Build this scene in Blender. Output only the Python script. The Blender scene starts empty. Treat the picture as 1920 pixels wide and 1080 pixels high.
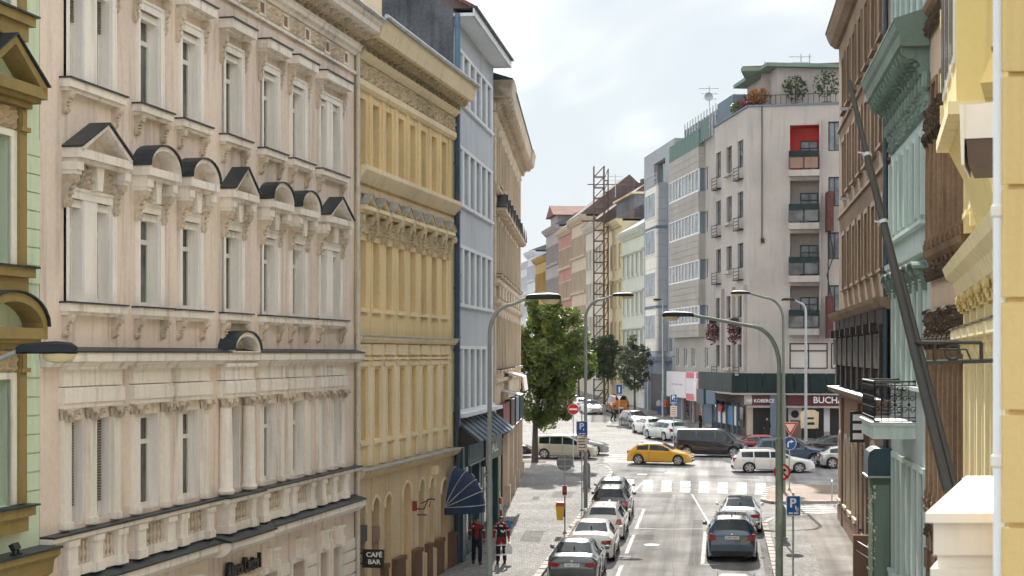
import bpy, math, random
from mathutils import Vector, Matrix
R = math.radians
sc = bpy.context.scene
COL = sc.collection
rnd = random.Random(7)

# ---------------------------------------------------------------- camera
CZ = 9.3
cam = bpy.data.cameras.new('camera'); cam_o = bpy.data.objects.new('camera', cam); COL.objects.link(cam_o)
cam_o.location = (0, 0, CZ); cam_o.rotation_euler = (R(90), 0, 0)
cam.sensor_width = 36; cam.lens = 3000/1920*36; cam.shift_y = 124/1920
cam.clip_start = .1; cam.clip_end = 6000
cam.dof.use_dof = True; cam.dof.focus_distance = 62; cam.dof.aperture_fstop = 5.6
sc.camera = cam_o

# ---------------------------------------------------------------- world, sun, exposure
SUN_AZ = math.atan2(.055, 1); SUN_EL = R(34)
w = bpy.data.worlds.new('World'); sc.world = w; w.use_nodes = True
nt = w.node_tree; nt.nodes.clear(); N = nt.nodes.new; LK = nt.links.new
wo = N('ShaderNodeOutputWorld'); bg = N('ShaderNodeBackground'); bg.inputs[1].default_value = .15
sky = N('ShaderNodeTexSky'); sky.sky_type = 'NISHITA'; sky.sun_disc = False
sky.sun_elevation = SUN_EL; sky.sun_rotation = SUN_AZ; sky.altitude = 250; sky.air_density = 1.0; sky.dust_density = .7; sky.ozone_density = 1.4
tc = N('ShaderNodeTexCoord'); mp = N('ShaderNodeMapping'); mp.inputs['Location'].default_value = (4.4, 2.2, .3); mp.inputs['Scale'].default_value = (1.5, 1.5, 4.0); mp.inputs['Rotation'].default_value = (0, R(24), R(10))
no = N('ShaderNodeTexNoise'); no.inputs['Scale'].default_value = 1.5; no.inputs['Detail'].default_value = 4; no.inputs['Roughness'].default_value = .55; no.inputs['Distortion'].default_value = .4
rp = N('ShaderNodeValToRGB'); rp.color_ramp.elements[0].position = .40; rp.color_ramp.elements[1].position = .66; rp.color_ramp.interpolation = 'EASE'
rp.color_ramp.elements[0].color = (1.32, 1.43, 1.50, 1); rp.color_ramp.elements[1].color = (3.7, 3.7, 3.7, 1)
mx = N('ShaderNodeMix'); mx.data_type = 'RGBA'; mx.inputs['Factor'].default_value = .985
LK(tc.outputs['Generated'], mp.inputs[0]); LK(mp.outputs[0], no.inputs[0]); LK(no.outputs[0], rp.inputs[0])
LK(rp.outputs[0], mx.inputs['B']); LK(sky.outputs[0], mx.inputs['A']); LK(mx.outputs['Result'], bg.inputs[0]); LK(bg.outputs[0], wo.inputs[0])
sl = bpy.data.lights.new('sun', 'SUN'); sl.energy = 2.25; sl.angle = R(.53); sl.color = (1, .93, .83)
so = bpy.data.objects.new('sun', sl); COL.objects.link(so); so.location = (0, 0, 80)
SUN = Vector((math.sin(SUN_AZ)*math.cos(SUN_EL), math.cos(SUN_AZ)*math.cos(SUN_EL), math.sin(SUN_EL)))
so.rotation_euler = SUN.to_track_quat('Z', 'Y').to_euler()
vs = sc.view_settings
vs.view_transform = 'Standard'; vs.look = 'None'; vs.exposure = 1.93; vs.gamma = 1; vs.use_curve_mapping = False
sc.render.engine = 'CYCLES'
sc.cycles.max_bounces = 5; sc.cycles.diffuse_bounces = 3; sc.cycles.glossy_bounces = 2; sc.cycles.transmission_bounces = 4; sc.cycles.transparent_max_bounces = 8
sc.cycles.caustics_reflective = False; sc.cycles.caustics_refractive = False
sc.cycles.use_adaptive_sampling = True; sc.cycles.adaptive_threshold = .025; sc.cycles.adaptive_min_samples = 16; sc.cycles.use_denoising = True; sc.cycles.sample_clamp_indirect = 6

# ---------------------------------------------------------------- measuring helpers
SLOPE = .018
def gz(y): return SLOPE*min(y, 420)
def G(px, py, dz=0):                     # ground point seen at a picture point
    d = 27900/(py-610); return Vector(((px-960)/3000*d, d, gz(d)+dz))
def at(px, py, d): return Vector(((px-960)/3000*d, d, CZ-(py-664)/3000*d))
def pl(px, d): return Vector(((px-960)/3000*d, d, 0))

# ---------------------------------------------------------------- materials
MATS = {}
def _new(name):
    m = bpy.data.materials.new(name); m.use_nodes = True; MATS[name] = m
    return m, m.node_tree, m.node_tree.nodes['Principled BSDF']
def plaster(name, c, var=.10, rough=.9, bump=.12, scale=.35, fine=9., streak=.12):
    m, t, b = _new(name); n = t.nodes.new; l = t.links.new
    g = n('ShaderNodeNewGeometry')
    n1 = n('ShaderNodeTexNoise'); n1.inputs['Scale'].default_value = scale; n1.inputs['Detail'].default_value = 2
    n2 = n('ShaderNodeTexNoise'); n2.inputs['Scale'].default_value = fine; n2.inputs['Detail'].default_value = 1
    mp = n('ShaderNodeMapping'); mp.inputs['Scale'].default_value = (2.2, 2.2, .16)
    n3 = n('ShaderNodeTexNoise'); n3.inputs['Scale'].default_value = 1.5; n3.inputs['Detail'].default_value = 3; n3.inputs['Roughness'].default_value = .65
    l(g.outputs['Position'], n1.inputs[0]); l(g.outputs['Position'], n2.inputs[0]); l(g.outputs['Position'], mp.inputs[0]); l(mp.outputs[0], n3.inputs[0])
    r1 = n('ShaderNodeMapRange'); r1.inputs[1].default_value = .3; r1.inputs[2].default_value = .7; r1.inputs[3].default_value = 1-var; r1.inputs[4].default_value = 1+var*.6
    r3 = n('ShaderNodeMapRange'); r3.inputs[1].default_value = .52; r3.inputs[2].default_value = .75; r3.inputs[3].default_value = 1; r3.inputs[4].default_value = 1-streak*2
    r2 = n('ShaderNodeMapRange'); r2.inputs[1].default_value = .3; r2.inputs[2].default_value = .7; r2.inputs[3].default_value = 1-var*.4; r2.inputs[4].default_value = 1+var*.3
    l(n1.outputs[0], r1.inputs[0]); l(n3.outputs[0], r3.inputs[0]); l(n2.outputs[0], r2.inputs[0])
    a = n('ShaderNodeMath'); a.operation = 'MULTIPLY'; l(r1.outputs[0], a.inputs[0]); l(r3.outputs[0], a.inputs[1])
    a2 = n('ShaderNodeMath'); a2.operation = 'MULTIPLY'; l(a.outputs[0], a2.inputs[0]); l(r2.outputs[0], a2.inputs[1])
    vm = n('ShaderNodeVectorMath'); vm.operation = 'SCALE'; vm.inputs[0].default_value = c; l(a2.outputs[0], vm.inputs['Scale'])
    l(vm.outputs[0], b.inputs['Base Color'])
    b.inputs['Roughness'].default_value = rough; b.inputs['Specular IOR Level'].default_value = .25
    if bump:
        bp = n('ShaderNodeBump'); bp.inputs['Strength'].default_value = bump; bp.inputs['Distance'].default_value = .02
        l(n2.outputs[0], bp.inputs['Height']); l(bp.outputs[0], b.inputs['Normal'])
    return m
def solid(name, c, rough=.5, metal=0., spec=.5, coat=0., var=0., emit=0.):
    m, t, b = _new(name)
    b.inputs['Base Color'].default_value = (*c, 1); b.inputs['Roughness'].default_value = rough
    b.inputs['Metallic'].default_value = metal; b.inputs['Specular IOR Level'].default_value = spec
    b.inputs['Coat Weight'].default_value = coat; b.inputs['Coat Roughness'].default_value = .04
    if var:
        n = t.nodes.new; g = n('ShaderNodeNewGeometry'); x = n('ShaderNodeTexNoise'); x.inputs['Scale'].default_value = 3; x.inputs['Detail'].default_value = 2
        t.links.new(g.outputs['Position'], x.inputs[0])
        r = n('ShaderNodeMapRange'); r.inputs[1].default_value = .3; r.inputs[2].default_value = .7; r.inputs[3].default_value = 1-var; r.inputs[4].default_value = 1+var
        v = n('ShaderNodeVectorMath'); v.operation = 'SCALE'; v.inputs[0].default_value = c
        t.links.new(x.outputs[0], r.inputs[0]); t.links.new(r.outputs[0], v.inputs['Scale']); t.links.new(v.outputs[0], b.inputs['Base Color'])
    return m
def glass(name, c=(.02, .025, .03), rough=.04, spec=.6, var=.5):
    m, t, b = _new(name); n = t.nodes.new; l = t.links.new
    b.inputs['Roughness'].default_value = rough; b.inputs['Specular IOR Level'].default_value = spec
    g = n('ShaderNodeNewGeometry'); x = n('ShaderNodeTexNoise'); x.inputs['Scale'].default_value = .9; x.inputs['Detail'].default_value = 3
    l(g.outputs['Position'], x.inputs[0])
    r = n('ShaderNodeMapRange'); r.inputs[1].default_value = .35; r.inputs[2].default_value = .65; r.inputs[3].default_value = 1-var; r.inputs[4].default_value = 1+2*var
    v = n('ShaderNodeVectorMath'); v.operation = 'SCALE'; v.inputs[0].default_value = c
    l(x.outputs[0], r.inputs[0]); l(r.outputs[0], v.inputs['Scale']); l(v.outputs[0], b.inputs['Base Color'])
    bp = n('ShaderNodeBump'); bp.inputs['Strength'].default_value = .03; bp.inputs['Distance'].default_value = .05
    l(x.outputs[0], bp.inputs['Height']); l(bp.outputs[0], b.inputs['Normal'])
    return m
def paving(name, c, cell=9., joint=.45, rough=.6, var=.2, bump=.5, stretch=(1, 1, 1), patch=.15):
    m, t, b = _new(name); n = t.nodes.new; l = t.links.new
    g = n('ShaderNodeNewGeometry'); mp = n('ShaderNodeMapping'); mp.inputs['Scale'].default_value = stretch; l(g.outputs['Position'], mp.inputs[0])
    v1 = n('ShaderNodeTexVoronoi'); v1.feature = 'DISTANCE_TO_EDGE'; v1.inputs['Scale'].default_value = cell; v1.inputs['Randomness'].default_value = .55
    v2 = n('ShaderNodeTexVoronoi'); v2.inputs['Scale'].default_value = cell; v2.inputs['Randomness'].default_value = .55
    l(mp.outputs[0], v1.inputs[0]); l(mp.outputs[0], v2.inputs[0])
    e = n('ShaderNodeMapRange'); e.inputs[1].default_value = .0; e.inputs[2].default_value = .12; e.inputs[3].default_value = 1-joint; e.inputs[4].default_value = 1; l(v1.outputs[0], e.inputs[0])
    s = n('ShaderNodeSeparateColor'); l(v2.outputs['Color'], s.inputs[0])
    q = n('ShaderNodeMapRange'); q.inputs[3].default_value = 1-var; q.inputs[4].default_value = 1+var; l(s.outputs[0], q.inputs[0])
    n1 = n('ShaderNodeTexNoise'); n1.inputs['Scale'].default_value = .5; n1.inputs['Detail'].default_value = 6; l(g.outputs['Position'], n1.inputs[0])
    p = n('ShaderNodeMapRange'); p.inputs[1].default_value = .3; p.inputs[2].default_value = .7; p.inputs[3].default_value = 1-patch; p.inputs[4].default_value = 1+patch; l(n1.outputs[0], p.inputs[0])
    a = n('ShaderNodeMath'); a.operation = 'MULTIPLY'; l(e.outputs[0], a.inputs[0]); l(q.outputs[0], a.inputs[1])
    a2 = n('ShaderNodeMath'); a2.operation = 'MULTIPLY'; l(a.outputs[0], a2.inputs[0]); l(p.outputs[0], a2.inputs[1])
    vm = n('ShaderNodeVectorMath'); vm.operation = 'SCALE'; vm.inputs[0].default_value = c; l(a2.outputs[0], vm.inputs['Scale']); l(vm.outputs[0], b.inputs['Base Color'])
    b.inputs['Roughness'].default_value = rough; b.inputs['Specular IOR Level'].default_value = .03
    bp = n('ShaderNodeBump'); bp.inputs['Strength'].default_value = bump; bp.inputs['Distance'].default_value = .02; l(e.outputs[0], bp.inputs['Height']); l(bp.outputs[0], b.inputs['Normal'])
    return m
def asphalt(name, c, rough=.55):
    m, t, b = _new(name); n = t.nodes.new; l = t.links.new
    g = n('ShaderNodeNewGeometry')
    n1 = n('ShaderNodeTexNoise'); n1.inputs['Scale'].default_value = 40; n1.inputs['Detail'].default_value = 3
    n2 = n('ShaderNodeTexNoise'); n2.inputs['Scale'].default_value = .35; n2.inputs['Detail'].default_value = 7; n2.inputs['Roughness'].default_value = .62
    mq = n('ShaderNodeMapping'); mq.inputs['Rotation'].default_value = (0, 0, math.atan(.128)); mp = n('ShaderNodeMapping'); mp.inputs['Scale'].default_value = (1.1, .03, 1); l(g.outputs['Position'], mq.inputs[0]); l(mq.outputs[0], mp.inputs[0])
    n3 = n('ShaderNodeTexNoise'); n3.inputs['Scale'].default_value = 1.2; n3.inputs['Detail'].default_value = 4
    l(mp.outputs[0], n3.inputs[0]); l(g.outputs['Position'], n1.inputs[0]); l(g.outputs['Position'], n2.inputs[0])
    def mr(src, a0, b0, lo, hi):
        r = n('ShaderNodeMapRange'); r.inputs[1].default_value = a0; r.inputs[2].default_value = b0; r.inputs[3].default_value = lo; r.inputs[4].default_value = hi; l(src, r.inputs[0]); return r.outputs[0]
    def mul(a, bb):
        x = n('ShaderNodeMath'); x.operation = 'MULTIPLY'; l(a, x.inputs[0]); l(bb, x.inputs[1]); return x.outputs[0]
    f = mul(mul(mr(n1.outputs[0], .3, .7, .82, 1.18), mr(n2.outputs[0], .3, .7, .66, 1.28)), mr(n3.outputs[0], .35, .65, .70, 1.22))
    vm = n('ShaderNodeVectorMath'); vm.operation = 'SCALE'; vm.inputs[0].default_value = c; l(f, vm.inputs['Scale']); l(vm.outputs[0], b.inputs['Base Color'])
    l(mr(n3.outputs[0], .35, .65, rough+.06, rough-.08), b.inputs['Roughness']); b.inputs['Specular IOR Level'].default_value = .02
    bp = n('ShaderNodeBump'); bp.inputs['Strength'].default_value = .35; bp.inputs['Distance'].default_value = .008; l(n1.outputs[0], bp.inputs['Height']); l(bp.outputs[0], b.inputs['Normal'])
    return m
def leafmat(name, c1, c2):
    m, t, b = _new(name); n = t.nodes.new; l = t.links.new
    g = n('ShaderNodeNewGeometry'); x = n('ShaderNodeTexNoise'); x.inputs['Scale'].default_value = 1.3; x.inputs['Detail'].default_value = 5; l(g.outputs['Position'], x.inputs[0])
    r = n('ShaderNodeMix'); r.data_type = 'RGBA'; r.inputs['A'].default_value = (*c1, 1); r.inputs['B'].default_value = (*c2, 1)
    q = n('ShaderNodeMapRange'); q.inputs[1].default_value = .35; q.inputs[2].default_value = .65; l(x.outputs[0], q.inputs[0]); l(q.outputs[0], r.inputs['Factor'])
    l(r.outputs['Result'], b.inputs['Base Color']); b.inputs['Roughness'].default_value = .45
    tr = n('ShaderNodeBsdfTranslucent'); l(r.outputs['Result'], tr.inputs[0]); ms = n('ShaderNodeMixShader'); ms.inputs[0].default_value = .4
    o = t.nodes['Material Output']; l(b.outputs[0], ms.inputs[1]); l(tr.outputs[0], ms.inputs[2]); l(ms.outputs[0], o.inputs[0])
    return m

plaster('beige', (.85, .725, .64), var=.12, streak=.18); plaster('cream', (.91, .85, .775), var=.1, streak=.2); plaster('trimwhite', (.94, .905, .86), var=.06, streak=.12); plaster('ornament', (.70, .60, .49), var=.22, bump=.3)
plaster('mint', (.64, .76, .57), var=.06); plaster('olive', (.33, .25, .10), var=.1); plaster('tanrelief', (.50, .40, .25), bump=.3)
plaster('ochre', (.84, .66, .37), var=.1, streak=.14); plaster('ochrelight', (.86, .73, .50), var=.1, streak=.1); plaster('ochretan', (.70, .55, .36), var=.14, streak=.16); plaster('ochrerelief', (.58, .49, .34), var=.2, bump=.4)
plaster('plinth', (.20, .12, .085), var=.15)
plaster('blue', (.56, .605, .66), var=.07); plaster('bluewhite', (.80, .83, .87), var=.05, streak=.05); plaster('gable', (.13, .14, .155), var=.45, scale=.5, streak=.25)
plaster('tan', (.60, .49, .37), var=.12); plaster('tanlight', (.64, .54, .42), var=.12)
plaster('brown', (.27, .19, .125), var=.18, streak=.2); plaster('brownpanel', (.05, .042, .038), var=.3, rough=.75); plaster('pinkbrown', (.30, .19, .14), var=.1)
plaster('teal', (.50, .58, .57), var=.06); plaster('tealgreen', (.20, .27, .225), var=.12); plaster('paleteal', (.55, .66, .62), var=.07); plaster('tealdoor', (.13, .18, .12), var=.2)
plaster('sgraf', (.24, .155, .09), var=.3, streak=.3, bump=.4); plaster('sgrafdark', (.085, .06, .04), var=.35, bump=.5); plaster('peach', (.62, .47, .35), var=.08)
plaster('yellow', (.74, .60, .27), var=.05); plaster('yellowpale', (.79, .69, .42), var=.05); plaster('yellownear', (.74, .54, .24), var=.05, fine=30)
plaster('stonewhite', (.80, .76, .70), var=.05); plaster('concrete', (.455, .415, .385), var=.12, streak=.09); plaster('panel', (.40, .375, .345), var=.1); plaster('greystone', (.36, .385, .415), var=.07)
plaster('slate', (.16, .21, .26), var=.1); plaster('darkgreen', (.010, .028, .027), var=.2, rough=.5)
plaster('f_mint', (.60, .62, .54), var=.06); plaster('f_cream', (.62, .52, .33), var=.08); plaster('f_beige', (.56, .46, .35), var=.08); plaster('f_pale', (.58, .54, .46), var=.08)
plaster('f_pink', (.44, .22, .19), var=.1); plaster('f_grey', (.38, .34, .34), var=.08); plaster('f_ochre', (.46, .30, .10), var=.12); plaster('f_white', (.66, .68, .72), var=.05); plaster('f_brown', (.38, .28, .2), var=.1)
plaster('roofbrown', (.15, .12, .11), var=.3); plaster('roofgrey', (.17, .17, .19), var=.2); plaster('rooftile', (.22, .10, .08), var=.25)
solid('cap', (.022, .034, .043), .45, var=.25); solid('capblue', (.02, .06, .085), .4, var=.2); solid('zinc', (.45, .47, .49), .42, metal=.6, var=.2); solid('pipewhite', (.62, .58, .52), .5, var=.12); solid('pipedark', (.035, .06, .09), .45, var=.2)
solid('pipeblue', (.10, .19, .30), .45, var=.1); solid('framewhite', (.78, .77, .74), .45); solid('framedark', (.03, .025, .022), .5); solid('framebrown', (.09, .055, .04), .5)
solid('blind', (.16, .14, .12), .6); solid('blindlight', (.6, .57, .52), .6)
glass('glass', (.075, .08, .075), .06, .35); glass('glassbright', (.10, .12, .14), .05); glass('carglass', (.008, .016, .02), .03, .42, .3); glass('shopglass', (.03, .032, .034), .03)
solid('black', (.012, .012, .013), .5); solid('textwhite', (.85, .85, .83), .5); solid('textblack', (.015, .015, .015), .4); solid('navy', (.008, .028, .075), .75, var=.1)
solid('tealpaint', (.02, .075, .085), .42, var=.12); solid('tealdark', (.012, .035, .042), .45); solid('burgundy', (.10, .012, .018), .45, var=.1); solid('redsign', (.28, .045, .03), .4); solid('greensign', (.02, .10, .07), .4)
solid('iron', (.014, .014, .016), .5); solid('lampgrey', (.25, .28, .27), .5, var=.1); solid('poledark', (.028, .028, .025), .5, var=.15); solid('lampgreen', (.20, .235, .195), .5, var=.12); solid('lamphead', (.012, .018, .026), .6, spec=.3); solid('lampglass', (.62, .52, .30), .25)
solid('galv', (.42, .45, .47), .45, metal=.5, var=.1); solid('signback', (.20, .22, .23), .5, metal=.3, var=.08); solid('signblue', (.006, .09, .33), .4); solid('signred', (.55, .012, .012), .4); solid('signwhite', (.85, .85, .85), .4); solid('signcream', (.80, .66, .55), .4)
solid('binyellow', (.72, .42, .005), .45); solid('binred', (.62, .05, .02), .45); solid('pinkad', (.72, .13, .2), .5); solid('adwhite', (.75, .72, .74), .5); solid('skyad', (.05, .25, .5), .4); solid('greenglass', (.012, .085, .055), .4, spec=.25)
solid('redpanel', (.55, .03, .02), .6); solid('rust', (.10, .03, .022), .7, var=.3); solid('mast', (.12, .06, .05), .6, var=.25); solid('hoarding', (.075, .02, .022), .6)
solid('tyre', (.018, .018, .019), .85); solid('rim', (.50, .51, .53), .35, metal=.25); solid('plastic', (.02, .02, .022), .6); solid('tail', (.30, .004, .008), .2, coat=.2); solid('headlamp', (.75, .77, .8), .12, coat=1); solid('chrome', (.7, .7, .72), .15, metal=1)
def paint(n, c, metal=.15): return solid(n, c, .25, metal=metal, coat=1.)
paint('c_green', (.055, .075, .075)); paint('c_white', (.78, .77, .74), 0); paint('c_silver', (.55, .56, .56), .6); paint('c_blue', (.003, .05, .11), 0); paint('c_yellow', (.68, .36, .02), 0); paint('c_black', (.005, .007, .009)); paint('c_beige', (.50, .47, .36)); paint('c_dark', (.03, .032, .04)); paint('c_red', (.28, .02, .02)); paint('c_orange', (.62, .22, .01), 0); paint('c_grey', (.25, .26, .28)); paint('c_mintsilver', (.55, .60, .57), .4)
solid('skin', (.50, .28, .19), .55); solid('hair', (.02, .015, .012), .6); solid('jacketred', (.22, .008, .016), .8); solid('navycloth', (.008, .01, .016), .85); solid('reflect', (.78, .74, .66), .5); solid('bagwhite', (.8, .8, .8), .5); solid('clothblue', (.05, .12, .35), .8); solid('clothgrey', (.12, .12, .13), .8); solid('shoe', (.01, .01, .01), .5); solid('redhair', (.35, .05, .02), .6)
asphalt('asphalt', (.27, .267, .265), .9); asphalt('asphaltwalk', (.27, .255, .24), .9)
asphalt('asphaltpatch', (.20, .198, .196), .9); solid('crack', (.09, .09, .09), .9)
paving('mosaicdark', (.19, .188, .185), 9., .5, .85, .25, .4)
paving('mosaic', (.29, .29, .285), 10., .5, .8, .25, .4); paving('setts', (.235, .233, .23), 7., .5, .7, .2, .5); paving('brickpave', (.30, .24, .20), 7., .4, .7, .15, .3, (1, 1.8, 1))
plaster('kerb', (.40, .38, .36), var=.15, fine=20); plaster('roadpaint', (.52, .515, .50), var=.4, fine=9, scale=2.5, streak=.0); plaster('groundfar', (.2, .2, .18))
plaster('bark', (.10, .085, .07), var=.3, fine=14, bump=.6)
leafmat('leaf', (.035, .085, .018), (.20, .25, .05)); leafmat('leafdark', (.03, .06, .022), (.08, .115, .04)); leafmat('leafpale', (.07, .10, .05), (.13, .15, .08)); leafmat('flower', (.25, .03, .06), (.08, .04, .03)); leafmat('flowerorange', (.5, .12, .02), (.2, .16, .03))
# ---------------------------------------------------------------- mesh helpers
class MB:
    def __init__(s): s.v = []; s.f = []
    def add(s, vs, fs):
        n = len(s.v); s.v += [tuple(p) for p in vs]; s.f += [tuple(i+n for i in f) for f in fs]; return s
    def box(s, x0, x1, y0, y1, z0, z1):
        return s.add([(x0,y0,z0),(x1,y0,z0),(x1,y1,z0),(x0,y1,z0),(x0,y0,z1),(x1,y0,z1),(x1,y1,z1),(x0,y1,z1)],
                     [(0,3,2,1),(4,5,6,7),(0,1,5,4),(1,2,6,5),(2,3,7,6),(3,0,4,7)])
    def poly(s, pts): return s.add(pts, [tuple(range(len(pts)))])
    def prism(s, pts, ax, a0, a1):
        def P(p, a):
            return (a, p[0], p[1]) if ax == 'x' else ((p[0], a, p[1]) if ax == 'y' else (p[0], p[1], a))
        n = len(pts)
        return s.add([P(p, a0) for p in pts]+[P(p, a1) for p in pts],
                     [tuple(range(n))[::-1], tuple(range(n, 2*n))]+[(i, (i+1) % n, n+(i+1) % n, n+i) for i in range(n)])
    def strip(s, pts, th, ax, a0, a1):           # a bent slab: polyline pts thickened downwards/inwards by th
        n = len(pts); out = []
        for i, p in enumerate(pts):
            a = pts[max(0, i-1)]; b = pts[min(n-1, i+1)]; dx, dz = b[0]-a[0], b[1]-a[1]; l = math.hypot(dx, dz) or 1
            out.append((p[0]+dz/l*th, p[1]-dx/l*th))
        for i in range(n-1):
            s.prism([pts[i], pts[i+1], out[i+1], out[i]], ax, a0, a1)
        return s
    def tube(s, pts, r, n=8, cap=True):
        pts = [Vector(p) for p in pts]; rs = r if isinstance(r, (list, tuple)) else [r]*len(pts); rings = []; prev = None
        for i, p in enumerate(pts):
            d = (pts[min(i+1, len(pts)-1)]-pts[max(i-1, 0)]).normalized()
            a = prev if prev is not None and abs(prev.dot(d)) < .99 else (Vector((0,0,1)) if abs(d.z) < .9 else Vector((1,0,0)))
            x = (a-d*a.dot(d)).normalized(); prev = x; y = d.cross(x)
            rings.append([p+(x*math.cos(t)+y*math.sin(t))*rs[i] for t in [2*math.pi*k/n for k in range(n)]])
        vs = [q for g in rings for q in g]; fs = []
        for i in range(len(rings)-1):
            fs += [(i*n+k, i*n+(k+1) % n, (i+1)*n+(k+1) % n, (i+1)*n+k) for k in range(n)]
        if cap: fs += [tuple(range(n))[::-1], tuple((len(rings)-1)*n+k for k in range(n))]
        return s.add(vs, fs)
    def lathe(s, prof, n=10, c=(0,0,0), ax='z', cap=True):
        vs = []
        for r, h in prof:
            for k in range(n):
                t = 2*math.pi*k/n; a, b = r*math.cos(t), r*math.sin(t)
                p = (a, b, h) if ax == 'z' else ((a, h, b) if ax == 'y' else (h, a, b))
                vs.append((p[0]+c[0], p[1]+c[1], p[2]+c[2]))
        m = len(prof)
        fs = [(i*n+k, i*n+(k+1) % n, (i+1)*n+(k+1) % n, (i+1)*n+k) for i in range(m-1) for k in range(n)]
        if cap: fs += [tuple(range(n))[::-1], tuple((m-1)*n+k for k in range(n))]
        return s.add(vs, fs)
    def mesh(s, name, mat, smooth=False, ang=40):
        me = bpy.data.meshes.new(name); me.from_pydata(s.v, [], s.f)
        if mat: me.materials.append(MATS[mat])
        if smooth:
            me.polygons.foreach_set('use_smooth', [True]*len(me.polygons)); me.set_sharp_from_angle(angle=R(ang))
        me.update(); return me
def link(name, me, parent=None, loc=(0,0,0), rot=(0,0,0), scale=None):
    o = bpy.data.objects.new(name, me); COL.objects.link(o); o.location = loc; o.rotation_euler = rot
    if scale: o.scale = scale
    if parent: o.parent = parent
    return o
def tag(o, label, cat, group=None):
    o['label'] = label; o['category'] = cat
    if group: o['group'] = group
    return o
def thing(name, label, cat, loc=(0,0,0), rz=0, group=None):
    o = bpy.data.objects.new(name, None); COL.objects.link(o); o.empty_display_size = .3
    o.location = loc; o.rotation_euler = (0, 0, rz); return tag(o, label, cat, group)
def part(mb, name, mat, parent, loc=(0,0,0), smooth=False, rot=(0,0,0)): return link(name, mb.mesh(name, mat, smooth), parent, loc, rot)
def text(s, name, size, ext, mat, parent, loc, rot=(R(90),0,0), sx=1., bold=.0, space=1.):
    cu = bpy.data.curves.new(name, 'FONT'); cu.body = s; cu.size = size; cu.extrude = ext; cu.align_x = 'CENTER'; cu.align_y = 'CENTER'; cu.offset = bold; cu.space_character = space; cu.resolution_u = 3
    t = bpy.data.objects.new(name, cu); me = bpy.data.meshes.new_from_object(t); bpy.data.objects.remove(t)
    me.materials.clear(); me.materials.append(MATS[mat])
    return link(name, me, parent, loc, rot, (sx, 1, 1))

# ---------------------------------------------------------------- facade toolkit: local x runs along the street front, -y is out into the street, z up
class Fac:
    def __init__(s, name, label, pa, pb, zb, cat='building', group=None):
        s.L = math.hypot(pb[0]-pa[0], pb[1]-pa[1]); s.zb = zb
        s.o = thing(name, label, cat, (pa[0], pa[1], zb), math.atan2(pb[1]-pa[1], pb[0]-pa[0]), group)
    def p(s, mb, name, mat, smooth=False, parent=None):
        mb.v = [(x, y, z-s.zb) for x, y, z in mb.v]
        return part(mb, name, mat, parent or s.o, smooth=smooth)
    def put(s, kit, u, z, y=0):
        return put(kit, s.o, (u, y, z-s.zb))
def put(kit, parent, loc, rot=(0,0,0)):
    root = link(kit[0][0], kit[0][1], parent, loc, rot)
    for nm, me in kit[1:]: link(nm, me, root)
    return root
def wall(mb, u0, u1, z0, z1, holes, dep=.3, y=0., ends=0.):
    us = sorted({u0, u1, *[h[0] for h in holes], *[h[1] for h in holes]}); zs = sorted({z0, z1, *[h[2] for h in holes], *[h[3] for h in holes]})
    us = [u for u in us if u0 <= u <= u1]; zs = [z for z in zs if z0 <= z <= z1]
    for i in range(len(us)-1):
        run = None
        for j in range(len(zs)-1):
            cu, cz = (us[i]+us[i+1])/2, (zs[j]+zs[j+1])/2
            if any(h[0] < cu < h[1] and h[2] < cz < h[3] for h in holes):
                continue
            mb.poly([(us[i],y,zs[j]),(us[i+1],y,zs[j]),(us[i+1],y,zs[j+1]),(us[i],y,zs[j+1])])
    for h in holes:
        a, b, c, d = h[:4]; e = y+dep
        if len(h) > 4:
            r = (b-a)/2; m = (a+b)/2; k = h[4]*r; sp = d-k; arc = [(m-r*math.cos(t), sp+k*math.sin(t)) for t in [math.pi*i/12 for i in range(13)]]
            mb.poly([(a,y,d)]+[(x,y,zz) for x, zz in arc[:7]][::-1]); mb.poly([(b,y,d)]+[(x,y,zz) for x, zz in arc[6:]][::-1])
            for i in range(12): mb.poly([(arc[i][0],y,arc[i][1]),(arc[i+1][0],y,arc[i+1][1]),(arc[i+1][0],e,arc[i+1][1]),(arc[i][0],e,arc[i][1])])
            d = sp
        else: mb.poly([(a,y,d),(b,y,d),(b,e,d),(a,e,d)])
        mb.poly([(a,y,c),(a,y,d),(a,e,d),(a,e,c)]); mb.poly([(b,y,c),(b,e,c),(b,e,d),(b,y,d)]); mb.poly([(a,y,c),(a,e,c),(b,e,c),(b,y,c)])
    if ends:
        e = y+ends
        mb.poly([(u0,y,z0),(u0,y,z1),(u0,e,z1),(u0,e,z0)]); mb.poly([(u1,y,z0),(u1,e,z0),(u1,e,z1),(u1,y,z1)]); mb.poly([(u0,e,z0),(u0,e,z1),(u1,e,z1),(u1,e,z0)]); mb.poly([(u0,y+.3,z1-.01),(u1,y+.3,z1-.01),(u1,e,z1-.01),(u0,e,z1-.01)])
    return mb
def mould(mb, u0, u1, prof):                     # prof: (out, z) from top to bottom along the face
    pts = [(.03, prof[0][1])]+[(-w, z) for w, z in prof]+[(.03, prof[-1][1])]
    return mb.prism(pts, 'x', u0, u1)
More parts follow.
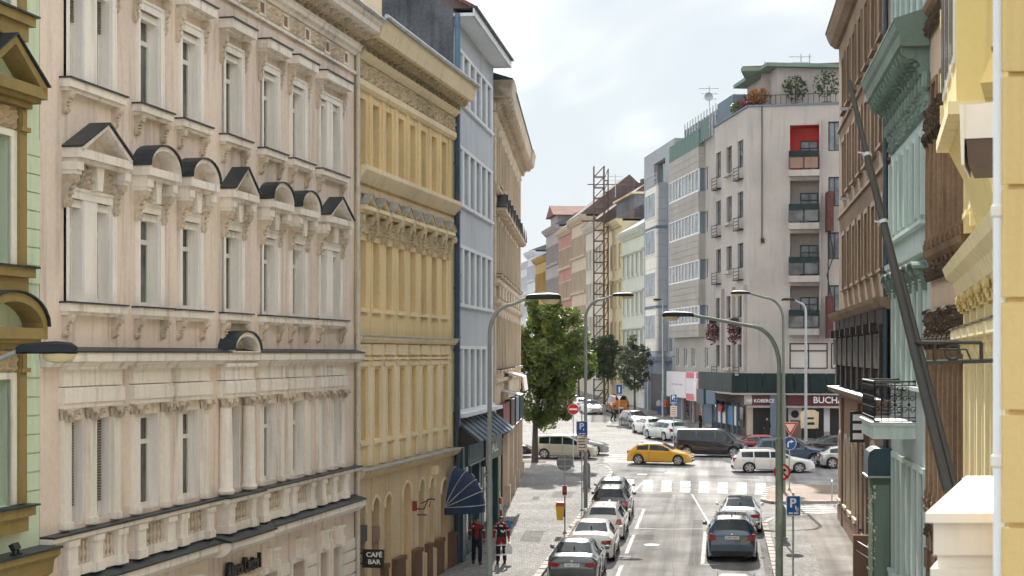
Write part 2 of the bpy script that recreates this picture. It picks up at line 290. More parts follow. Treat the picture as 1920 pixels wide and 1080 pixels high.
def wframe(mb, x0, x1, z0, z1, y, t=.07, mull=True, trans=.7, d=.07):
    mb.box(x0,x0+t,y,y+d,z0,z1); mb.box(x1-t,x1,y,y+d,z0,z1); mb.box(x0+t,x1-t,y,y+d,z0,z0+t); mb.box(x0+t,x1-t,y,y+d,z1-t,z1)
    zt = z0+(z1-z0)*trans
    if trans: mb.box(x0+t,x1-t,y-.015,y+d,zt-.05,zt+.05)
    if mull:
        m = (x0+x1)/2; mb.box(m-.045,m+.045,y-.01,y+d,z0+t,(zt-.05) if trans else z1-t)
        if trans: mb.box(m-.035,m+.035,y-.005,y+d,zt+.05,z1-t)
def panes(kit, x0, x1, z0, z1, y, trans=.7, mat='glass'):
    if trans:
        zt = z0+(z1-z0)*trans
        kit.append(('pane', MB().box(x0+.03,x1-.03,y,y+.02,z0+.03,zt-.02).mesh('pane', mat))); kit.append(('pane', MB().box(x0+.03,x1-.03,y,y+.02,zt+.02,z1-.03).mesh('pane', mat)))
    else: kit.append(('pane', MB().box(x0+.03,x1-.03,y,y+.02,z0+.03,z1-.03).mesh('pane', mat)))
def relief(w, h, dep, seed, step=.05, lobes=None):
    r = random.Random(seed); nx, nz = max(4, int(w/step)), max(4, int(h/step)); C = []
    k = lobes or max(1, round(w/h/1.1))
    for i in range(k): C.append(((i+.5)*w/k, h*(.5+.12*(-1)**i), 1 if i % 2 else -1, r.uniform(0, 6)))
    mb = MB(); vs = []
    for j in range(nz+1):
        for i in range(nx+1):
            x, z = w*i/nx, h*j/nz; cx, cz, sg, ph = min(C, key=lambda c: (c[0]-x)**2+(c[1]-z)**2)
            q = math.hypot(x-cx, z-cz)/(h*.5); th = math.atan2(z-cz, (x-cx)*sg)
            v = .5+.5*math.sin(9*q-th*2+ph); v = v*.75+.25*(.5+.5*math.sin(7*th+4*q))
            e = min(1, min(x, w-x, z, h-z)/.05)
            vs.append((x-w/2, -dep*max(0, v-.2)*e*r.uniform(.75, 1.15), z))
    fs = [(j*(nx+1)+i, j*(nx+1)+i+1, (j+1)*(nx+1)+i+1, (j+1)*(nx+1)+i) for j in range(nz) for i in range(nx)]
    return mb.add(vs, fs)
def corbel(mb, x, z, w, h, d, curl=True):        # scroll bracket: top at z, hangs down h, projects d
    pts = [(.02,z),(-d,z),(-d*1.02,z-.12*h),(-d*.93,z-.26*h),(-d*.66,z-.38*h),(-d*.42,z-.52*h),(-d*.36,z-.68*h),(-d*.42,z-.8*h),(-d*.36,z-.93*h),(-d*.15,z-h),(.02,z-h)]
    mb.prism(pts, 'x', x-w/2, x+w/2)
    if curl:
        for s in (-1, 1):
            xx = x+s*(w/2+.012)
            mb.lathe([(d*.02,-.02),(d*.24,-.02),(d*.24,.012),(d*.12,.02),(d*.02,.02)], 9, (xx,-d*.72,z-.2*h), 'x')
            mb.lathe([(d*.02,-.02),(d*.15,-.02),(d*.15,.012),(d*.02,.015)], 8, (xx,-d*.28,z-.84*h), 'x')
        for i in range(4):
            zz = z-h*(.3+.16*i); dd = -d*(.78-.13*i); mb.box(x-w*.28,x+w*.28,dd-.03,dd+.06,zz-.03*h,zz+.06*h)
    return mb
def capital(mb, x, y, z, w, h):                  # leafy capital, top at z
    mb.box(x-w*.62,x+w*.62,y-w*.62,y+w*.5,z-h*.14,z)
    mb.lathe([(w*.42,z-h),(w*.46,z-h*.92),(w*.42,z-h*.85),(w*.44,z-h*.5),(w*.56,z-h*.14)], 8, (x,y,0))
    for k in range(7):
        a = math.pi+math.pi*k/6; c, s = math.cos(a), math.sin(a)
        for lv, (zz, rr) in enumerate(((z-h*.62, .5), (z-h*.3, .57))):
            if lv and k % 2: continue
            p = Vector((x+c*w*rr, y+s*w*rr, zz)); mb.tube([p-Vector((0,0,h*.25)), p, p+Vector((c*w*.14, s*w*.14, h*.05)), p+Vector((c*w*.14, s*w*.14, -h*.06))], [w*.08,w*.1,w*.08,w*.03], 5)
    for s in (-1, 1):
        mb.lathe([(.01,-.05),(h*.2,-.05),(h*.2,.04),(h*.1,.05),(.01,.05)], 8, (x+s*w*.55,y-w*.55,z-h*.3), 'y')
    return mb
def pediment(w, h, d, kind, base=.17, th=.1):    # returns meshes for base+raking frame and the dark cap
    a = MB(); a.box(-w/2,w/2,-d,.03,0,base); a.box(-w/2+.06,w/2-.06,-d+.1,.03,-.08,0)
    if kind == 't': pts = [(-w/2,base),(0,h),(w/2,base)]; pts = [(-w/2,base+.02),(0,h),(w/2,base+.02)]
    else: pts = [(-w/2*math.cos(t), base+(h-base)*math.sin(t)) for t in [math.pi*i/12 for i in range(13)]]
    a.strip(pts, th, 'y', -d, .03)
    c = MB(); up = [(x*1.04, z+.035) for x, z in pts]; c.strip(up, .03, 'y', -d-.05, .03)
    return a.mesh('pediment', 'cream'), c.mesh('pediment_cap', 'cap', kind == 'a')
def modillions(F, name, mat, u0, u1, n, z, w, h, d, curl=False):
    mb = MB(); corbel(mb, 0, 0, w, h, d, curl); me = mb.mesh(name, mat)
    for i in range(n): link(name, me, F.o, (u0+(u1-u0)*(i+.5)/n, 0, z-F.zb))
def pipe(F, u, z0, z1, r=.06, mat='pipewhite', y=-.12):
    mb = MB(); mb.tube([(u,y,z0),(u,y,z1)], r, 10); o = F.p(mb, 'drainpipe', mat, True)
    z = z0+1
    while z < z1:
        m = MB(); m.tube([(u,y,z),(u,y,z+.08)], r*1.25, 10); F.p(m, 'pipe_collar', mat, False, o); z += 2.4
def rustic_window(w, h, rev=.25, fm='framewhite', sm=None, st=.15, sw=.05, sill=None, sillw=.15, hood=None, trans=.7, mull=True, gm='glass', capm=None):
    k = []; f = MB(); wframe(f, -w/2, w/2, 0, h, rev, mull=mull, trans=trans); k.append(('window', f.mesh('window', fm))); panes(k, -w/2, w/2, 0, h, rev+.035, trans, gm)
    if sm:
        a = MB(); a.box(-w/2-st,-w/2,-sw,.03,0,h+st); a.box(w/2,w/2+st,-sw,.03,0,h+st); a.box(-w/2,w/2,-sw,.03,h,h+st); k.append(('window_surround', a.mesh('window_surround', sm)))
    if sill:
        a = MB(); a.box(-w/2-st-.06,w/2+st+.06,-sillw,.25,-.14,-.03); k.append(('window_sill', a.mesh('window_sill', sill)))
        if capm: a = MB(); a.box(-w/2-st-.08,w/2+st+.08,-sillw-.02,.25,-.03,0); k.append(('sill_cap', a.mesh('sill_cap', capm)))
    return k
# ================================================================ the setting
def struct(o, kind='structure'): o['kind'] = kind; return o
def XL(d): return 1.13+.128*(d-59.4)
def XR(d): return 9.7+.128*(d-59.4)
def FARX(d): return (640-960)/3000*d+100320/3000      # the far row's street front
g = MB(); ys = [-300, 420, 3500]
for i in range(2):
    a, b = ys[i], ys[i+1]; g.poly([(-2500,a,gz(a)-.02),(2500,a,gz(a)-.02),(2500,b,gz(b)-.02),(-2500,b,gz(b)-.02)])
struct(part(g, 'ground', 'groundfar', None))
def sheet(name, pts, dz, mat, parent=None):
    o = part(MB().poly([(x, y, gz(y)+dz) for x, y in pts]), name, mat, parent); return o if parent else struct(o)
def slab(name, pts, h, mat, parent=None):
    n = len(pts); m = MB(); m.add([(x,y,gz(y)+h) for x, y in pts]+[(x,y,gz(y)-.05) for x, y in pts], [tuple(range(n))]+[(i,n+i,n+(i+1) % n,(i+1) % n) for i in range(n)])
    o = part(m, name, mat, parent); return o if parent else struct(o)
road = sheet('road', [(XL(10),10),(XR(10),10),(XR(75),75),(XR(75)+.6,77.5),(60,84),(60,126),(19.5,126),(10,131),(FARX(131)-22,131),(-40,127),(-40,108),(XL(101),108),(XL(101),101)], .0, 'asphalt')
far_road = sheet('cobbled_road', [(FARX(114)-19,114),(FARX(114)-5.2,114),(FARX(400)-3.4,400),(FARX(400)-17,400)], .006, 'setts')
# pavements
left_walk = slab('pavement', [(-13,8),(XL(8),8),(XL(100),100),(6.35,102.5),(6.1,104.8),(5.3,106.8),(4,108.2),(2,109),(-25,110.5),(-25,101),(0.3,101),(-1,72),(-4.5,49),(-8.6,29.5)], .12, 'mosaic')
right_walk = slab('pavement', [(XR(8),8),(14,8),(14,55),(16.5,78.6),(13.2,77.2),(12.3,76.4),(XR(74.5),74.5)], .12, 'asphaltwalk')
corner_walk = slab('pavement', [(13.15,84.3),(13.5,83.3),(30,84.5),(30,92.2),(16.2,92.2),(15.0,91.6),(14.2,90)], .12, 'brickpave')
far_walk = slab('pavement', [(FARX(130)-2.6,127),(20,124.6),(60,122.5),(60,140),(FARX(132)+1,134),(FARX(400)+1,400),(FARX(400)-3.3,400),(FARX(170)-3.3,170),(FARX(150)-3.2,150)], .12, 'asphaltwalk')
isle = slab('pavement', [tuple(G(1140,800)[:2]),tuple(G(1182,802)[:2]),tuple(G(1180,790)[:2]),tuple(G(1147,787)[:2])], .12, 'asphaltwalk')
# kerb stones
def kerb(parent, pts, w=.26, hh=.135):
    for (a, b) in zip(pts[:-1], pts[1:]):
        a, b = Vector(a), Vector(b); L = (b-a).length; n = max(1, round(L/1.05)); d = (b-a)/L
        for i in range(n):
            p = a+d*(L*(i+.5)/n); l = L/n-.02
            me = KC.setdefault(round(l, 2), MB().prism([(-l/2,-w/2),(l/2,-w/2),(l/2,w/2),(-l/2,w/2)], 'z', -.15, 0).mesh('kerb_stone', 'kerb'))
            link('kerb_stone', me, parent, (p.x+rnd.uniform(-.01,.01), p.y, gz(p.y)+hh+rnd.uniform(-.006,.006)), (R(1.03), 0, math.atan2(d.y, d.x)))
KC = {}
kerb(left_walk, [(XL(54)-.1,54),(XL(100)-.1,100),(6.25,102.5),(6.0,104.7),(5.2,106.6),(3.9,108),(2,108.8),(-3,109.1)])
kerb(right_walk, [(XR(54)+.14,54),(XR(74.4)+.14,74.4),(12.35,76.2),(13.2,77),(16,78.4)])
kerb(corner_walk, [(24,84.2),(13.6,83.4),(13.25,84.4),(14.3,89.9),(15.1,91.4),(16.2,92.05),(24,92.05)])
kerb(isle, [tuple(G(1140,800)[:2]),tuple(G(1182,802)[:2])]); kerb(isle, [tuple(G(1140,800)[:2]),tuple(G(1147,787)[:2])])
kerb(far_walk, [(FARX(130)-2.5,127.1),(20,124.7),(34,123.9)]); kerb(far_walk, [(FARX(130)-2.5,127.1),(FARX(150)-3.1,150),(FARX(170)-3.2,170)])
# resurfaced strips on the right pavement and left pavement
sheet('paved_strip', [(XR(50)+.3,50),(XR(50)+1.75,50),(XR(73)+1.85,73),(XR(73)+.3,73)], .126, 'mosaic', right_walk)
# painted markings
def mark(pts, dz=.008): return sheet('road_marking', pts, dz, 'roadpaint', road)
def dline(p, q, w):
    p, q = Vector(p), Vector(q); d = (q-p).normalized(); n = Vector((-d.y, d.x))*w/2
    mark([tuple((p-n)[:2]), tuple((p+n)[:2]), tuple((q+n)[:2]), tuple((q-n)[:2])])
XPL = lambda d: 3.92+.128*(d-59.4)
XPR = lambda d: 7.03+.133*(d-59.4)
for a, b in ((50,56.5),(58.2,62),(65.2,71),(73.2,81)): dline((XPL(a),a), (XPL(b),b), .15)
for d in (58,64.4,71.5,81): dline((XPL(d)-.55,d), (XPL(d)+.22,d), .13)
for a, b in ((49,53),(62.2,72)): dline((XPR(a),a), (XPR(b),b), .15)
dline((XPR(62.2)-.1,62.2), (XPR(62.2)+.7,62.2), .15)
dline((9.1,72), (9.9,88), .1)
for i in range(8):
    x0 = 1167+i*35.2; y0 = 899+i*.95
    for (ya, yb) in ((0,11.5),(12.6,21.5)):
        p = [G(x0+(3 if ya == 0 else 1), y0+yb), G(x0+20+(1 if ya else 2), y0+yb+.4), G(x0+22, y0+ya+.4), G(x0+3.5, y0+ya)]
        mark([tuple(v[:2]) for v in p])
for i in range(6):
    y0 = 949+i*3.6; mark([tuple(G(x, y)[:2]) for x, y in ((1470,y0+1.9),(1590,y0+3.3),(1590,y0+1.5),(1470,y0))])
for i in range(5):
    y0 = 852+i*3.3; mark([tuple(G(x, y)[:2]) for x, y in ((1134,y0+1.7),(1196,y0+2.2),(1196,y0+.6),(1130,y0))])
for (x, y) in ((1222,1022),(1204,890),(1255,887)):
    p = G(x, y); m = MB(); m.lathe([(.01,0),(.33,0),(.33,.01),(.01,.012)], 16)
    o = part(m, 'manhole_cover', 'iron', None, (p.x, p.y, p.z+.004)); tag(o, {1222:'round iron manhole cover in the lane beside the parked cars',1204:'small iron manhole cover just beyond the left end of the zebra crossing',1255:'iron manhole cover in front of the yellow hatchback'}[x], 'manhole', 'manhole covers in the road')
# tar seams across the asphalt
for (pts) in ([(1186,991),(1250,992.5),(1320,992)], [(1205,905),(1150,960)]):
    m = MB()
    for a, b in zip(pts[:-1], pts[1:]):
        p, q = G(*a), G(*b); n = (q-p).cross(Vector((0,0,1))).normalized()*.035
        m.poly([p-n+Vector((0,0,.01)), q-n+Vector((0,0,.01)), q+n+Vector((0,0,.01)), p+n+Vector((0,0,.01))])
    part(m, 'tar_seam', 'black', road)

# patched asphalt and cracks
def patch(px, mat='asphaltpatch'):
    return sheet('asphalt_patch', [tuple(G(x, y)[:2]) for x, y in px], .005, mat, road)
patch([(1192,1003),(1228,1003),(1226,1013),(1188,1013)]); patch([(1180,925),(1260,927),(1262,934),(1178,932)]); patch([(1300,975),(1318,975),(1314,1060),(1290,1060)]); patch([(1160,880),(1250,884),(1252,888),(1162,884)]); patch([(1330,890),(1420,893),(1424,898),(1330,895)])
rc = random.Random(12)
def crack(x0, y0, x1, y1, n=14, amp=2.2, w=.03):
    m = MB(); P_ = [G(x0+(x1-x0)*i/n+rc.uniform(-amp,amp)*(0 < i < n), y0+(y1-y0)*i/n+rc.uniform(-amp,amp)*.35*(0 < i < n)) for i in range(n+1)]
    for a, b in zip(P_[:-1], P_[1:]):
        d = (b-a).normalized(); q = Vector((-d.y, d.x, 0))*w/2; u = Vector((0,0,.0105)); m.poly([a-q+u, b-q+u, b+q+u, a+q+u])
    part(m, 'crack', 'crack', road)
crack(1262,1079,1268,930); crack(1200,1030,1320,1034); crack(1215,962,1330,958); crack(1250,930,1262,905); crack(1170,935,1300,938); crack(1300,1079,1306,1010); crack(1180,890,1420,897,20,2.5,.04); crack(1330,930,1420,934,12,1.5)

# repairs and covers in the left pavement, and a tree pit
for px in ([(985,1000),(1022,1001),(1012,1022),(974,1020)], [(1040,925),(1078,926),(1072,938),(1033,937)], [(1000,935),(1013,935),(1010,942),(997,942)], [(1060,890),(1120,892),(1118,897),(1057,895)]):
    sheet('pavement_patch', [tuple(G(x, y)[:2]) for x, y in px], .126, 'mosaicdark', left_walk)
sheet('tree_pit', [(.75,106.7),(2.3,106.7),(2.3,108.2),(.75,108.2)], .127, 'bark', left_walk)
sheet('gutter_strip', [(XL(50)+.0,50),(XL(50)+.28,50),(XL(100)+.28,100),(XL(100)+.0,100)], .006, 'mosaicdark', road)
sheet('gutter_strip', [(XR(50)-.28,50),(XR(50)-.0,50),(XR(74)-.0,74),(XR(74)-.28,74)], .006, 'mosaicdark', road)
# ================================================================ left street front
DL = lambda x: 44500/(1573-x)
PB, PC, PD = pl(75, DL(75)), pl(664, DL(664)), pl(850, DL(850))
PE = pl(925, DL(850)*490/(1340-925)); PF = pl(975, PE.y*180/130)
UDIR = (PC-PB).normalized()

# ---- green corner house at the very left
F = Fac('apartment_building', 'mint green building with olive window surrounds at the left edge', PB-UDIR*7, PB-UDIR*.03, .3)
L = F.L; m = MB()
rows = [(14.95+.5, 17.6), (10.9, 13.2), (6.6, 8.85)]
uc = L-1.62
wall(m, 0, L, .3, 20.5, [(u-.55, u+.55, a, b) for u in (uc, uc-2.6) for a, b in rows], .3, ends=11); F.p(m, 'wall', 'mint')
m = MB(); mould(m, 0, L+.02, [(.1,20.2),(.9,20.2),(.9,19.8),(.3,19.5),(.1,19.3)]); F.p(m, 'cornice', 'olive')
for r, (a, b) in enumerate(rows):
    h = b-a; k = []; f = MB(); wframe(f, -.55, .55, 0, h, .24); k.append(('window', f.mesh('window', 'framedark'))); panes(k, -.55, .55, 0, h, .28)
    s = MB(); s.box(-.75,-.55,-.03,.05,0,h+.12); s.box(.55,.75,-.03,.05,0,h+.12); s.box(-.55,.55,-.03,.05,h,h+.12); k.append(('inner_surround', s.mesh('inner_surround', 'cream')))
    s = MB(); s.box(-1.0,-.755,-.09,.05,0,h+.62); s.box(.755,1.0,-.09,.05,0,h+.62); s.box(-1.04,-.70,-.15,.05,h+.12,h+.2); s.box(.70,1.04,-.15,.05,h+.12,h+.2); s.box(.8,.95,-.12,.05,h+.2,h+.52); s.box(-.95,-.8,-.12,.05,h+.2,h+.52); k.append(('outer_surround', s.mesh('outer_surround', 'olive')))
    k.append(('relief_panel', MB().add([(x, y-.03, z+h+.14) for x, y, z in relief(1.48,.42,.12,3).v], relief(1.48,.42,.12,3).f).mesh('relief_panel', 'tanrelief')))
    s = MB(); s.box(-1.05,1.05,-.24,.25,-.22,-.05); s.box(-.95,.95,-.15,.05,-.5,-.22); k.append(('window_sill', s.mesh('window_sill', 'olive')))
    s = MB(); s.box(-1.12,1.12,-.3,.25,-.05,-.015); k.append(('sill_cap', s.mesh('sill_cap', 'cap')))
    if r:
        pd, cp = pediment(2.3, .98 if r == 1 else .82, .42, 't' if r == 1 else 'a', .2, .16)
        pd.materials[0] = MATS['olive']
        pk = MB(); pk.box(-1.0,1.0,-.2,.03,-.18,-.085)
        for me, nm in ((pd,'pediment'),(cp,'pediment_cap'),(pk.mesh('pediment_bed','olive'),'pediment_bed')):
            for v in me.vertices: v.co.z += h+.72
            k.append((nm, me))
    for u in (uc, uc-2.6): F.put(k, u, a)
bz = [13.28-.337*i for i in range(0, 8)]+[9.2-.345*i for i in range(0, 8)]
me = MB().prism([(0,-.05),(.52,-.05),(.52,.0),(0,.0)], 'z', .012, .32)
for z in bz:
    b = MB(); b.box(0,.55,-.035,.02,.014,.325); link('stucco_block', b.mesh('stucco_block', 'mint'), F.o, (L-.585, 0, z-.337-F.zb))
m = MB(); mould(m, 0, L+.02, [(.42,5.72),(.42,5.6),(.3,5.5),(.26,5.25),(.1,5.15)]); F.p(m, 'string_course', 'olive')
m = MB(); m.box(0,L+.03,-.47,.02,5.72,5.76); F.p(m, 'ledge_cap', 'cap')
GREEN = F
t = thing('floodlight', 'small black floodlight standing on the green building\'s ledge', 'floodlight', tuple(at(30,1041,28.2)), math.atan2(UDIR.y, UDIR.x))
part(MB().box(-.12,.12,-.05,.05,0,.03).box(-.09,-.07,-.02,.02,.03,.14).box(.07,.09,-.02,.02,.03,.14), 'bracket', 'black', t)
part(MB().box(-.11,.11,-.02,.07,-.06,.06), 'lamp_box', 'black', t, (0,0,.16), rot=(R(-30),0,0))

# ---- beige house with pediments
F = Fac('apartment_building', 'pale pink-beige stucco building with dark-capped triangular and round pediments', PB, PC, .5)
L = F.L; C0 = 9.6; OFF = [-7.6, -4.82, -2.6, 0, 2.6, 4.82, 7.6]; DBL = (0, 6)
def openings(c, i, a, b):
    return [(c-.92, c-.27, a, b), (c+.27, c+.92, a, b)] if i in DBL else [(c-.515, c+.515, a, b)]
ROW4, ROW3, ROW2 = (14.6, 16.62), (10.32, 12.32), (6.0, 8.02)
holes = []
for i, o in enumerate(OFF):
    for a, b in (ROW4, ROW3, ROW2): holes += openings(C0+o, i, a, b)
gf = [(C0+o-.5, C0+o+.5, 1.9, 3.62) for i, o in enumerate(OFF) if i not in DBL and i != 3]+[(C0+s*7.6+t-.36, C0+s*7.6+t+.36, 1.9, 3.62) for s in (-1, 1) for t in (-.6, .6)]
holes += gf+[(C0-1.0, C0+1.0, .6, 3.3)]
m = MB(); wall(m, 0, L, .5, 19.3, holes, .36, ends=12); F.p(m, 'wall', 'beige')
def beige_kit(row, i):
    a, b = row; h = b-a; k = []; ops = openings(0, i, 0, h); f = MB(); q = []
    for (x0, x1, z0, z1) in ops: wframe(f, x0, x1, z0, z1, .22, t=.1, mull=(x1-x0) > .8); panes(q, x0, x1, z0, z1, .26)
    k.append(('window', f.mesh('window', 'framewhite'))); k += q
    W = ops[-1][1]
    for (x0, x1, z0, z1) in ops:
        s = MB(); s.box(x0-.002,x0+.014,.0,.218,z0,z1); k.append(('jamb_lining', s.mesh('jamb_lining', 'trimwhite'))); s = MB(); s.box(x1-.014,x1+.002,.0,.218,z0,z1); k.append(('jamb_lining', s.mesh('jamb_lining', 'trimwhite')))
    if row is not ROW2:
        s = MB(); t = .15
        s.box(-W-t,-W,-.05,.04,0,h+t); s.box(W,W+t,-.05,.04,0,h+t); s.box(-W,W,-.05,.04,h,h+t); s.box(-W-t,-W-t+.05,-.075,.04,0,h+t); s.box(W+t-.05,W+t,-.075,.04,0,h+t); s.box(-W-t,W+t,-.075,.04,h+t,h+t+.06)
        if i in DBL: s.box(-.27,.27,-.03,.04,0,h)
        for (x0, x1, z0, z1) in ops: s.box(x0+.004,x1-.004,.05,.22,h-.16,h-.01)
        k.append(('window_surround', s.mesh('window_surround', 'trimwhite')))
        s = MB(); s.box(-W-.32,W+.32,-.22,.24,-.2,-.045); s.box(-W-.27,W+.27,-.15,.02,-.27,-.2); k.append(('window_sill', s.mesh('window_sill', 'cream')))
        s = MB(); s.box(-W-.35,W+.35,-.26,.24,-.045,-.012); k.append(('sill_cap', s.mesh('sill_cap', 'cap')))
        for sg in (-1, 1): k.append(('corbel', corbel(MB(), sg*(W+.14), -.27, .17, .42, .2).mesh('corbel', 'ornament')))
    if row is ROW4:
        s = MB(); s.box(-W-.3,W+.3,-.34,.03,h+.5,h+.72); s.box(-W-.24,W+.24,-.2,.03,h+.42,h+.5); k.append(('hood', s.mesh('hood', 'cream')))
        s = MB(); s.box(-W-.33,W+.33,-.38,.03,h+.72,h+.755); k.append(('hood_cap', s.mesh('hood_cap', 'cap')))
        for sg in (-1, 1): k.append(('corbel', corbel(MB(), sg*(W+.22), h+.42, .15, .75, .2).mesh('corbel', 'ornament')))
    if row is ROW3:
        kind = 't' if i in (0, 3, 6) else 'a'; wd = 2*W+(.42 if i in DBL else .62); ph = .78 if kind == 't' else .68
        pd, cp = pediment(wd, ph, .4, kind, .17, .09)
        for me, nm in ((pd,'pediment'),(cp,'pediment_cap')):
            for v in me.vertices: v.co.z += h+.74
            k.append((nm, me))
        rl = relief(2*W+.1, .5, .24, 5+i, .035); k.append(('relief_panel', MB().add([(x, y-.04, z+h+.2) for x, y, z in rl.v], rl.f).mesh('relief_panel', 'ornament')))
        s = MB(); s.prism([(-.1,h+.2),(.1,h+.2),(.17,h+.66),(-.17,h+.66)], 'y', -.24, .02); k.append(('keystone', s.mesh('keystone', 'cream')))
        for sg in (-1, 1):
            x = sg*(W+.12); k.append(('corbel', corbel(MB(), x, h+.5, .19, .72, .28).mesh('corbel', 'ornament')))
            s = MB(); s.box(x-.13,x+.13,-.34,.03,h+.5,h+.66); s.box(x-.11,x+.11,-.3,.03,h+.42,h+.5); k.append(('impost', s.mesh('impost', 'cream')))
    return k
KB = {}
for i, o in enumerate(OFF):
    for rn, row in ((4, ROW4), (3, ROW3), (2, ROW2)):
        key = (rn, 'd' if i in DBL else ('c' if i == 3 else 's'))
        if key not in KB: KB[key] = beige_kit(row, i)
        w_ = F.put(KB[key], C0+o, row[0])
        if (rn == 2 and i in (0, 3)) or (rn == 4 and i in DBL):
            for (x0, x1, z0, z1) in openings(0, i, 0, row[1]-row[0]):
                s = MB(); z = z1-.06; lo = z0+(.35 if i == 0 and rn == 2 else 1.2)
                while z > lo: s.box(x0+.03,x1-.03,.185,.212,z-.038,z); z -= .055
                part(s, 'blind', 'blind', w_)
    if i not in DBL and i != 3 or i in DBL or True:
        # lower floor order: pilasters, capitals, entablature block, pedestals
        c = C0+o; P = [-1.07, 0, 1.07] if i in DBL else [-.76, .76]; ex = .1 if i == 3 else 0.
        for x in P:
            s = MB()
            if i == 3: s.lathe([(.2,5.95),(.22,6.02),(.17,6.1),(.165,7),(.145,8.0),(.17,8.03)], 14, (c+x,-.14,0))
            else: s.box(c+x-.15,c+x+.15,-.09,.03,5.95,8.04); s.box(c+x-.18,c+x+.18,-.115,.03,5.95,6.08)
            F.p(s, 'pilaster', 'cream', i == 3)
            F.p(capital(MB(), c+x, -.05-ex, 8.26, .32, .26), 'capital', 'ornament', True)
            s = MB(); s.box(c+x-.2,c+x+.2,-.2-ex,.03,5.02,5.74); s.box(c+x-.23,c+x+.23,-.23-ex,.03,5.02,5.2); s.box(c+x-.23,c+x+.23,-.23-ex,.03,5.62,5.74); F.p(s, 'pedestal', 'cream')
        x0, x1 = c+P[0]-.24, c+P[-1]+.24
        s = MB(); s.box(x0+.04,x1-.04,-.1-ex,.03,8.68,9.02); s.box(x0+.02,x1-.02,-.13-ex,.03,8.62,8.66); F.p(s, 'frieze_block', 'cream')
        s = MB(); s.box(x0,x1,-.15-ex,.03,8.36,8.62); s.box(x0+.02,x1-.02,-.12-ex,.03,8.26,8.36); F.p(s, 'architrave_block', 'cream')
        s = MB(); s.box(x0,x1,-.19-ex,.03,9.0,9.09); F.p(s, 'bed_mould', 'cream')
        # balustrade between pedestals
        bme = KB.setdefault('bal', MB().lathe([(.05,0),(.05,.05),(.025,.08),(.055,.18),(.05,.24),(.022,.34),(.045,.4),(.045,.44)], 8).mesh('baluster', 'ornament', True))
        for xa, xb in zip(P[:-1], P[1:]):
            s = MB(); s.box(c+xa+.2,c+xb-.2,-.14-ex,.03,5.02,5.22); F.p(s, 'balustrade_base', 'cream')
            n = 4 if i in DBL else 6
            for j in range(n): link('baluster', bme, F.o, (c+xa+.2+(xb-xa-.4)*(j+.5)/n, -.08-ex, 5.22-F.zb))
m = MB(); mould(m, 0, L, [(.34,9.33),(.34,9.16),(.24,9.12),(.2,9.06)]); F.p(m, 'cornice', 'cream')
m = MB(); m.prism([(.0,9.44),(-.37,9.36),(-.37,9.33),(.0,9.33)], 'x', 0, L); F.p(m, 'cornice_cap', 'cap')
a_, c_ = pediment(1.8, .5, .4, 'a', .03, .1)
for me in (a_, c_):
    for v in me.vertices: v.co += Vector((C0, 0, 9.34-F.zb))
link('pediment', a_, F.o); link('pediment_cap', c_, F.o)
rl = relief(1.2, .3, .08, 2, .04); part(MB().add([(x+C0, y-.02, z+9.42-F.zb) for x, y, z in rl.v], rl.f), 'relief_panel', 'ornament', F.o)
m = MB(); mould(m, 0, L, [(.26,5.86),(.26,5.78),(.2,5.74)]); mould(m, C0-1.15, C0+1.15, [(.42,5.865),(.42,5.785),(.36,5.735)]); F.p(m, 'ledge', 'cream')
m = MB(); m.box(0,L,-.3,.24,5.86,5.9); m.box(C0-1.2,C0+1.2,-.46,-.3,5.865,5.905); F.p(m, 'ledge_cap', 'cap')
m = MB(); mould(m, 0, L+.02, [(.36,4.86),(.36,4.7),(.26,4.6),(.12,4.52)]); mould(m, C0-1.5, C0+1.5, [(.56,4.865),(.56,4.705),(.46,4.595),(.3,4.515)]); F.p(m, 'string_course', 'cream')
m = MB(); m.prism([(.0,5.02),(-.4,4.9),(-.4,4.86),(.0,4.86)], 'x', 0, L+.03); m.prism([(-.1,5.0),(-.61,4.91),(-.61,4.865),(-.1,4.865)], 'x', C0-1.55, C0+1.55); F.p(m, 'string_course_cap', 'cap')
# ground floor dressings
ks = MB(); ks.prism([(-.12,3.72),(.12,3.72),(.16,4.2),(-.16,4.2)], 'y', -.22, .02); ks.box(-.19,.19,-.27,.02,4.2,4.26); ks.prism([(-.09,3.66),(.09,3.66),(.12,3.95),(-.12,3.95)], 'y', -.28, -.22)
ksm = ks.mesh('keystone', 'cream')
for h in gf: link('keystone', ksm, F.o, ((h[0]+h[1])/2, 0, -F.zb))
gk = rustic_window(1.0, 1.72, .3, sm='cream', st=.14, sw=.06); gk2 = rustic_window(.72, 1.72, .3, sm='cream', st=.12, sw=.06, mull=False)
for h in gf: F.put(gk if h[1]-h[0] > .8 else gk2, (h[0]+h[1])/2, h[2])
s = MB(); s.box(C0-.96,C0+.96,.24,.3,.6,3.3); F.p(s, 'door', 'framebrown')
edges = sorted([0, L]+[e for h in gf+[(C0-1.6, C0+1.6)] for e in (h[0]-.2, h[1]+.2)])
for a, b in zip(edges[::2], edges[1::2]):
    if b-a < .15: continue
    for j in range(5):
        z = 1.95+j*.36; s = MB(); s.box(a+.03,b-.03,-.05,.02,z,z+.3); F.p(s, 'rusticated_block', 'cream')
rl = relief(2.6, .55, .14, 9, .04); part(MB().add([(x+C0+.6, y-.02, z+3.32-F.zb) for x, y, z in rl.v], rl.f), 'relief_panel', 'ornament', F.o)
text('Aliance Centre I', 'lettering', .52, .05, 'textblack', F.o, (10.05, -.12, 4.06-F.zb), sx=.66, bold=.012)
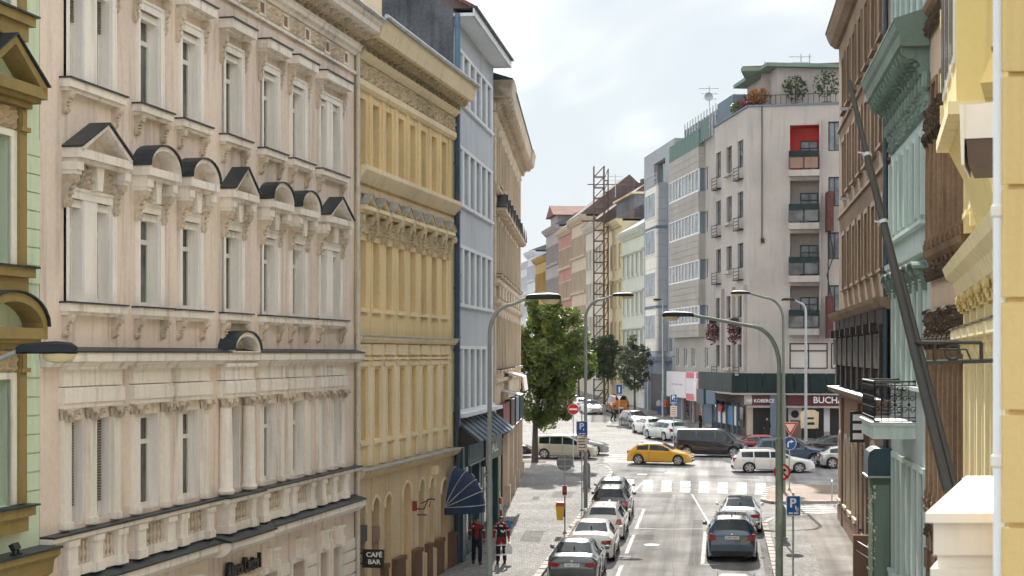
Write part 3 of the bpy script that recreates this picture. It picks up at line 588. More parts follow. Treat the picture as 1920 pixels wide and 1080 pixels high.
# top frieze and main cornice
m = MB(); mould(m, 0, L, [(.06,17.95),(.09,17.93),(.09,17.85)]); mould(m, 0, L, [(.3,18.72),(.24,18.66),(.22,18.56),(.12,18.52),(.08,18.44)]); F.p(m, 'frieze_mould', 'cream')
n = 11; fw = L/n
for i in range(n):
    c = fw*(i+.5); s = MB(); wframe(s, c-.24, c+.24, 17.99, 18.4, -.04, .07, False, 0, .06); F.p(s, 'attic_window', 'cream'); F.p(MB().box(c-.18,c+.18,-.012,.02,18.05,18.34), 'pane', 'pinkbrown')
    rl = relief(fw-.62, .42, .17, 20+i, .045); part(MB().add([(x+c+fw/2, y-.02, z+17.99-F.zb) for x, y, z in rl.v], rl.f), 'relief_panel', 'ornament', F.o) if i < n-1 else None
modillions(F, 'modillion', 'ornament', 0, L, 30, 19.06, .22, .34, .6, True)
m = MB(); mould(m, 0, L+.04, [(.94,19.42),(.9,19.3),(.82,19.24),(.8,19.1),(.7,19.06)]); F.p(m, 'cornice', 'cream')
m = MB(); m.prism([(3.5,21.3),(-.98,19.48),(-.98,19.42),(3.5,19.42)], 'x', 0, L); F.p(m, 'roof', 'roofgrey')
m = MB(); m.tube([(0,-.98,19.5),(L+.1,-.98,19.46)], .06, 8); F.p(m, 'gutter', 'zinc', True)
pipe(F, L+.02, 1.2, 18.5, .065)
BEIGE = F

# ---- yellow ochre house
F = Fac('apartment_building', 'ochre yellow building with eight narrow bays and a row of small zinc-capped pediments', PC+UDIR*.1, PD, .7)
L = F.L; B = [.8+1.5*i for i in range(8)]
R4, R3, R2 = (15.14, 17.26), (10.75, 12.86), (6.6, 8.82)
arch = [(.62,.9,1.2,4.75),(2.2,.8,2.0,4.72),(3.65,.8,1.9,4.7),(5.95,1.15,1.3,4.9),(7.95,.75,2.4,4.85),(9.4,.7,2.4,4.8),(11.3,1.0,1.4,4.6)]
holes = [(u-.36, u+.36, a, b) for u in B for a, b in (R4, R3, R2)]+[(u-w/2, u+w/2, a, b, 1.) for u, w, a, b in arch]
m = MB(); wall(m, 0, L, 5.6, 19.0, [h for h in holes if h[2] > 5.5], .3, ends=12); F.p(m, 'wall', 'ochre')
m = MB(); wall(m, 0, L, .7, 5.6, [h for h in holes if h[2] < 5.5], .34); F.p(m, 'ground_floor_wall', 'ochretan')
kk = rustic_window(.72, 2.1, .26, fm='ochrelight', mull=False); 
k3 = rustic_window(.72, 2.1, .26, fm='ochrelight', mull=False, sill='ochrelight', sillw=.1, st=.04)
me_c = corbel(MB(), 0, 0, .2, .75, .22).mesh('corbel', 'ochrerelief')
me_k = MB().lathe([(.02,.0),(.16,.05),(.2,.16),(.16,.28),(.02,.3)], 8, (0,-.14,0)).mesh('festoon', 'ochrerelief', True)
pd3, cp3 = pediment(1.22, .5, .3, 't', .12, .07); pd3.materials[0] = MATS['ochrelight']; cp3.materials[0] = MATS['zinc']
for u in B:
    F.put(kk, u, R4[0]); w_ = F.put(k3, u, R3[0]); F.put(k3, u, R2[0])
    link('pediment', pd3, w_, (0,0,3.02)); link('pediment_cap', cp3, w_, (0,0,3.02))
    for s in (-.52, .52): link('corbel', me_c, w_, (s,0,2.85))
    link('festoon', me_k, w_, (.52+.23,0,2.72))
    rl = relief(.8, .42, .14, int(u*10), .045); part(MB().add([(x, y-.02, z+2.3) for x, y, z in rl.v], rl.f), 'relief_panel', 'ochrerelief', w_)
for i in range(9):
    u = .05+1.5*i
    for (a, b, w2) in ((15.14, 17.5, .16), (5.78, 8.9, .2)):
        s = MB(); s.box(max(0,u-w2),min(L,u+w2),-.05,.02,a,b); F.p(s, 'pilaster_strip', 'ochre' if a > 10 else 'ochrelight')
for u in B:
    s = MB(); s.box(u-.6,u+.6,-.08,.02,9.28,9.62); s.box(u-.64,u+.64,-.11,.02,9.12,9.2); s.box(u-.6,u+.6,-.06,.02,8.92,9.1); F.p(s, 'frieze_block', 'ochrelight')
    s = MB(); s.box(u-.5,u-.4,-.06,.02,5.8,8.9); s.box(u+.4,u+.5,-.06,.02,5.8,8.9); F.p(s, 'window_surround', 'ochrelight')
m = MB(); mould(m, 0, L, [(.36,15.12),(.36,14.98),(.28,14.86),(.1,14.62)]); F.p(m, 'sill_course', 'ochrelight')
m = MB(); m.box(0,L,-.06,.02,14.3,14.5); F.p(m, 'string_band', 'ochretan')
m = MB(); mould(m, 0, L, [(.22,9.86),(.22,9.78),(.12,9.66)]); F.p(m, 'string_course', 'ochrelight')
m = MB(); m.box(0,L+.05,-.26,.02,9.86,9.89); F.p(m, 'string_course_cap', 'zinc')
m = MB(); mould(m, 0, L, [(.32,5.7),(.32,5.62),(.22,5.5),(.08,5.4)]); F.p(m, 'ledge', 'ochretan')
for i in range(9): F.p(MB().box(L*i/9+.02,L*(i+1)/9-.02,-.4,.02,5.7,5.735), 'ledge_cap', 'zinc')
m = MB(); mould(m, 0, L, [(.16,17.78),(.16,17.6),(.08,17.5)]); F.p(m, 'architrave', 'ochrelight')
rl = relief(L-.1, .6, .2, 33, .05, 17); part(MB().add([(x+L/2, y-.03, z+17.79-F.zb) for x, y, z in rl.v], rl.f), 'relief_frieze', 'ochrerelief', F.o)
m = MB(); mould(m, 0, L, [(.3,18.62),(.22,18.5),(.12,18.4)]); F.p(m, 'frieze_mould', 'ochrelight')
modillions(F, 'modillion', 'ochrerelief', 0, L, 22, 18.98, .26, .34, .62, True)
m = MB(); mould(m, .0, L+.02, [(.95,19.55),(.86,19.22),(.78,18.98)]); F.p(m, 'cornice', 'ochrelight')
m = MB(); m.prism([(6,22.4),(-.98,19.6),(-.98,19.55),(6,19.55)], 'x', 0, L); F.p(m, 'roof', 'roofgrey')
m = MB(); m.tube([(0,-1.0,19.62),(L+.05,-1.0,19.58)], .07, 8); F.p(m, 'gutter', 'zinc', True)
m = MB(); m.box(-.1,.02,-.85,.3,19.3,20.5); F.p(m, 'parapet_end', 'ochrelight')
pg = [('window', None)]
for j, (u, w_, a, b) in enumerate(arch):
    r = w_/2; s = MB(); s.strip([(u-(r+.09)*math.cos(t), b-r+(r+.09)*math.sin(t)) for t in [math.pi*q/12 for q in range(13)]], .09, 'y', -.05, .02)
    F.p(s, 'arch_mould', 'ochrelight')
    dark = j in (0, 1, 4, 5)
    s = MB(); wframe(s, u-r, u+r, a, b-r*.4, .26, .06, j == 1, .72 if dark else .0); f_ = F.p(s, 'window', 'framedark' if dark else 'ochrelight')
    part(MB().box(u-r,u+r,.3,.32,a-F.zb,b-F.zb), 'pane', 'shopglass' if dark else 'ochretan', f_)
part(MB().box(.2,1.1,-.06,.2,3.45-F.zb,3.95-F.zb), 'shop_fascia', 'framedark', F.o); part(MB().box(1.8,2.6,-.03,.22,3.3-F.zb,3.75-F.zb), 'shop_fascia', 'pinkbrown', F.o)
for a, b in ((2.75,3.2),(4.1,5.3),(6.6,7.5),(8.4,9.0),(9.8,10.7),(11.85,L)):
    F.p(MB().box(a,b,-.16,.02,.7,2.35).box(a-.03,b+.03,-.2,.02,2.35,2.5), 'plinth_block', 'plinth')
for a, b in ((7.5,8.4),(9.0,9.8)): F.p(MB().box(a,b,-.1,.02,.7,2.2), 'plinth_block', 'ochretan')
part(MB().box(9.35,9.85,-.16,.03,4.92-F.zb,5.22-F.zb), 'alarm_box', 'ochrelight', F.o)
pipe(F, L-.02, 1.2, 19.0, .1, 'pipedark', -.14)
YELL = F
def on(F, u, y, z): return F.o.matrix_basis @ Vector((u, y, z-F.zb))
bpy.context.view_layer.update()
# wall sign and the bent iron sign bracket
rzL = math.atan2(UDIR.y, UDIR.x)
t = thing('cafe_sign', 'black projecting sign reading CAFE BAR beside the arched doorway', 'sign', tuple(on(YELL, .35, -.02, 2.72)), rzL)
part(MB().box(-.05,.05,-.8,-.12,0,.56), 'sign_panel', 'black', t); part(MB().box(-.015,.015,-.12,.02,.1,.14).box(-.015,.015,-.12,.02,.42,.46), 'bracket', 'iron', t)
text('CAFÉ', 'lettering', .2, .004, 'textwhite', t, (-.06,-.5,.4), (R(90),0,R(-90)), 1.1, .004); text('BAR', 'lettering', .2, .004, 'textwhite', t, (-.06,-.5,.18), (R(90),0,R(-90)), 1.1, .004)
t = thing('iron_sign_bracket', 'bent iron arm with small triangular sign on the ochre wall', 'bracket', tuple(on(YELL, 6.9, -.02, 3.9)), rzL)
part(MB().tube([(0,0,0),(0,-.35,.0),(0,-.5,.35),(0,-.75,.35)], .025, 6).tube([(0,-.1,-.2),(0,-.45,-.2)], .02, 6).tube([(.9,0,.1),(.9,-.4,.3),(.9,-.3,.0)], .02, 6), 'bracket_arm', 'iron', t); part(MB().box(-.25,-.21,-.16,.0,-.05,.3), 'sign_panel', 'redsign', t)

# ---- blue-grey house with shop
F = Fac('apartment_building', 'pale blue-grey building with rows of white-banded windows above a teal shopfront', PD+(PE-PD).normalized()*.05, PE, 1.0)
L = F.L; ROWS = [(19.25, 21.2), (15.25, 17.4), (11.3, 13.5), (7.1, 9.5)]
n = 6; BU = [.55+(L-1.3)*(i+.5)/n for i in range(n)]
m = MB(); wall(m, 0, L, 1.0, 22.6, [(u-.52, u+.52, a, b) for u in BU for a, b in ROWS]+[(.5, L-.3, 1.2, 5.2)], .24, ends=11); F.p(m, 'wall', 'blue')
k = {}
for a, b in ROWS:
    kk = rustic_window(1.04, b-a, .18, sill=None, mull=True, gm='glassbright')
    for u in BU: F.put(kk, u, a)
    s = MB(); s.box(.3,L-.5,-.06,.02,b,b+.14); s.box(.3,L-.5,-.12,.1,a-.12,a); F.p(s, 'window_band', 'bluewhite')
    for i in range(n+1):
        u = .55+(L-1.3)*i/n; s = MB(); s.box(u-.19,u+.19,-.05,.02,a,b); F.p(s, 'window_pier', 'bluewhite')
m = MB(); m.box(-.05,L+.1,-.78,.02,22.3,22.42); m.box(-.05,L+.1,-.82,-.76,22.3,22.6); F.p(m, 'eaves', 'bluewhite')
m = MB(); m.prism([(5.5,26.2),(-.88,22.68),(-.88,22.6),(5.5,22.6)], 'x', -.06, L+.06); F.p(m, 'roof', 'roofbrown')
m = MB(); m.prism([(0,19.0),(0,22.6),(5.5,25.9),(11,22.6),(11,19.0)], 'x', -.08, -.01); F.p(m, 'gable_wall', 'gable')
m = MB(); m.prism([(-.7,22.75),(5.5,26.3),(11,22.9),(11,22.8),(5.5,26.15),(-.7,22.6)], 'x', -.2, .3); F.p(m, 'verge_tiles', 'rooftile')
pipe(F, -.02, 6.5, 22.4, .11, 'pipeblue', -.16)
m = MB(); m.tube([(0,-.88,22.64),(L+.08,-.88,22.64)], .06, 8); F.p(m, 'gutter', 'cap', True)
# lean-to canopy: glazing bars and standing-seam sheets
for i in range(9):
    a, b = .1+(L-.2)*i/9, .1+(L-.2)*(i+1)/9; s = MB(); s.prism([(.0,6.75),(-1.0,5.95),(-1.0,5.9),(.0,6.7)], 'x', a+.02, b-.02); F.p(s, 'canopy_sheet', 'slate')
    F.p(MB().prism([(.0,6.8),(-1.02,5.99),(-1.02,5.93),(.0,6.74)], 'x', a-.02, a+.02), 'canopy_seam', 'cap')
F.p(MB().prism([(.0,6.7),(-1.0,5.9),(-.2,5.7),(.0,5.7)], 'x', .1, .14), 'canopy_cheek', 'black')
F.p(MB().box(.1,L-.1,-.45,.02,6.85,7.0), 'canopy_flashing', 'bluewhite')
F.p(MB().box(.3,.95,-.32,.1,1.0,5.7), 'shop_pilaster', 'tealpaint')
for u in (5.0, 5.7, L-.45): F.p(MB().box(u-.22,u+.22,-.3,.1,1.0,5.2), 'shop_pilaster', 'tealpaint')
F.p(MB().box(1.0,5.2,-.42,.1,4.95,5.85).box(.95,5.25,-.5,.1,5.78,5.9).box(.95,5.25,-.48,.1,4.9,5.0), 'fascia', 'tealpaint'); o = F.p(MB().box(1.2,5.05,-.445,-.41,5.1,5.7), 'fascia_panel', 'slate')
F.p(MB().box(5.3,5.62,-.5,.1,4.6,5.9), 'fascia_end', 'tealdark')
F.p(MB().box(5.65,L-.2,-.42,.1,4.75,5.75), 'fascia', 'greensign'); text('HALL', 'lettering', .62, .02, 'textwhite', F.o, (8.0,-.44,5.25-F.zb), sx=1.9, bold=.01)
for (a, b) in ((1.05,2.4),(2.5,3.8),(3.9,4.75),(5.95,7.3),(7.4,8.8),(8.9,10.2)):
    s = MB(); wframe(s, a, b, 1.65, 4.85, -.1, .09, False, .75, .1); f_ = F.p(s, 'shop_window', 'tealpaint'); part(MB().box(a+.05,b-.05,-.06,-.03,1.7-F.zb,4.8-F.zb), 'pane', 'glassbright', f_)
    F.p(MB().box(a,b,-.16,.1,1.0,1.65), 'stall_riser', 'tealpaint')
BLUE = F
# half-dome awning
bpy.context.view_layer.update()
t = thing('shop_awning', 'navy blue half-dome shop awning with white lettering', 'awning', tuple(on(YELL, L*0+12.05, -.05, 3.55)), rzL)
ST = [(1.45*math.cos(R(a)), 1.5*math.sin(R(a))) for a in (0, 18, 36, 54, 72, 90)]
def rib(a, y0=-.02):      # hoop of the dome at elevation a
    return [(-.95*math.cos(q), -1.35*math.cos(R(a))*math.sin(q), 1.5*math.sin(R(a))*math.sin(q)) for q in [math.pi*i/12 for i in range(13)]]
hoops = [rib(a) for a in (2, 22, 42, 62, 82)]
for h0, h1 in zip(hoops[:-1], hoops[1:]):
    s = MB(); s.add(h0+h1, [(i, i+1, 14+i, 13+i) for i in range(12)]); part(s, 'awning_panel', 'navy', t, smooth=True)
for h in hoops: part(MB().tube(h, .018, 5), 'awning_hoop', 'zinc', t)
part(MB().add(hoops[0]+[(x*1.0, y, z-.28) for x, y, z in hoops[0]], [(i, i+1, 14+i, 13+i) for i in range(12)]), 'awning_valance', 'navy', t)
for s_, a, q, sz in (('MULTI', 50, .60, .27), ('COMP', 29, .58, .36), ('REAL', 7.5, .58, .20)):
    o = text(s_, 'lettering', sz, .0, 'textwhite', t, (0,0,0), (0,0,0), 1.0, .006); o.scale = (1, 1, 1)
    for v in o.data.vertices:      # lay the letters on the cloth
        qq = math.pi*q+v.co.x/1.15; aa = R(a)+v.co.y/1.42
        v.co = (-.965*math.cos(qq), -1.372*math.cos(aa)*math.sin(qq), 1.525*math.sin(aa)*math.sin(qq)+.006)

# ---- tan house before the crossing
F = Fac('apartment_building', 'tan stuccoed corner building with heavy overhanging cornice behind the street tree', PE+(PF-PE).normalized()*.05, PF, 1.2)
L = F.L; nb = 9; BU = [1.9+(L-3.0)*(i+.5)/nb for i in range(nb)]
ROWS = [(17.3, 19.6), (13.1, 15.6), (8.6, 11.1)]
m = MB(); wall(m, 0, L, 6.9, 21.0, [(u-.6, u+.6, a, b) for u in BU for a, b in ROWS], .3, ends=12); F.p(m, 'wall', 'tan')
shop = [(2.5, 8.6), (10, 14.2), (15.4, 19.6), (20.8, 26.4)]
m = MB(); wall(m, 0, L, 1.2, 6.9, [(a, b, 1.4, 5.6) for a, b in shop], .4); F.p(m, 'ground_floor_wall', 'tan')
k4 = rustic_window(1.2, 2.3, .24, sm='tanlight', st=.18, sw=.1, sill='tanlight', sillw=.25); k3 = rustic_window(1.2, 2.5, .24, sm='tanlight', st=.18, sw=.1, sill='tanlight', sillw=.25, capm='cap')
pd, cp = pediment(2.1, .85, .45, 't', .16, .1); pd.materials[0] = MATS['tanlight']
for u in BU:
    F.put(k4, u, ROWS[0][0]); w_ = F.put(k3, u, ROWS[1][0]); F.put(k3, u, ROWS[2][0])
    link('pediment', pd, w_, (0,0,2.9)); link('pediment_cap', cp, w_, (0,0,2.9))
    s = MB(); s.box(-.75,.75,-.14,.02,-1.1,-.25); part(s, 'apron_panel', 'tanlight', w_)
for z in (12.6, 11.7, 8.0, 16.9):
    m = MB(); mould(m, 0, L, [(.22,z+.14),(.2,z),(.08,z-.1)]); F.p(m, 'string_course', 'tanlight')
for i in range(26):
    z = 7.1+i*.53
    for ub in (.05, L-1.1): F.p(MB().box(ub,ub+1.0,-.06,.02,z,z+.5), 'quoin', 'tan')
rl = relief(L-.2, .9, .16, 55, .12, 26); part(MB().add([(x+L/2, y-.02, z+19.95-F.zb) for x, y, z in rl.v], rl.f), 'relief_frieze', 'tanlight', F.o)
modillions(F, 'modillion', 'tanlight', 0, L, 24, 21.0, .35, .55, .75, True)
m = MB(); mould(m, -.03, L+.7, [(.85,21.75),(.8,21.5),(.76,21.1),(.65,21.0)]); mould(m, -.03, 2.6, [(.95,21.76),(.9,21.51),(.84,21.11),(.75,21.01)]); mould(m, L-3, L+.8, [(.98,21.77),(.92,21.52),(.86,21.12),(.75,21.02)]); F.p(m, 'cornice', 'tanlight')
m = MB(); m.prism([(5,23.6),(-.9,21.82),(-.9,21.775),(5,21.775)], 'x', -.05, L+.4); F.p(m, 'roof', 'tealdark')
for i, (a, b) in enumerate(shop):
    c = ('framebrown', 'burgundy', 'framedark', 'framebrown')[i]
    s = MB(); wframe(s, a, b, 1.4, 5.4, .05, .14, True, .8, .12); f_ = F.p(s, 'shop_window', c); part(MB().box(a+.1,b-.1,.1,.13,1.5-F.zb,5.3-F.zb), 'pane', 'glassbright', f_)
    F.p(MB().box(a-.2,b+.2,-.3,.1,5.5,6.9), 'fascia', ('redsign', 'framebrown', 'slate', 'tealdark')[i])
    F.p(MB().box(a-.25,a-.2,-.34,.1,5.4,6.95).box(a-.25,b+.25,-.34,.1,5.38,5.46), 'fascia_trim', 'framedark')
    for e in (a-.75, b+.3): F.p(MB().box(e,e+.5,-.32,.05,1.2,2.6).box(e+.06,e+.44,-.2,.05,2.6,5.4), 'stone_pier', 'tanlight')
bpy.context.view_layer.update()
t = thing('bay_canopy', 'small white sloping sheet-metal canopy above the red shop sign', 'canopy', tuple(on(F, 9.5, -.05, 7.4)), math.atan2((PF-PE).y, (PF-PE).x))
part(MB().prism([(0,1.0),(-.9,.75),(-1.0,0),(-.9,0),(-.82,.68),(0,.92)], 'x', 0, 4.5), 'sheet', 'stonewhite', t); part(MB().prism([(0,.1),(-.95,-.1),(-.95,-.14),(0,.06)], 'x', -3.6, -.1), 'side_sheet', 'zinc', t)
TAN = F
# ================================================================ right street front (u runs from the crossing towards the camera)
DR = lambda x: 16710/(x-1354)
Q0, Q1, Q2, Q3 = pl(1573, DR(1573)), pl(1670, DR(1670)), pl(1745, DR(1745)), pl(1820, DR(1820))
RD = (Q1-Q0).normalized(); rzR = math.atan2(RD.y, RD.x)
# ---- brown house on the corner
F = Fac('apartment_building', 'weathered brown building with dark panelled bay floor on the right-hand corner', Q0, Q1, 1.2)
L = F.L; nb = 7; BU = [1.9+(L-3.2)*(i+.5)/nb for i in range(nb)]
ROWS = [(20.4, 22.8), (16.6, 19.0), (12.3, 14.7)]
m = MB(); wall(m, 0, L, 10.9, 24.2, [(u-.6, u+.6, a, b) for u in BU for a, b in ROWS], .3, ends=12); F.p(m, 'wall', 'brown')
m = MB(); GA = [(1.2,1.5),(4.6,1.5),(7.3,1.5),(10.0,1.5),(13.4,2.2),(17.6,2.2)]
wall(m, 0, L, 1.2, 7.6, [(u-w/2, u+w/2, 2.5 if w < 2 else 1.3, 5.6 if w < 2 else 6.0, .9) for u, w in GA], .12, ends=12); F.p(m, 'ground_floor_wall', 'pinkbrown')
kk = rustic_window(1.2, 2.4, .12, fm='framebrown', sm='brown', st=.2, sw=.07, sill='brown', sillw=.16)
for u in BU:
    for a, b in ROWS: F.put(kk, u, a)
for u, w in GA:
    r = w/2; s = MB(); s.strip([(u-(r+.14)*math.cos(t), (5.6 if w < 2 else 6.0)-r*.9+(r*.9+.14)*math.sin(t)) for t in [math.pi*q/12 for q in range(13)]], .14, 'y', -.07, .02); s.box(u-r-.14,u-r,-.07,.02,2.3,4.9 if w < 2 else 5.0); s.box(u+r,u+r+.14,-.07,.02,2.3,4.9 if w < 2 else 5.0); F.p(s, 'arch_mould', 'tanlight')
    f_ = F.p(MB().box(u-r,u+r,.1,.14,1.3,6.0), 'arched_window' if w < 2 else 'arched_door', 'olive' if w < 2 else 'framebrown')
    if w < 2:
        F.p(MB().box(u-r-.15,u+r+.15,-.14,.05,2.36,2.5), 'window_sill', 'tanlight')
for u in (2.9, 11.9, 15.5): F.p(MB().box(u-.3,u+.3,-.12,.03,1.2,7.3), 'pier', 'plinth')
F.p(MB().box(.0,L,-.08,.02,1.2,2.2), 'plinth', 'pinkbrown')
m = MB(); mould(m, -.4, L, [(.5,11.2),(.45,11.05),(.3,10.9),(.1,10.8)]); F.p(m, 'cornice', 'brown')
m = MB(); mould(m, -.4, L, [(.5,7.75),(.48,7.6),(.2,7.45)]); F.p(m, 'cornice', 'brown'); F.p(MB().box(-.42,L,-.54,.02,7.75,7.79), 'cornice_cap', 'zinc')
m = MB(); m.box(0,L,.02,.4,7.5,10.9); m.box(0,L,.02,11,7.45,7.55); F.p(m, 'bay_floor_wall', 'brownpanel')
nb2 = 8
for i in range(nb2):
    u0 = .3+(L-.6)*i/nb2; u1 = u0+(L-.6)/nb2-.35
    F.p(MB().box(u0,u1,-.2,.05,7.9,8.75), 'bay_panel', 'brownpanel'); F.p(MB().box(u0,u1,-.2,.05,10.1,10.85), 'bay_panel', 'brownpanel')
    F.p(MB().box(u0+.15,u1-.15,-.3,-.2,8.8,10.0), 'bay_shutter', 'brownpanel'); F.p(MB().box(u1+.05,u1+.3,-.34,.05,7.9,10.3), 'bay_mullion', 'brownpanel')
    F.p(MB().box(u0-.04,u0+.3,-.42,.05,10.05,10.4), 'bay_bracket', 'brownpanel')
m = MB(); mould(m, -.35, L+.02, [(.6,24.6),(.52,24.35),(.4,24.1),(.15,23.9)]); F.p(m, 'cornice', 'brown')
m = MB(); m.prism([(5,27),(-.63,24.66),(-.63,24.6),(5,24.6)], 'x', -.38, L); F.p(m, 'roof', 'roofbrown')
for z in (15.7, 19.8):
    m = MB(); mould(m, 0, L, [(.1,z+.12),(.1,z)]); F.p(m, 'string_course', 'brown')
for u, z in ((9.0, 19.6), (9.0, 15.8)): part(MB().tube([(u,0,0),(u,-.3,.1)], .02, 5).box(u-.03,u+.03,-.6,-.28,-.02,.1), 'wall_lamp', 'galv', F.o, (0,0,z-F.zb))
pipe(F, L-.2, 1.5, 24, .09, 'pipedark', -.14)
BROWN = F
bpy.context.view_layer.update()
t = thing('projecting_shop_sign', 'black and white ornate sign hanging on the brown corner building', 'sign', tuple(on(F, 14.9, -.02, 5.9)), rzR)
part(MB().box(-.04,.04,-.62,-.02,0,1.2), 'sign_panel', 'black', t)
for i in range(3): part(MB().box(.041,.055,-.52,-.12,.12+i*.36,.36+i*.36), 'sign_letter', 'textwhite', t)
t = thing('low_gate', 'brown timber gate pier with thin steel rails beside the arched doors', 'gate', tuple(on(F, 18.6, -.7, 1.2)), rzR)
part(MB().box(-.12,.12,-.12,.7,0,1.55), 'gate_pier', 'plinth', t)
for z in (1.0, 1.35): part(MB().tube([(.1,0,z),(2.8,.3,z)], .02, 6), 'rail', 'galv', t)

# ---- teal house
F = Fac('apartment_building', 'pale teal building with deep green bracketed cornice and iron balcony', Q1+RD*.04, Q2, 1.0)
L = F.L; BU = [.8+(L-1.6)*(i+.5)/6 for i in range(6)]
ROWS = [(18.7, 20.9), (13.0, 15.35), (8.4, 11.3), (2.4, 6.0)]
m = MB(); wall(m, 0, L, 1.0, 21.6, [(u-.5, u+.5, a, b) for u in BU for a, b in ROWS], .22, ends=12); F.p(m, 'wall', 'teal')
for r, (a, b) in enumerate(ROWS):
    kk = rustic_window(1.0, b-a, .12, fm='tealgreen', sm='paleteal', st=.16, sw=.09, sill='paleteal', sillw=.2)
    for u in BU:
        w_ = F.put(kk, u, a)
        if r == 1:
            for sx in (-.66, .66): part(MB().box(sx-.07,sx+.07,-.16,.02,.1,b-a+.1), 'window_pilaster', 'paleteal', w_)
        if r == 2:
            part(MB().strip([(-.85*math.cos(q), .22*math.sin(q)+b-a+.34) for q in [math.pi*i/8 for i in range(9)]], .06, 'y', -.4, .02), 'window_hood', 'tealgreen', w_)
            for sx in (-.66, .66): part(corbel(MB(), sx, b-a+.34, .2, .6, .34), 'corbel', 'tealgreen', w_)
modillions(F, 'modillion', 'tealgreen', 0, L, 14, 17.55, .3, .75, .72, True)
m = MB(); mould(m, 0, L, [(.95,18.25),(.9,18.0),(.82,17.9),(.8,17.6),(.7,17.55)]); F.p(m, 'cornice', 'tealgreen')
F.p(MB().prism([(.02,18.6),(-.97,18.3),(-.97,18.25),(.02,18.25)], 'x', 0, L), 'cornice_cap', 'tealgreen')
rl = relief(L-.1, .9, .2, 61, .07, 12); part(MB().add([(x+L/2, y-.02, z+15.8-F.zb) for x, y, z in rl.v], rl.f), 'relief_frieze', 'tealgreen', F.o)
for u in [.1+(L-.2)*i/12 for i in range(13)]: F.p(MB().lathe([(.02,16.35),(.13,16.45),(.14,16.65),(.1,16.85),(.02,16.9)], 8, (u,-.1,0)), 'rosette', 'tealgreen', True)
m = MB(); mould(m, 0, L, [(.22,12.2),(.2,12.05),(.05,11.95)]); F.p(m, 'string_course', 'paleteal')
m = MB(); mould(m, 0, L, [(.9,22.6),(.85,22.3),(.2,21.6)]); F.p(m, 'cornice', 'tealgreen')
F.p(MB().prism([(5,24.6),(-.92,22.66),(-.92,22.6),(5,22.6)], 'x', 0, L), 'roof', 'roofgrey')
for z in (1.0,): F.p(MB().box(0,L,-.12,.02,1.0,2.3), 'plinth', 'paleteal')
TEAL = F
bpy.context.view_layer.update()
def uo(d): return (d-Q1.y)/RD.y-.04
# balcony
u0, u1 = uo(49.8), uo(46.0)
bal = thing('balcony', 'stone balcony slab with wrought iron scroll railing on the teal building', 'balcony', tuple(on(F, u0, 0, 6.85)), rzR)
BL = u1-u0
part(MB().box(0,BL,-1.2,.0,0,.38).box(-.05,BL+.05,-1.26,.0,.38,.46), 'slab', 'paleteal', bal)
part(MB().box(-.06,BL+.06,-1.28,0,.46,.49), 'slab_cap', 'zinc', bal)
rr = MB()
def run(mb, p, q, n):
    p, q = Vector(p), Vector(q)
    for h in (.52, .62, 1.55, 1.66): mb.tube([p+Vector((0,0,h)), q+Vector((0,0,h))], .018 if h < 1.6 else .03, 6)
    return [p+(q-p)*(i/n) for i in range(n+1)]
scroll = MB()
for sgn in (1, -1):
    for (cx, cz, r0) in ((.12*sgn,.3,.1),(.1*sgn,.62,.09),(.12*sgn,.9,.08)):
        scroll.tube([(cx+r0*(1-.12*k/2)*math.cos(k*.7*sgn), 0, cz+r0*(1-.12*k/2)*math.sin(k*.7)) for k in range(11)], .012, 5)
scroll.lathe([(.005,-.015),(.05,0),(.005,.015)], 8, (0,0,.45), 'y')
scroll.tube([(0,0,.0),(0,0,1.1)], .01, 5)
for sgn in (1, -1):
    for cz in (.3,.62,.9): scroll.tube([(0,0,cz),(.2*sgn,0,cz)], .008, 4)
sme = scroll.mesh('railing_scroll', 'iron')
bars = MB().tube([(0,0,.5),(0,0,1.66)], .014, 5).mesh('railing_bar', 'iron')
fr = MB()
for p, q, n, rz in (((0,-1.17,0),(BL,-1.17,0),16,0),((0,-1.17,0),(0,0,0),6,R(90)),((BL,-1.17,0),(BL,0,0),6,R(90))):
    for i, v in enumerate(run(fr, p, q, n)):
        link('railing_bar', bars, bal, v)
        if i % 2: link('railing_scroll', sme, bal, v+Vector((0,0,.54)), (0,0,rz))
part(fr, 'railing_rails', 'iron', bal)
# door vestibule with a round metal hood
v = thing('door_porch', 'narrow green timber porch with rounded dark hood on the pavement', 'porch', tuple(on(F, -1.2, 0, 1.1)), rzR)
part(MB().box(0,1.5,-.62,0,0,4.2), 'porch_body', 'tealdoor', v); part(MB().box(1.5,1.54,-.56,-.08,.2,3.9), 'porch_door', 'tealgreen', v)
part(MB().prism([(0,4.2),(-.78,4.2),(-.78,4.75),(-.72,4.98),(-.55,5.1),(0,5.1)], 'x', -.05, 1.62), 'hood', 'capblue', v); part(MB().box(-.07,1.66,-.82,0,4.14,4.2), 'hood_rim', 'galv', v)
vine = MB(); rv = random.Random(3)
for i in range(45):
    x, y, z = 1.6+rv.uniform(0,.12), -.62+rv.uniform(-.15,.12), rv.uniform(1.0,3.9); a = rv.uniform(.04,.1); q = rv.uniform(0,6)
    vine.poly([(x,y,z),(x+a*math.cos(q),y-a*.5,z+a*math.sin(q)),(x+a*.3,y-a,z+a),(x-a*.6,y,z+a*.6)])
part(vine, 'ornament_vine', 'stonewhite', v)['kind'] = 'stuff'

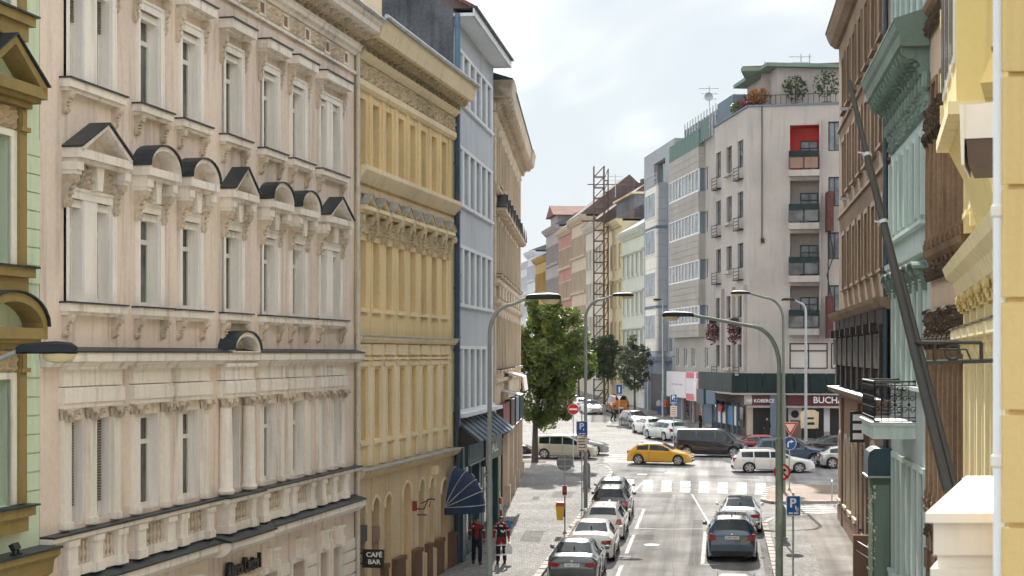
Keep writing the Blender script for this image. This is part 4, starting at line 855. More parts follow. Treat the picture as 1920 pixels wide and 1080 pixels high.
# ---- ornate brown house
F = Fac('apartment_building', 'brown ornamented facade with dense dark pilasters between teal and yellow houses', Q2+RD*.04, Q3, .8)
L = F.L; BU = [L*(i+.5)/4 for i in range(4)]
ROWS = [(18.9, 21.2), (13.2, 16.4), (6.2, 9.0)]
m = MB(); wall(m, 0, L, .8, 24, [(u-.42, u+.42, a, b) for u in BU for a, b in ROWS], .25, ends=12); F.p(m, 'wall', 'peach')
kk = {}
for a, b in ROWS:
    kk = rustic_window(.84, b-a, .14, fm='framebrown', sm='sgraf', st=.12, sw=.06)
    for u in BU: F.put(kk, u, a)
col = MB().lathe([(.15,0),(.17,.1),(.12,.2),(.12,2.9),(.1,3.4),(.15,3.5)], 10).mesh('column', 'sgraf', True)
for i in range(9):
    u = L*i/8; u = min(max(u,.15),L-.15)
    for z, s_ in ((12.2, .74), (5.5, 1.12)):
        o = link('column', col, F.o, (u, -.06, z-F.zb)); o.scale = (1.1, .9, s_)
        F.p(capital(MB(), u, -.04, z+3.5*s_+.35, .3, .4), 'capital', 'sgrafdark', True)
        F.p(corbel(MB(), u, z, .28, .6, .22), 'corbel', 'sgraf')
for z in (15.0, 9.7):
    rl = relief(L, .8, .2, int(z), .06, 9); part(MB().add([(x+L/2, y-.1, zz+z-F.zb) for x, y, zz in rl.v], rl.f), 'relief_frieze', 'sgrafdark', F.o)
for z in (11.75, 18.3, 5.0):
    m = MB(); mould(m, 0, L, [(.22,z+.25),(.18,z+.1),(.08,z)]); F.p(m, 'cornice', 'sgraf')
    rl = relief(L, .4, .14, int(z*3), .06, 12); part(MB().add([(x+L/2, y-.12, zz+z-.55-F.zb) for x, y, zz in rl.v], rl.f), 'relief_band', 'sgrafdark', F.o)
for i in range(9):
    for j in range(7): F.p(MB().box(L*i/9+.03,L*(i+1)/9-.03,-.14-.05*((i+j) % 2),.02,.9+j*.55,1.4+j*.55), 'rusticated_block', 'sgraf')
m = MB(); mould(m, 0, L, [(1.0,24.3),(.9,24.0),(.3,23.5)]); F.p(m, 'cornice', 'sgraf')
F.p(MB().prism([(5,26),(-1.0,24.36),(-1.0,24.3),(5,24.3)], 'x', 0, L), 'roof', 'roofgrey')
ORN = F

# ---- yellow house
YV = 1640; DY = lambda x: Q3.y*(1820-YV)/(x-YV)
Q4 = pl(1975, DY(1975)); YD = (Q4-Q3).normalized(); rzY = math.atan2(YD.y, YD.x)
F = Fac('apartment_building', 'bright yellow stucco building with moulded window hoods on the right', Q3+YD*.04, Q4, .5)
L = F.L; BU = [1.3+2.3*i for i in range(int((L-1)/2.3))]
ROWS = [(17.6, 20.0), (12.4, 15.0), (6.6, 9.2)]
m = MB(); wall(m, 0, L, .5, 24, [(u-.5, u+.5, a, b) for u in BU for a, b in ROWS], .25, ends=10); F.p(m, 'wall', 'yellow')
for r, (a, b) in enumerate(ROWS):
    kk = rustic_window(1.0, b-a, .16, sm='yellowpale', st=.16, sw=.1, sill='yellowpale', sillw=.22)
    for u in BU:
        w_ = F.put(kk, u, a)
        part(MB().box(-.85,.85,-.46,.02,b-a+.42,b-a+.62).box(-.75,.75,-.3,.02,b-a+.3,b-a+.42), 'hood', 'yellowpale', w_)
        part(MB().box(-.88,.88,-.5,.02,b-a+.62,b-a+.65), 'hood_cap', 'framebrown', w_)
        for s_ in (-.6, .6): part(corbel(MB(), s_, b-a+.3, .18, .6, .26), 'corbel', 'yellowpale', w_)
for i in range(len(BU)+1):
    u = max(.16, BU[0]-1.15+2.3*i)
    for a, b in ((12.0, 16.2), (5.6, 10.2), (17, 21)):
        F.p(MB().box(u-.16,u+.16,-.16,.02,a,b), 'pilaster', 'yellowpale'); F.p(capital(MB(), u, -.1, b+.4, .34, .4), 'capital', 'yellow', True)
for z in (16.6, 10.6, 21.4):
    m = MB(); mould(m, 0, L, [(.62,z+.6),(.55,z+.4),(.4,z+.25),(.3,z),(.1,z-.15)]); F.p(m, 'cornice', 'yellowpale')
m = MB(); mould(m, 0, L, [(.3,5.6),(.25,5.3),(.1,5.1)]); F.p(m, 'string_course', 'yellowpale')
YEL2 = F
# projecting oriel with curved corbelling, part of the yellow house
oc = MB(); p0, p1 = L-5.6, L-1.6
prof = [(.0,10.3),(-.25,10.5),(-.5,11.1),(-.75,12.0),(-1.05,12.6),(-1.05,16.8),(0,16.8)]
oc.prism(prof, 'x', p0, p1); F.p(oc, 'oriel', 'yellow')
F.p(MB().box(p0-.1,p1+.1,-1.25,0,16.8,17.05), 'oriel_cornice', 'yellowpale'); F.p(MB().box(p0-.08,p1+.08,-1.16,0,12.45,12.62), 'oriel_string', 'yellowpale')
for u in (p0+.7, p0+2.0, p0+3.3):
    F.p(MB().box(u-.42,u+.42,-1.08,-1.04,13.2,15.8), 'oriel_window', 'framewhite'); F.p(MB().box(u-.36,u+.36,-1.1,-1.07,13.3,15.7), 'pane', 'glass')
for z in (13.4, 14.4, 15.4, 12.9): F.p(MB().box(p0-.12,p0,-1.1,-.55,z,z+.28), 'oriel_block', 'yellowpale')

# ---- the near house: yellow pier, white pipe, stone ledge
N0 = pl(1880, 7.0)
F = Fac('near_building', 'close blurred yellow rusticated pier with white downpipe and pale stone ledge', Vector((2.15,7.0,0)), Vector((5.2,7.0,0)), 0., 'building')
F.p(MB().prism([(.03,.03),(3.0,.03),(3.0,2.6),(1.3,2.6)], 'z', 0, 16), 'core_wall', 'yellownear')
bh = .494; z = 9.3-(985-664)/3000*7-8*bh
while z < 13:
    F.p(MB().box(0,3.0,0,.028,z+.012,z+bh-.012), 'rusticated_block', 'yellownear'); z += bh
m = MB(); m.tube([(-.006,.05,0),(-.006,.05,14)], .024, 12); o = F.p(m, 'downpipe', 'bluewhite', True)
for zz in (8.8, 9.9, 10.9): F.p(MB().lathe([(.026,zz),(.034,zz+.01),(.034,zz+.05),(.026,zz+.06)], 12, (-.006,.05,0)), 'pipe_collar', 'stonewhite')
# stone ledge reaching out over the street beyond the pier
def ledge(name, i, z0, z1):
    f0 = at(1735, 962, 7.35); b0_ = at(1812, 892, 9.6)
    F.p(MB().prism([(f0.x-2.15+i,.35+i),(1.0,.35+i),(1.9,2.6),(b0_.x-2.15+i,2.6)], 'z', z0, z1), name, 'stonewhite')
zt = at(1735, 962, 7.35).z
ledge('ledge_slab', 0, zt-.045, zt); ledge('ledge_body', .05, zt-.2, zt-.045); ledge('ledge_lower', .075, zt-.26, zt-.2); ledge('ledge_foot', .03, zt-.36, zt-.26)
# boxed window hood further along, white with brown underside
hx = at(1808, 200, 17); t = thing('sheet_metal_hood', 'white sheet-metal window hood with brown underside on the yellow house', 'hood', (hx.x, hx.y, hx.z-.62), -math.atan(.34))
part(MB().box(0,.9,0,1.4,.28,.62).prism([(0,.62),(.9,.62),(.9,.66),(0,.64)], 'y', 0, 1.4), 'hood_top', 'stonewhite', t); part(MB().prism([(.04,0),(.9,.0),(.9,.28),(.02,.28)], 'y', .02, 1.38), 'hood_soffit', 'framebrown', t)
part(MB().prism([(-.03,0),(.0,0),(.0,.64),(-.05,.64)], 'y', -.02, 1.42), 'hood_edge', 'stonewhite', t)
hx = at(1838, 95, 15); t = thing('moulded_hood', 'small yellow moulded hood with dark edge above the white sheet-metal hood', 'hood', (hx.x, hx.y, hx.z-.3), -math.atan(.34))
part(MB().prism([(0,0),(.9,0),(.9,.3),(.12,.3)], 'y', 0, 1.2), 'hood_body', 'yellow', t); part(MB().prism([(.1,.3),(.9,.3),(.9,.34),(.1,.33)], 'y', -.02, 1.2), 'hood_cap', 'framebrown', t)

# ---- flagpole with bracket
pb, pt = at(1778, 920, 19.0), at(1592, 152, 22.0)
fp = thing('flagpole', 'long dark slanted flagpole leaning out over the street on an iron bracket', 'flagpole', tuple(pb), 0)
ax = pt-pb
m = MB(); m.tube([Vector((0,0,0)), ax*.55, ax*.8], [.065,.056,.045], 10); part(m, 'pole', 'poledark', fp, smooth=True); 
m = MB(); m.tube([ax*.8, ax], [.04,.032], 8); part(m, 'pole_tip', 'poledark', fp, smooth=True)
off = Vector((.09,.0,.0)); part(MB().tube([off, ax*.5+off*.7], [.045,.04], 8), 'guide_rail', 'poledark', fp, smooth=True)
for s_ in (.62, .795): part(MB().tube([ax*s_-ax*.004, ax*s_+ax*.004], .085-.03*s_, 10), 'pole_collar', 'galv', fp)
for s_ in (.8,.62): part(MB().tube([ax*s_, ax*s_+Vector((-.12,0,.02))], .012, 6), 'cleat', 'galv', fp)
def bk(x, y): return at(x, y, 19.9)-pb
m = MB()
for (x0, y0, x1, y1, r) in ((1718,642,1840,642,.025),(1718,680,1860,676,.03),(1840,642,1840,678,.025),(1752,642,1752,680,.022),(1760,655,1812,655,.012),(1812,655,1820,674,.012)): m.tube([bk(x0,y0), bk(x1,y1)], r, 6)
c_ = bk(1786,660); m.tube([c_+Vector((.09*math.cos(q),0,.09*math.sin(q))) for q in [2*math.pi*i/14 for i in range(15)]], .018, 6)
m.tube([bk(1860,676), bk(1860,676)+Vector((1.4,2.5,0))], .03, 6)
part(m, 'bracket', 'poledark', fp)
# ================================================================ beyond the crossing
DF = lambda x: 100320/(x-640)
def fp_(x): return pl(x, DF(x))
FDIR = (fp_(1400)-fp_(1340)).normalized(); rzF = math.atan2(FDIR.y, FDIR.x)
K0 = fp_(1403)
# ---- corner block: street side
GZ = gz(132)
F = Fac('apartment_building', 'large pale concrete modernist corner block with recessed balconies and roof terrace', fp_(1340), K0, GZ)
L = F.L; cols = [L*.12, L*.45, L*.78]; ROWS = [(24.9, 27.2), (20.7, 22.9), (16.5, 18.6), (12.4, 14.3), (8.2, 10.1)]
m = MB(); wall(m, 0, L, GZ, 29.6, [(u-.95, u+.95, a, b) for u in cols for a, b in ROWS], .35, ends=0); F.p(m, 'side_wall', 'concrete')
for a, b in ROWS:
    kk = rustic_window(1.9, b-a, .2, fm='framedark', gm='glassbright', trans=.72)
    for i, u in enumerate(cols):
        w_ = F.put(kk, u, a)
        if i == 1: part(MB().box(-1.1,1.1,-.35,.2,-.3,-.1), 'window_box', 'concrete', w_)
        else:
            s = MB()
            for j in range(4): s.box(-1.0,1.0,-.4,-.36,-.9+j*.28,-.82+j*.28)
            s.box(-1.05,1.05,-.42,.02,-1.05,-.95); s.box(-1.0,-.94,-.4,-.36,-.95,.1); s.box(.94,1.0,-.4,-.36,-.95,.1); part(s, 'window_rail', 'iron', w_)
for u in (L*.285, L*.615, L*.94): F.p(MB().box(u-.22,u+.22,-.3,.02,7.9,15), 'rib', 'concrete')
# front (towards the camera), built in the same thing with its own frame
K1 = pl(1640, 129.2); fd = (K1-K0).normalized(); FL = (K1-K0).length
loc_ang = math.atan2(fd.y, fd.x)-rzF
FM = Matrix.Translation((L, 0, 0)) @ Matrix.Rotation(loc_ang, 4, 'Z'); CO = F.o; CL = L
def fu(x):   # distance along the front of picture column x
    n = Vector((-fd.y, fd.x, 0)); r = Vector(((x-960)/3000, 1, 0)); k = K0.dot(n)/r.dot(n); return (r*k-K0).dot(fd)
def fp2(mb, name, mat, smooth=False):
    mb.v = [(x, y, z-GZ) for x, y, z in mb.v]; return part(mb, name, mat, CO, (CL, 0, 0), smooth, (0, 0, loc_ang))
b0, b1 = fu(1481), fu(1536)
LOG = [(20.6, 24.3+.0), (16.2, 19.9), (11.9, 15.6)]
LOG = [(24.3, 28.0), (20.0, 23.5), (15.7, 19.2), (11.4, 14.9)]
sm = [(fu(1553), fu(1577))]
holes = [(b0, b1, a, b) for a, b in LOG]+[(fu(1480), fu(1552), 8.1, 10.2), (fu(1558), fu(1585), 8.1, 10.2)]
holes += [(sm[0][0], sm[0][1], a, b) for a, b in ((25.8, 28.2), (21.3, 23.7), (17, 19.2), (12.7, 14.9))]
m = MB(); wall(m, 0, FL, GZ, 29.6, [h for h in holes if h[3]-h[2] > 3], 1.6); 
m = MB(); wall(m, 0, FL, GZ, 29.6, holes, .3, ends=14); fp2(m, 'front_wall', 'concrete')
for i, (a, b) in enumerate(LOG):
    s = MB(); s.box(b0-.02,b0+.02,0.3,1.7,a,b); s.box(b1-.02,b1+.02,.3,1.7,a,b); s.box(b0,b1,.3,1.7,b-.04,b+.02); s.box(b0,b1,.3,1.7,a-.02,a+.04); s.box(b0,b1,1.7,1.75,a,b); fp2(s, 'loggia', 'redpanel' if i == 0 else 'concrete')
    s = MB(); wframe(s, b0+.75, b1-.15, a+.1, a+2.6, 1.6, .1, True, .75); fr_ = fp2(s, 'balcony_door', 'framedark'); part(MB().box(b0+.8,b1-.2,1.64,1.66,a+.15-GZ,a+2.55-GZ), 'pane', 'glassbright', fr_)
    fp2(MB().box(b0-.05,b1+.05,-.9,.3,a-.55,a-.05), 'balcony_slab', 'concrete')
    for j in range(2):
        x0 = b0+.05+(b1-b0)*j/2; fp2(MB().box(x0,x0+(b1-b0)/2-.12,-.82,-.78,a+.1,a+1.05), 'balustrade_panel', 'pinkbrown' if i == 0 else 'glass')
    fp2(MB().box(b0-.05,b1+.05,-.88,-.78,a+1.0,a+1.5).box(b0-.05,b0+.02,-.86,-.8,a,a+1.1).box(b1-.02,b1+.05,-.86,-.8,a,a+1.1), 'balcony_rail', 'darkgreen')
for h in holes[4:]:
    s = MB(); wframe(s, h[0], h[1], h[2], h[3], .15, .1, True, .0 if h[1]-h[0] < 2 else .7); w_ = fp2(s, 'window', 'framedark'); part(MB().box(h[0]+.05,h[1]-.05,.2,.22,h[2]-GZ,h[3]-GZ), 'pane', 'glassbright' if h[2] > 11 else 'blindlight', w_)
x0 = fu(1538); fp2(MB().box(x0,FL,-.5,.0,9.9,29.2), 'pier', 'concrete') if False else None
fp2(MB().box(fu(1428),fu(1429.6),-.1,0,18.5,31).box(fu(1427),fu(1433),-.2,0,18.4,18.8), 'flue', 'iron')
fp2(MB().box(fu(1537),fu(1539),-.35,.0,10.4,28.4), 'wall_fin', 'concrete')
# canopy and signs along the ground floor
for add, ln in ((F.p, L), (fp2, FL)):
    n = max(4, int(ln/1.15)) if ln == L else 9
    for i in range(n):
        e0, e1 = (0, L+1.2) if ln == L else (-1.25, FL); add(MB().box(e0+(e1-e0)*i/n+.02,e0+(e1-e0)*(i+1)/n-.02,-1.5,-1.42,6.15,7.75), 'canopy_panel', 'darkgreen')
    add(MB().box(e0,e1,-1.42,.0,7.55+.003*(ln == L),7.7+.003*(ln == L)).box(e0,e1,-1.55,.0,6.0+.003*(ln == L),6.13+.003*(ln == L)), 'canopy_slab', 'concrete')
    add(MB().box(0,ln,-.02,.02,GZ,6), 'shop_back', 'framebrown')
fp2(MB().box(fu(1403),fu(1462),-1.3,-1.2,5.15,6.0), 'fascia', 'burgundy'); fp2(MB().box(fu(1478),FL,-1.3,-1.2,5.15,6.0), 'fascia', 'burgundy'); fp2(MB().box(fu(1398),fu(1412),-1.33,-1.28,5.2,5.95), 'fascia_tile', 'concrete')
text('NÉ KOBERCE', 'lettering', .40, .02, 'textwhite', CO, FM @ Vector((fu(1428),-1.36,5.5-GZ)), (R(90),0,loc_ang), .95, .005); text('BUCHARA', 'lettering', .72, .02, 'textwhite', CO, FM @ Vector((fu(1565),-1.33,5.58-GZ)), (R(90),0,loc_ang), 1.0, .012)
fp2(MB().box(fu(1403),FL,-1.25,-.02,4.95,5.13), 'light_band', 'concrete')
for (xa, xb, mt) in ((1400,1412,'tanlight'),(1412,1452,'black'),(1478,1505,'concrete'),(1508,1545,'black'),(1545,1556,'concrete'),(1556,1600,'black')):
    fp2(MB().box(fu(xa),fu(xb),-.2,-.04,GZ+.1,5.0), 'shopfront_bay', mt)
fp2(MB().box(fu(1478),fu(1503),-.3,-.2,3.95,4.9), 'shop_notice', 'signwhite'); s = MB(); s.lathe([(.01,-.02),(.32,-.02),(.32,.0),(.01,.0)], 16, (fu(1491),-.3,4.42), 'y'); fp2(s, 'notice_emblem', 'black')
fp2(MB().box(fu(1479),fu(1502),-.3,-.2,GZ,3.85), 'poster', 'pinkbrown'); fp2(MB().box(fu(1545),fu(1556),-.3,-.2,3,4.9), 'poster', 'adwhite')
for xa in (1452, 1470): fp2(MB().box(fu(xa)-.25,fu(xa)+.25,-1.35,-.9,GZ,6), 'column', 'slate' if xa > 1450 else 'tanlight')
for i, (ua, ub, mt) in enumerate(((.2,1.6,'glassbright'),(1.9,3.3,'signwhite'),(3.6,5.0,'signwhite'),(5.4,7.4,'skyad'),(7.8,8.9,'signwhite'),(9.2,10.8,'glassbright'))):
    F.p(MB().box(ua,ub,-.16,-.03,GZ+.9,4.9), 'shopfront_bay', mt); F.p(MB().box(ua-.15,ua,-.3,-.03,GZ,5.2), 'shopfront_mullion', 'slate')
F.p(MB().box(.4,3.2,-1.75,-1.55,4.9,6.2), 'sign_box', 'capblue'); F.p(MB().box(3.4,6.8,-1.6,-1.5,5.0,6.1), 'sign_box', 'slate'); F.p(MB().box(3.4,4.6,-.5,-.3,4.3,4.9), 'sign_box', 'signred')
# roof terrace and penthouse
m = MB(); m.box(-.1,L,-.12,.3,29.6,29.75); F.p(m, 'parapet_cap', 'slate'); fp2(MB().box(0,FL,-.12,.3,29.6,29.75), 'parapet_cap', 'slate')
m = MB(); m.tube([(0,-.05,30.5),(FL,-.05,30.5)], .03, 5)
for i in range(24): m.tube([(FL*i/23,-.05,29.7),(FL*i/23,-.05,30.5)], .025, 5)
fp2(m, 'terrace_rail', 'iron')
ps, pe = .8, FL
m = MB(); wall(m, ps, pe, 29.6, 33.0, [(fu(1520), fu(1575), 30.2, 32.3), (fu(1443), fu(1449), 30.2, 32.2)], .2, y=3.6, ends=9); fp2(m, 'penthouse_wall', 'concrete')
s = MB(); wframe(s, fu(1520), fu(1575), 30.2, 32.3, 3.7, .1, True, .75); w_ = fp2(s, 'penthouse_window', 'capblue'); part(MB().box(fu(1520),fu(1575),3.75,3.77,30.2-GZ,32.3-GZ), 'pane', 'glassbright', w_)
fp2(MB().box(fu(1443),fu(1449),3.75,3.77,30.2,32.2), 'penthouse_window', 'glassbright')
fp2(MB().box(ps-1.6,pe,2.4,14,33.0,33.3), 'roof', 'tealgreen'); fp2(MB().box(ps-1.5,pe,2.5,14,33.3,33.42), 'roof_tiles', 'rooftile')
m = MB(); wall(m, 1.5, L-.6, 29.6, 33.0, [(L-4.0, L-2.6, 30.3, 32.2)], .2, y=2.6, ends=9); F.p(m, 'penthouse_side_wall', 'concrete'); F.p(MB().box(L-4.0,L-2.6,2.7,2.74,30.3,32.2), 'penthouse_window', 'glassbright')
F.p(MB().box(.8,L+.2,1.5,9,32.98,33.28), 'side_roof', 'tealgreen')
CORNER = F
bpy.context.view_layer.update()
def leaves(n, cx, cy, cz, rx, ry, rz_, size, seed, flat=.0):
    r = random.Random(seed); mb = MB()
    for i in range(n):
        while True:
            a = Vector((r.uniform(-1,1), r.uniform(-1,1), r.uniform(-1,1)))
            if a.length <= 1: break
        p = Vector((cx+a.x*rx, cy+a.y*ry, cz+a.z*rz_)); u = Vector((r.gauss(0,1), r.gauss(0,1), r.gauss(0,1))).normalized(); v = u.cross(Vector((r.gauss(0,1), r.gauss(0,1), r.gauss(0,1)))).normalized(); s = size*r.uniform(.6,1.3)
        mb.poly([p-u*s, p+v*s*.5, p+u*s, p-v*s*.5])
    return mb
def planted(name, label, cat, base, r, h, mat, seed, pot='rust', n=220, size=.18):
    t = thing(name, label, cat, tuple(base))
    part(MB().lathe([(r*.3,0),(r*.42,.35*min(1,h)),(r*.38,.35*min(1,h))], 10), 'planter', pot, t, smooth=True)
    part(MB().tube([(0,0,.2),(.03,0,h*.6)], .04, 6), 'stem', 'bark', t); part(leaves(n, 0, 0, h*.65, r, r, h*.42, size, seed), 'foliage', mat, t)
    return t
q = K0+fd*fu(1497)+Vector((0,1.4,29.6)); planted('potted_shrub', 'tall potted shrub on the corner block\'s roof terrace left of the wide window', 'plant', q, 1.1, 2.6, 'leafdark', 4)
q = K0+fd*fu(1556)+Vector((0,1.2,29.6)); planted('potted_shrub', 'potted shrub on the roof terrace in front of the wide window', 'plant', q, 1.2, 2.8, 'leafdark', 5)
for i, (s_, lab, mt) in enumerate(((.97,'orange flowering plants at the corner of the roof terrace','flowerorange'),(.78,'pink flowering plants along the roof terrace parapet','flower'),(.45,'pale green plants trailing along the roof terrace edge','leafpale'))):
    q = fp_(1340)+FDIR*(L*s_)+Vector((1.0,.2,29.6)); planted('terrace_plant', lab, 'plant', q, 1.0, 1.5, mt, 10+i, n=260)
for i, (u, lab) in enumerate(((cols[0], 'hanging basket of dark pink flowers under the left third-row windows'), (cols[2], 'hanging basket of dark pink flowers beside the concrete ribs'))):
    q = fp_(1340)+FDIR*u+Vector((-.55,-.1,11.2)); t = thing('flower_basket', lab, 'flower basket', tuple(q)); part(MB().box(-.3,.3,-.3,.3,.9,1.1).tube([(0,0,1.1),(.5,0,1.3)], .02, 5), 'trough', 'iron', t); part(leaves(420, 0, 0, 0, .6, .75, 1.1, .13, 60+i), 'foliage', 'flower', t)
def antenna(x, y0, y1, d, lab, rungs=3, dish=False):
    b = at(x, y1, d); t_ = at(x, y0, d); h = t_.z-b.z; t = thing('roof_antenna', lab, 'antenna', tuple(b)); part(MB().tube([(0,0,0),(0,0,h)], .05, 6), 'antenna_mast', 'galv', t)
    for i in range(rungs): part(MB().tube([(-1.0+.2*i,0,h-.25-i*.5),(.9-.1*i,0,h-.25-i*.5)], .03, 5), 'antenna_element', 'galv', t)
    if dish: part(MB().lathe([(.03,.15),(.3,.06),(.42,-.06),(.41,-.07),(.28,.03),(.03,.11)], 14, (0,0,0), 'y'), 'satellite_dish', 'galv', t, (-.1,-.3,h*.45), smooth=True)
antenna(1502, 101, 128, 137, 'yagi aerial with crossbar on the tiled penthouse roof'); antenna(1518, 101, 127, 137, 'plain thin aerial mast beside the yagi aerial', 0); antenna(1434, 115, 145, 137, 'aerial mast with grey satellite dish at the penthouse corner', 0, True)
antenna(1330, 161, 200, 152, 'branched aerial above the blue roof box', 3, True); antenna(1154, 327, 370, 190, 'thin aerial above the far roofs behind the mast', 2)
# rusty vertical sign on the front wall
q = K0+fd*fu(1556)+Vector((-.2,-.6,0)); t = thing('vertical_sign', 'rusty vertical projecting sign box on the corner block', 'sign', (q.x, q.y, 19.2)); part(MB().box(-.22,.22,-.9,.4,0,3.2), 'sign_box', 'rust', t); part(MB().box(-.2,.2,-.9,.4,-8.6,-5.2), 'lower_sign_box', 'rust', t); part(MB().tube([(0,-.2,0),(.3,-.3,-2),(-.2,-.2,-3.5),(.2,0,-5.2)], .05, 5).tube([(0,.3,0),(0,.3,-5.2)], .05, 5), 'sign_cables', 'iron', t)

# ---- panel-clad block with oriels
G2 = gz(150)
F = Fac('apartment_building', 'panel-clad block with protruding ribbon-window oriels beside the corner block', fp_(1265), fp_(1340)-FDIR*.05, G2)
L = F.L; LO = L*.78
m = MB(); wall(m, 0, L, G2, 29.0, [(L*.82-.8, L*.82+.8, a, b) for a, b in ((24.3,26.4),(20.4,22.4),(16.2,18.0),(12.1,13.8),(8.1,9.9))]+[(u-.9, u+.9, 8.1, 9.9) for u in (1.6,5.2,8.6)], .3, ends=14); F.p(m, 'wall', 'panel')
for a, b in ((24.3,26.4),(20.4,22.4),(16.2,18.0),(12.1,13.8),(8.1,9.9)): F.put(rustic_window(1.6, b-a, .15, gm='glassbright', trans=0), L*.82, a)
kk = rustic_window(1.8, 1.8, .15, gm='glassbright', trans=0)
for u in (1.6, 5.2, 8.6): F.put(kk, u, 8.1)
OW = .6
for j, (z0, z1) in enumerate(((10.9,12.1),(13.8,16.2),(18.0,20.4),(22.4,24.3),(26.4,28.4))):
    nn = max(2, round((z1-z0)/.6))
    for q in range(nn):
        za, zb_ = z0+(z1-z0)*q/nn, z0+(z1-z0)*(q+1)/nn
        for w_ in range(4): F.p(MB().box(.1+(LO-.1)*w_/4+.01,.1+(LO-.1)*(w_+1)/4-.01,-OW,-OW+.15,za+.012,zb_-.012), 'cladding_panel', 'panel')
        F.p(MB().box(LO-.15,LO,-OW+.152,-.0,za+.012,zb_-.012), 'cladding_panel', 'panel')
    F.p(MB().box(.15,LO-.16,-OW+.1,0,z0+.02,z1-.02), 'oriel_core', 'panel')
for a, b in ((24.3,26.4),(20.4,22.4),(16.2,18.0),(12.1,13.8)):
    s = MB(); n = 9
    for i in range(n+1): x = .15+(LO-.3)*i/n; s.box(x-.06,x+.06,-OW+.02,-OW+.14,a,b)
    s.box(.1,LO,-OW,-OW+.14,a,a+.14); s.box(.1,LO,-OW,-OW+.14,b-.1,b); f_ = F.p(s, 'ribbon_window', 'framewhite')
    for i in range(n): x = .15+(LO-.3)*i/n; part(MB().box(x+.07,x+(LO-.3)/n-.07,-OW+.08,-OW+.1,a+.15-G2,b-.11-G2), 'pane', 'glassbright', f_)
    F.p(MB().box(LO-.3,LO-.1,-OW+.16,0,a,b), 'oriel_side', 'slate')
n = 7
for i in range(n): F.p(MB().box(.1+(LO+.0)*i/n+.02,.1+LO*(i+1)/n-.02,-OW+.02,-OW+.06,28.4,30.0), 'terrace_glass', 'greenglass')
F.p(MB().box(LO+.1,L-.3,-.5,-.46,28.9,30.6), 'terrace_glass', 'greenglass'); F.p(MB().box(.0,L-3,3.5,12,29,30.6), 'setback_floor', 'slate')
for i, (xa, xb, mt) in enumerate(((.2,4.6,'slate'),(5,9.5,'shopglass'),(9.9,13,'framebrown'),(13.4,17,'slate'))): F.p(MB().box(xa,xb,-.12,-.02,G2+.3,4.9+.3), 'shopfront_bay', mt)
for u in (.1, 4.8, 9.7, 13.2): F.p(MB().box(u-.2,u+.2,-.3,.02,G2,7.4), 'pier', 'panel')
b1_ = F.p(MB().box(-.4,8.6,-.75,-.6,5.1,7.6), 'billboard', 'adwhite'); b2_ = F.p(MB().box(8.8,L-.1,-.75,-.6,4.95,7.65), 'billboard', 'adwhite')
for (xa, xb, za, zb_) in ((8.9,12.2,7.05,7.6),(13.2,17.3,7.05,7.6),(8.9,12.2,5.0,5.6),(13.2,17.3,5.0,5.6),(14,16.2,6.1,6.6)): part(MB().box(xa,xb,-.77,-.752,za-G2,zb_-G2), 'billboard_print', 'pinkad', b2_)
part(MB().prism([(12.6+.6*math.cos(R(90+k*36))*(1 if k % 2 == 0 else .45)*1.6, 6.3-G2+1.2*math.sin(R(90+k*36))*(1 if k % 2 == 0 else .45)) for k in range(10)], 'y', -.775, -.752), 'billboard_print', 'signwhite', b2_); part(MB().prism([(13.2,5.7-G2),(13.5,5.7-G2),(13.9,6.9-G2),(13.6,6.9-G2)], 'y', -.78, -.752), 'billboard_print', 'pinkad', b2_)
for q in range(3): part(MB().box(2.2+1.8*q,3.4+1.8*q,-.77,-.752,6.3-G2,6.42-G2), 'billboard_print', 'galv', b1_)
# ---- stone and glass office block
G3 = gz(165)
F = Fac('office_building', 'grey stone and glass office block with projecting bay and rooftop glass screen', fp_(1208), fp_(1265)-FDIR*.05, G3)
L = F.L
m = MB(); wall(m, 0, L, 9.0, 31.0, [(1.2,2.6,24,27),(5.5,11.5,27.2,29.6),(13.4,15.0,25.5,29),(13.4,15.0,19.5,23),(13.4,15.0,14.2,17.5),(13.4,15.0,9.6,12.5)], .6, ends=14); F.p(m, 'wall', 'greystone')
for h in ((1.2,2.6,24,27),(5.5,11.5,27.2,29.6),(13.4,15.0,25.5,29),(13.4,15.0,19.5,23),(13.4,15.0,14.2,17.5),(13.4,15.0,9.6,12.5)): F.p(MB().box(h[0],h[1],.5,.55,h[2],h[3]), 'pane', 'glass')
BX0, BX1, BW = 6.6, 12.7, 1.15
zz = 9.6; j = 0
while zz < 26.5:
    for w_ in range(3): F.p(MB().box(BX0+(BX1-BX0)*w_/3+.02,BX0+(BX1-BX0)*(w_+1)/3-.02,-BW,-BW+.2,zz+.015,zz+1.2), 'stone_panel', 'stonewhite')  # paler than the side panels: light on the front is put into the colour
    F.p(MB().box(BX1-.2,BX1,-BW+.21,-.02,zz+.015,zz+1.2), 'stone_panel', 'greystone'); zz += 1.215
F.p(MB().box(BX0+.2,BX1-.22,-BW+.18,0,9.6,26.9), 'bay_core', 'greystone')
for a in (10.8, 15.2, 19.6, 23.4):
    s = MB(); s.box(BX0+.4,BX1-.5,-BW-.08,-BW+.02,a,a+2.6); f_ = F.p(s, 'bay_window', 'framewhite')
    for i in range(6): x = BX0+.5+(BX1-BX0-1.0)*i/6; part(MB().box(x,x+.7,-BW-.11,-BW-.081,a+.1-G3,a+2.5-G3), 'pane', 'glassbright', f_)
for a in (14.0, 22.2): F.p(MB().box(BX0,BX1+.04,-BW-.05,0,a,a+.3), 'bay_string', 'slate')
m = MB()
for q in range(3): m.tube([(BX0,-BW,27+q*.45),(BX1,-BW,27+q*.45)], .04, 5)
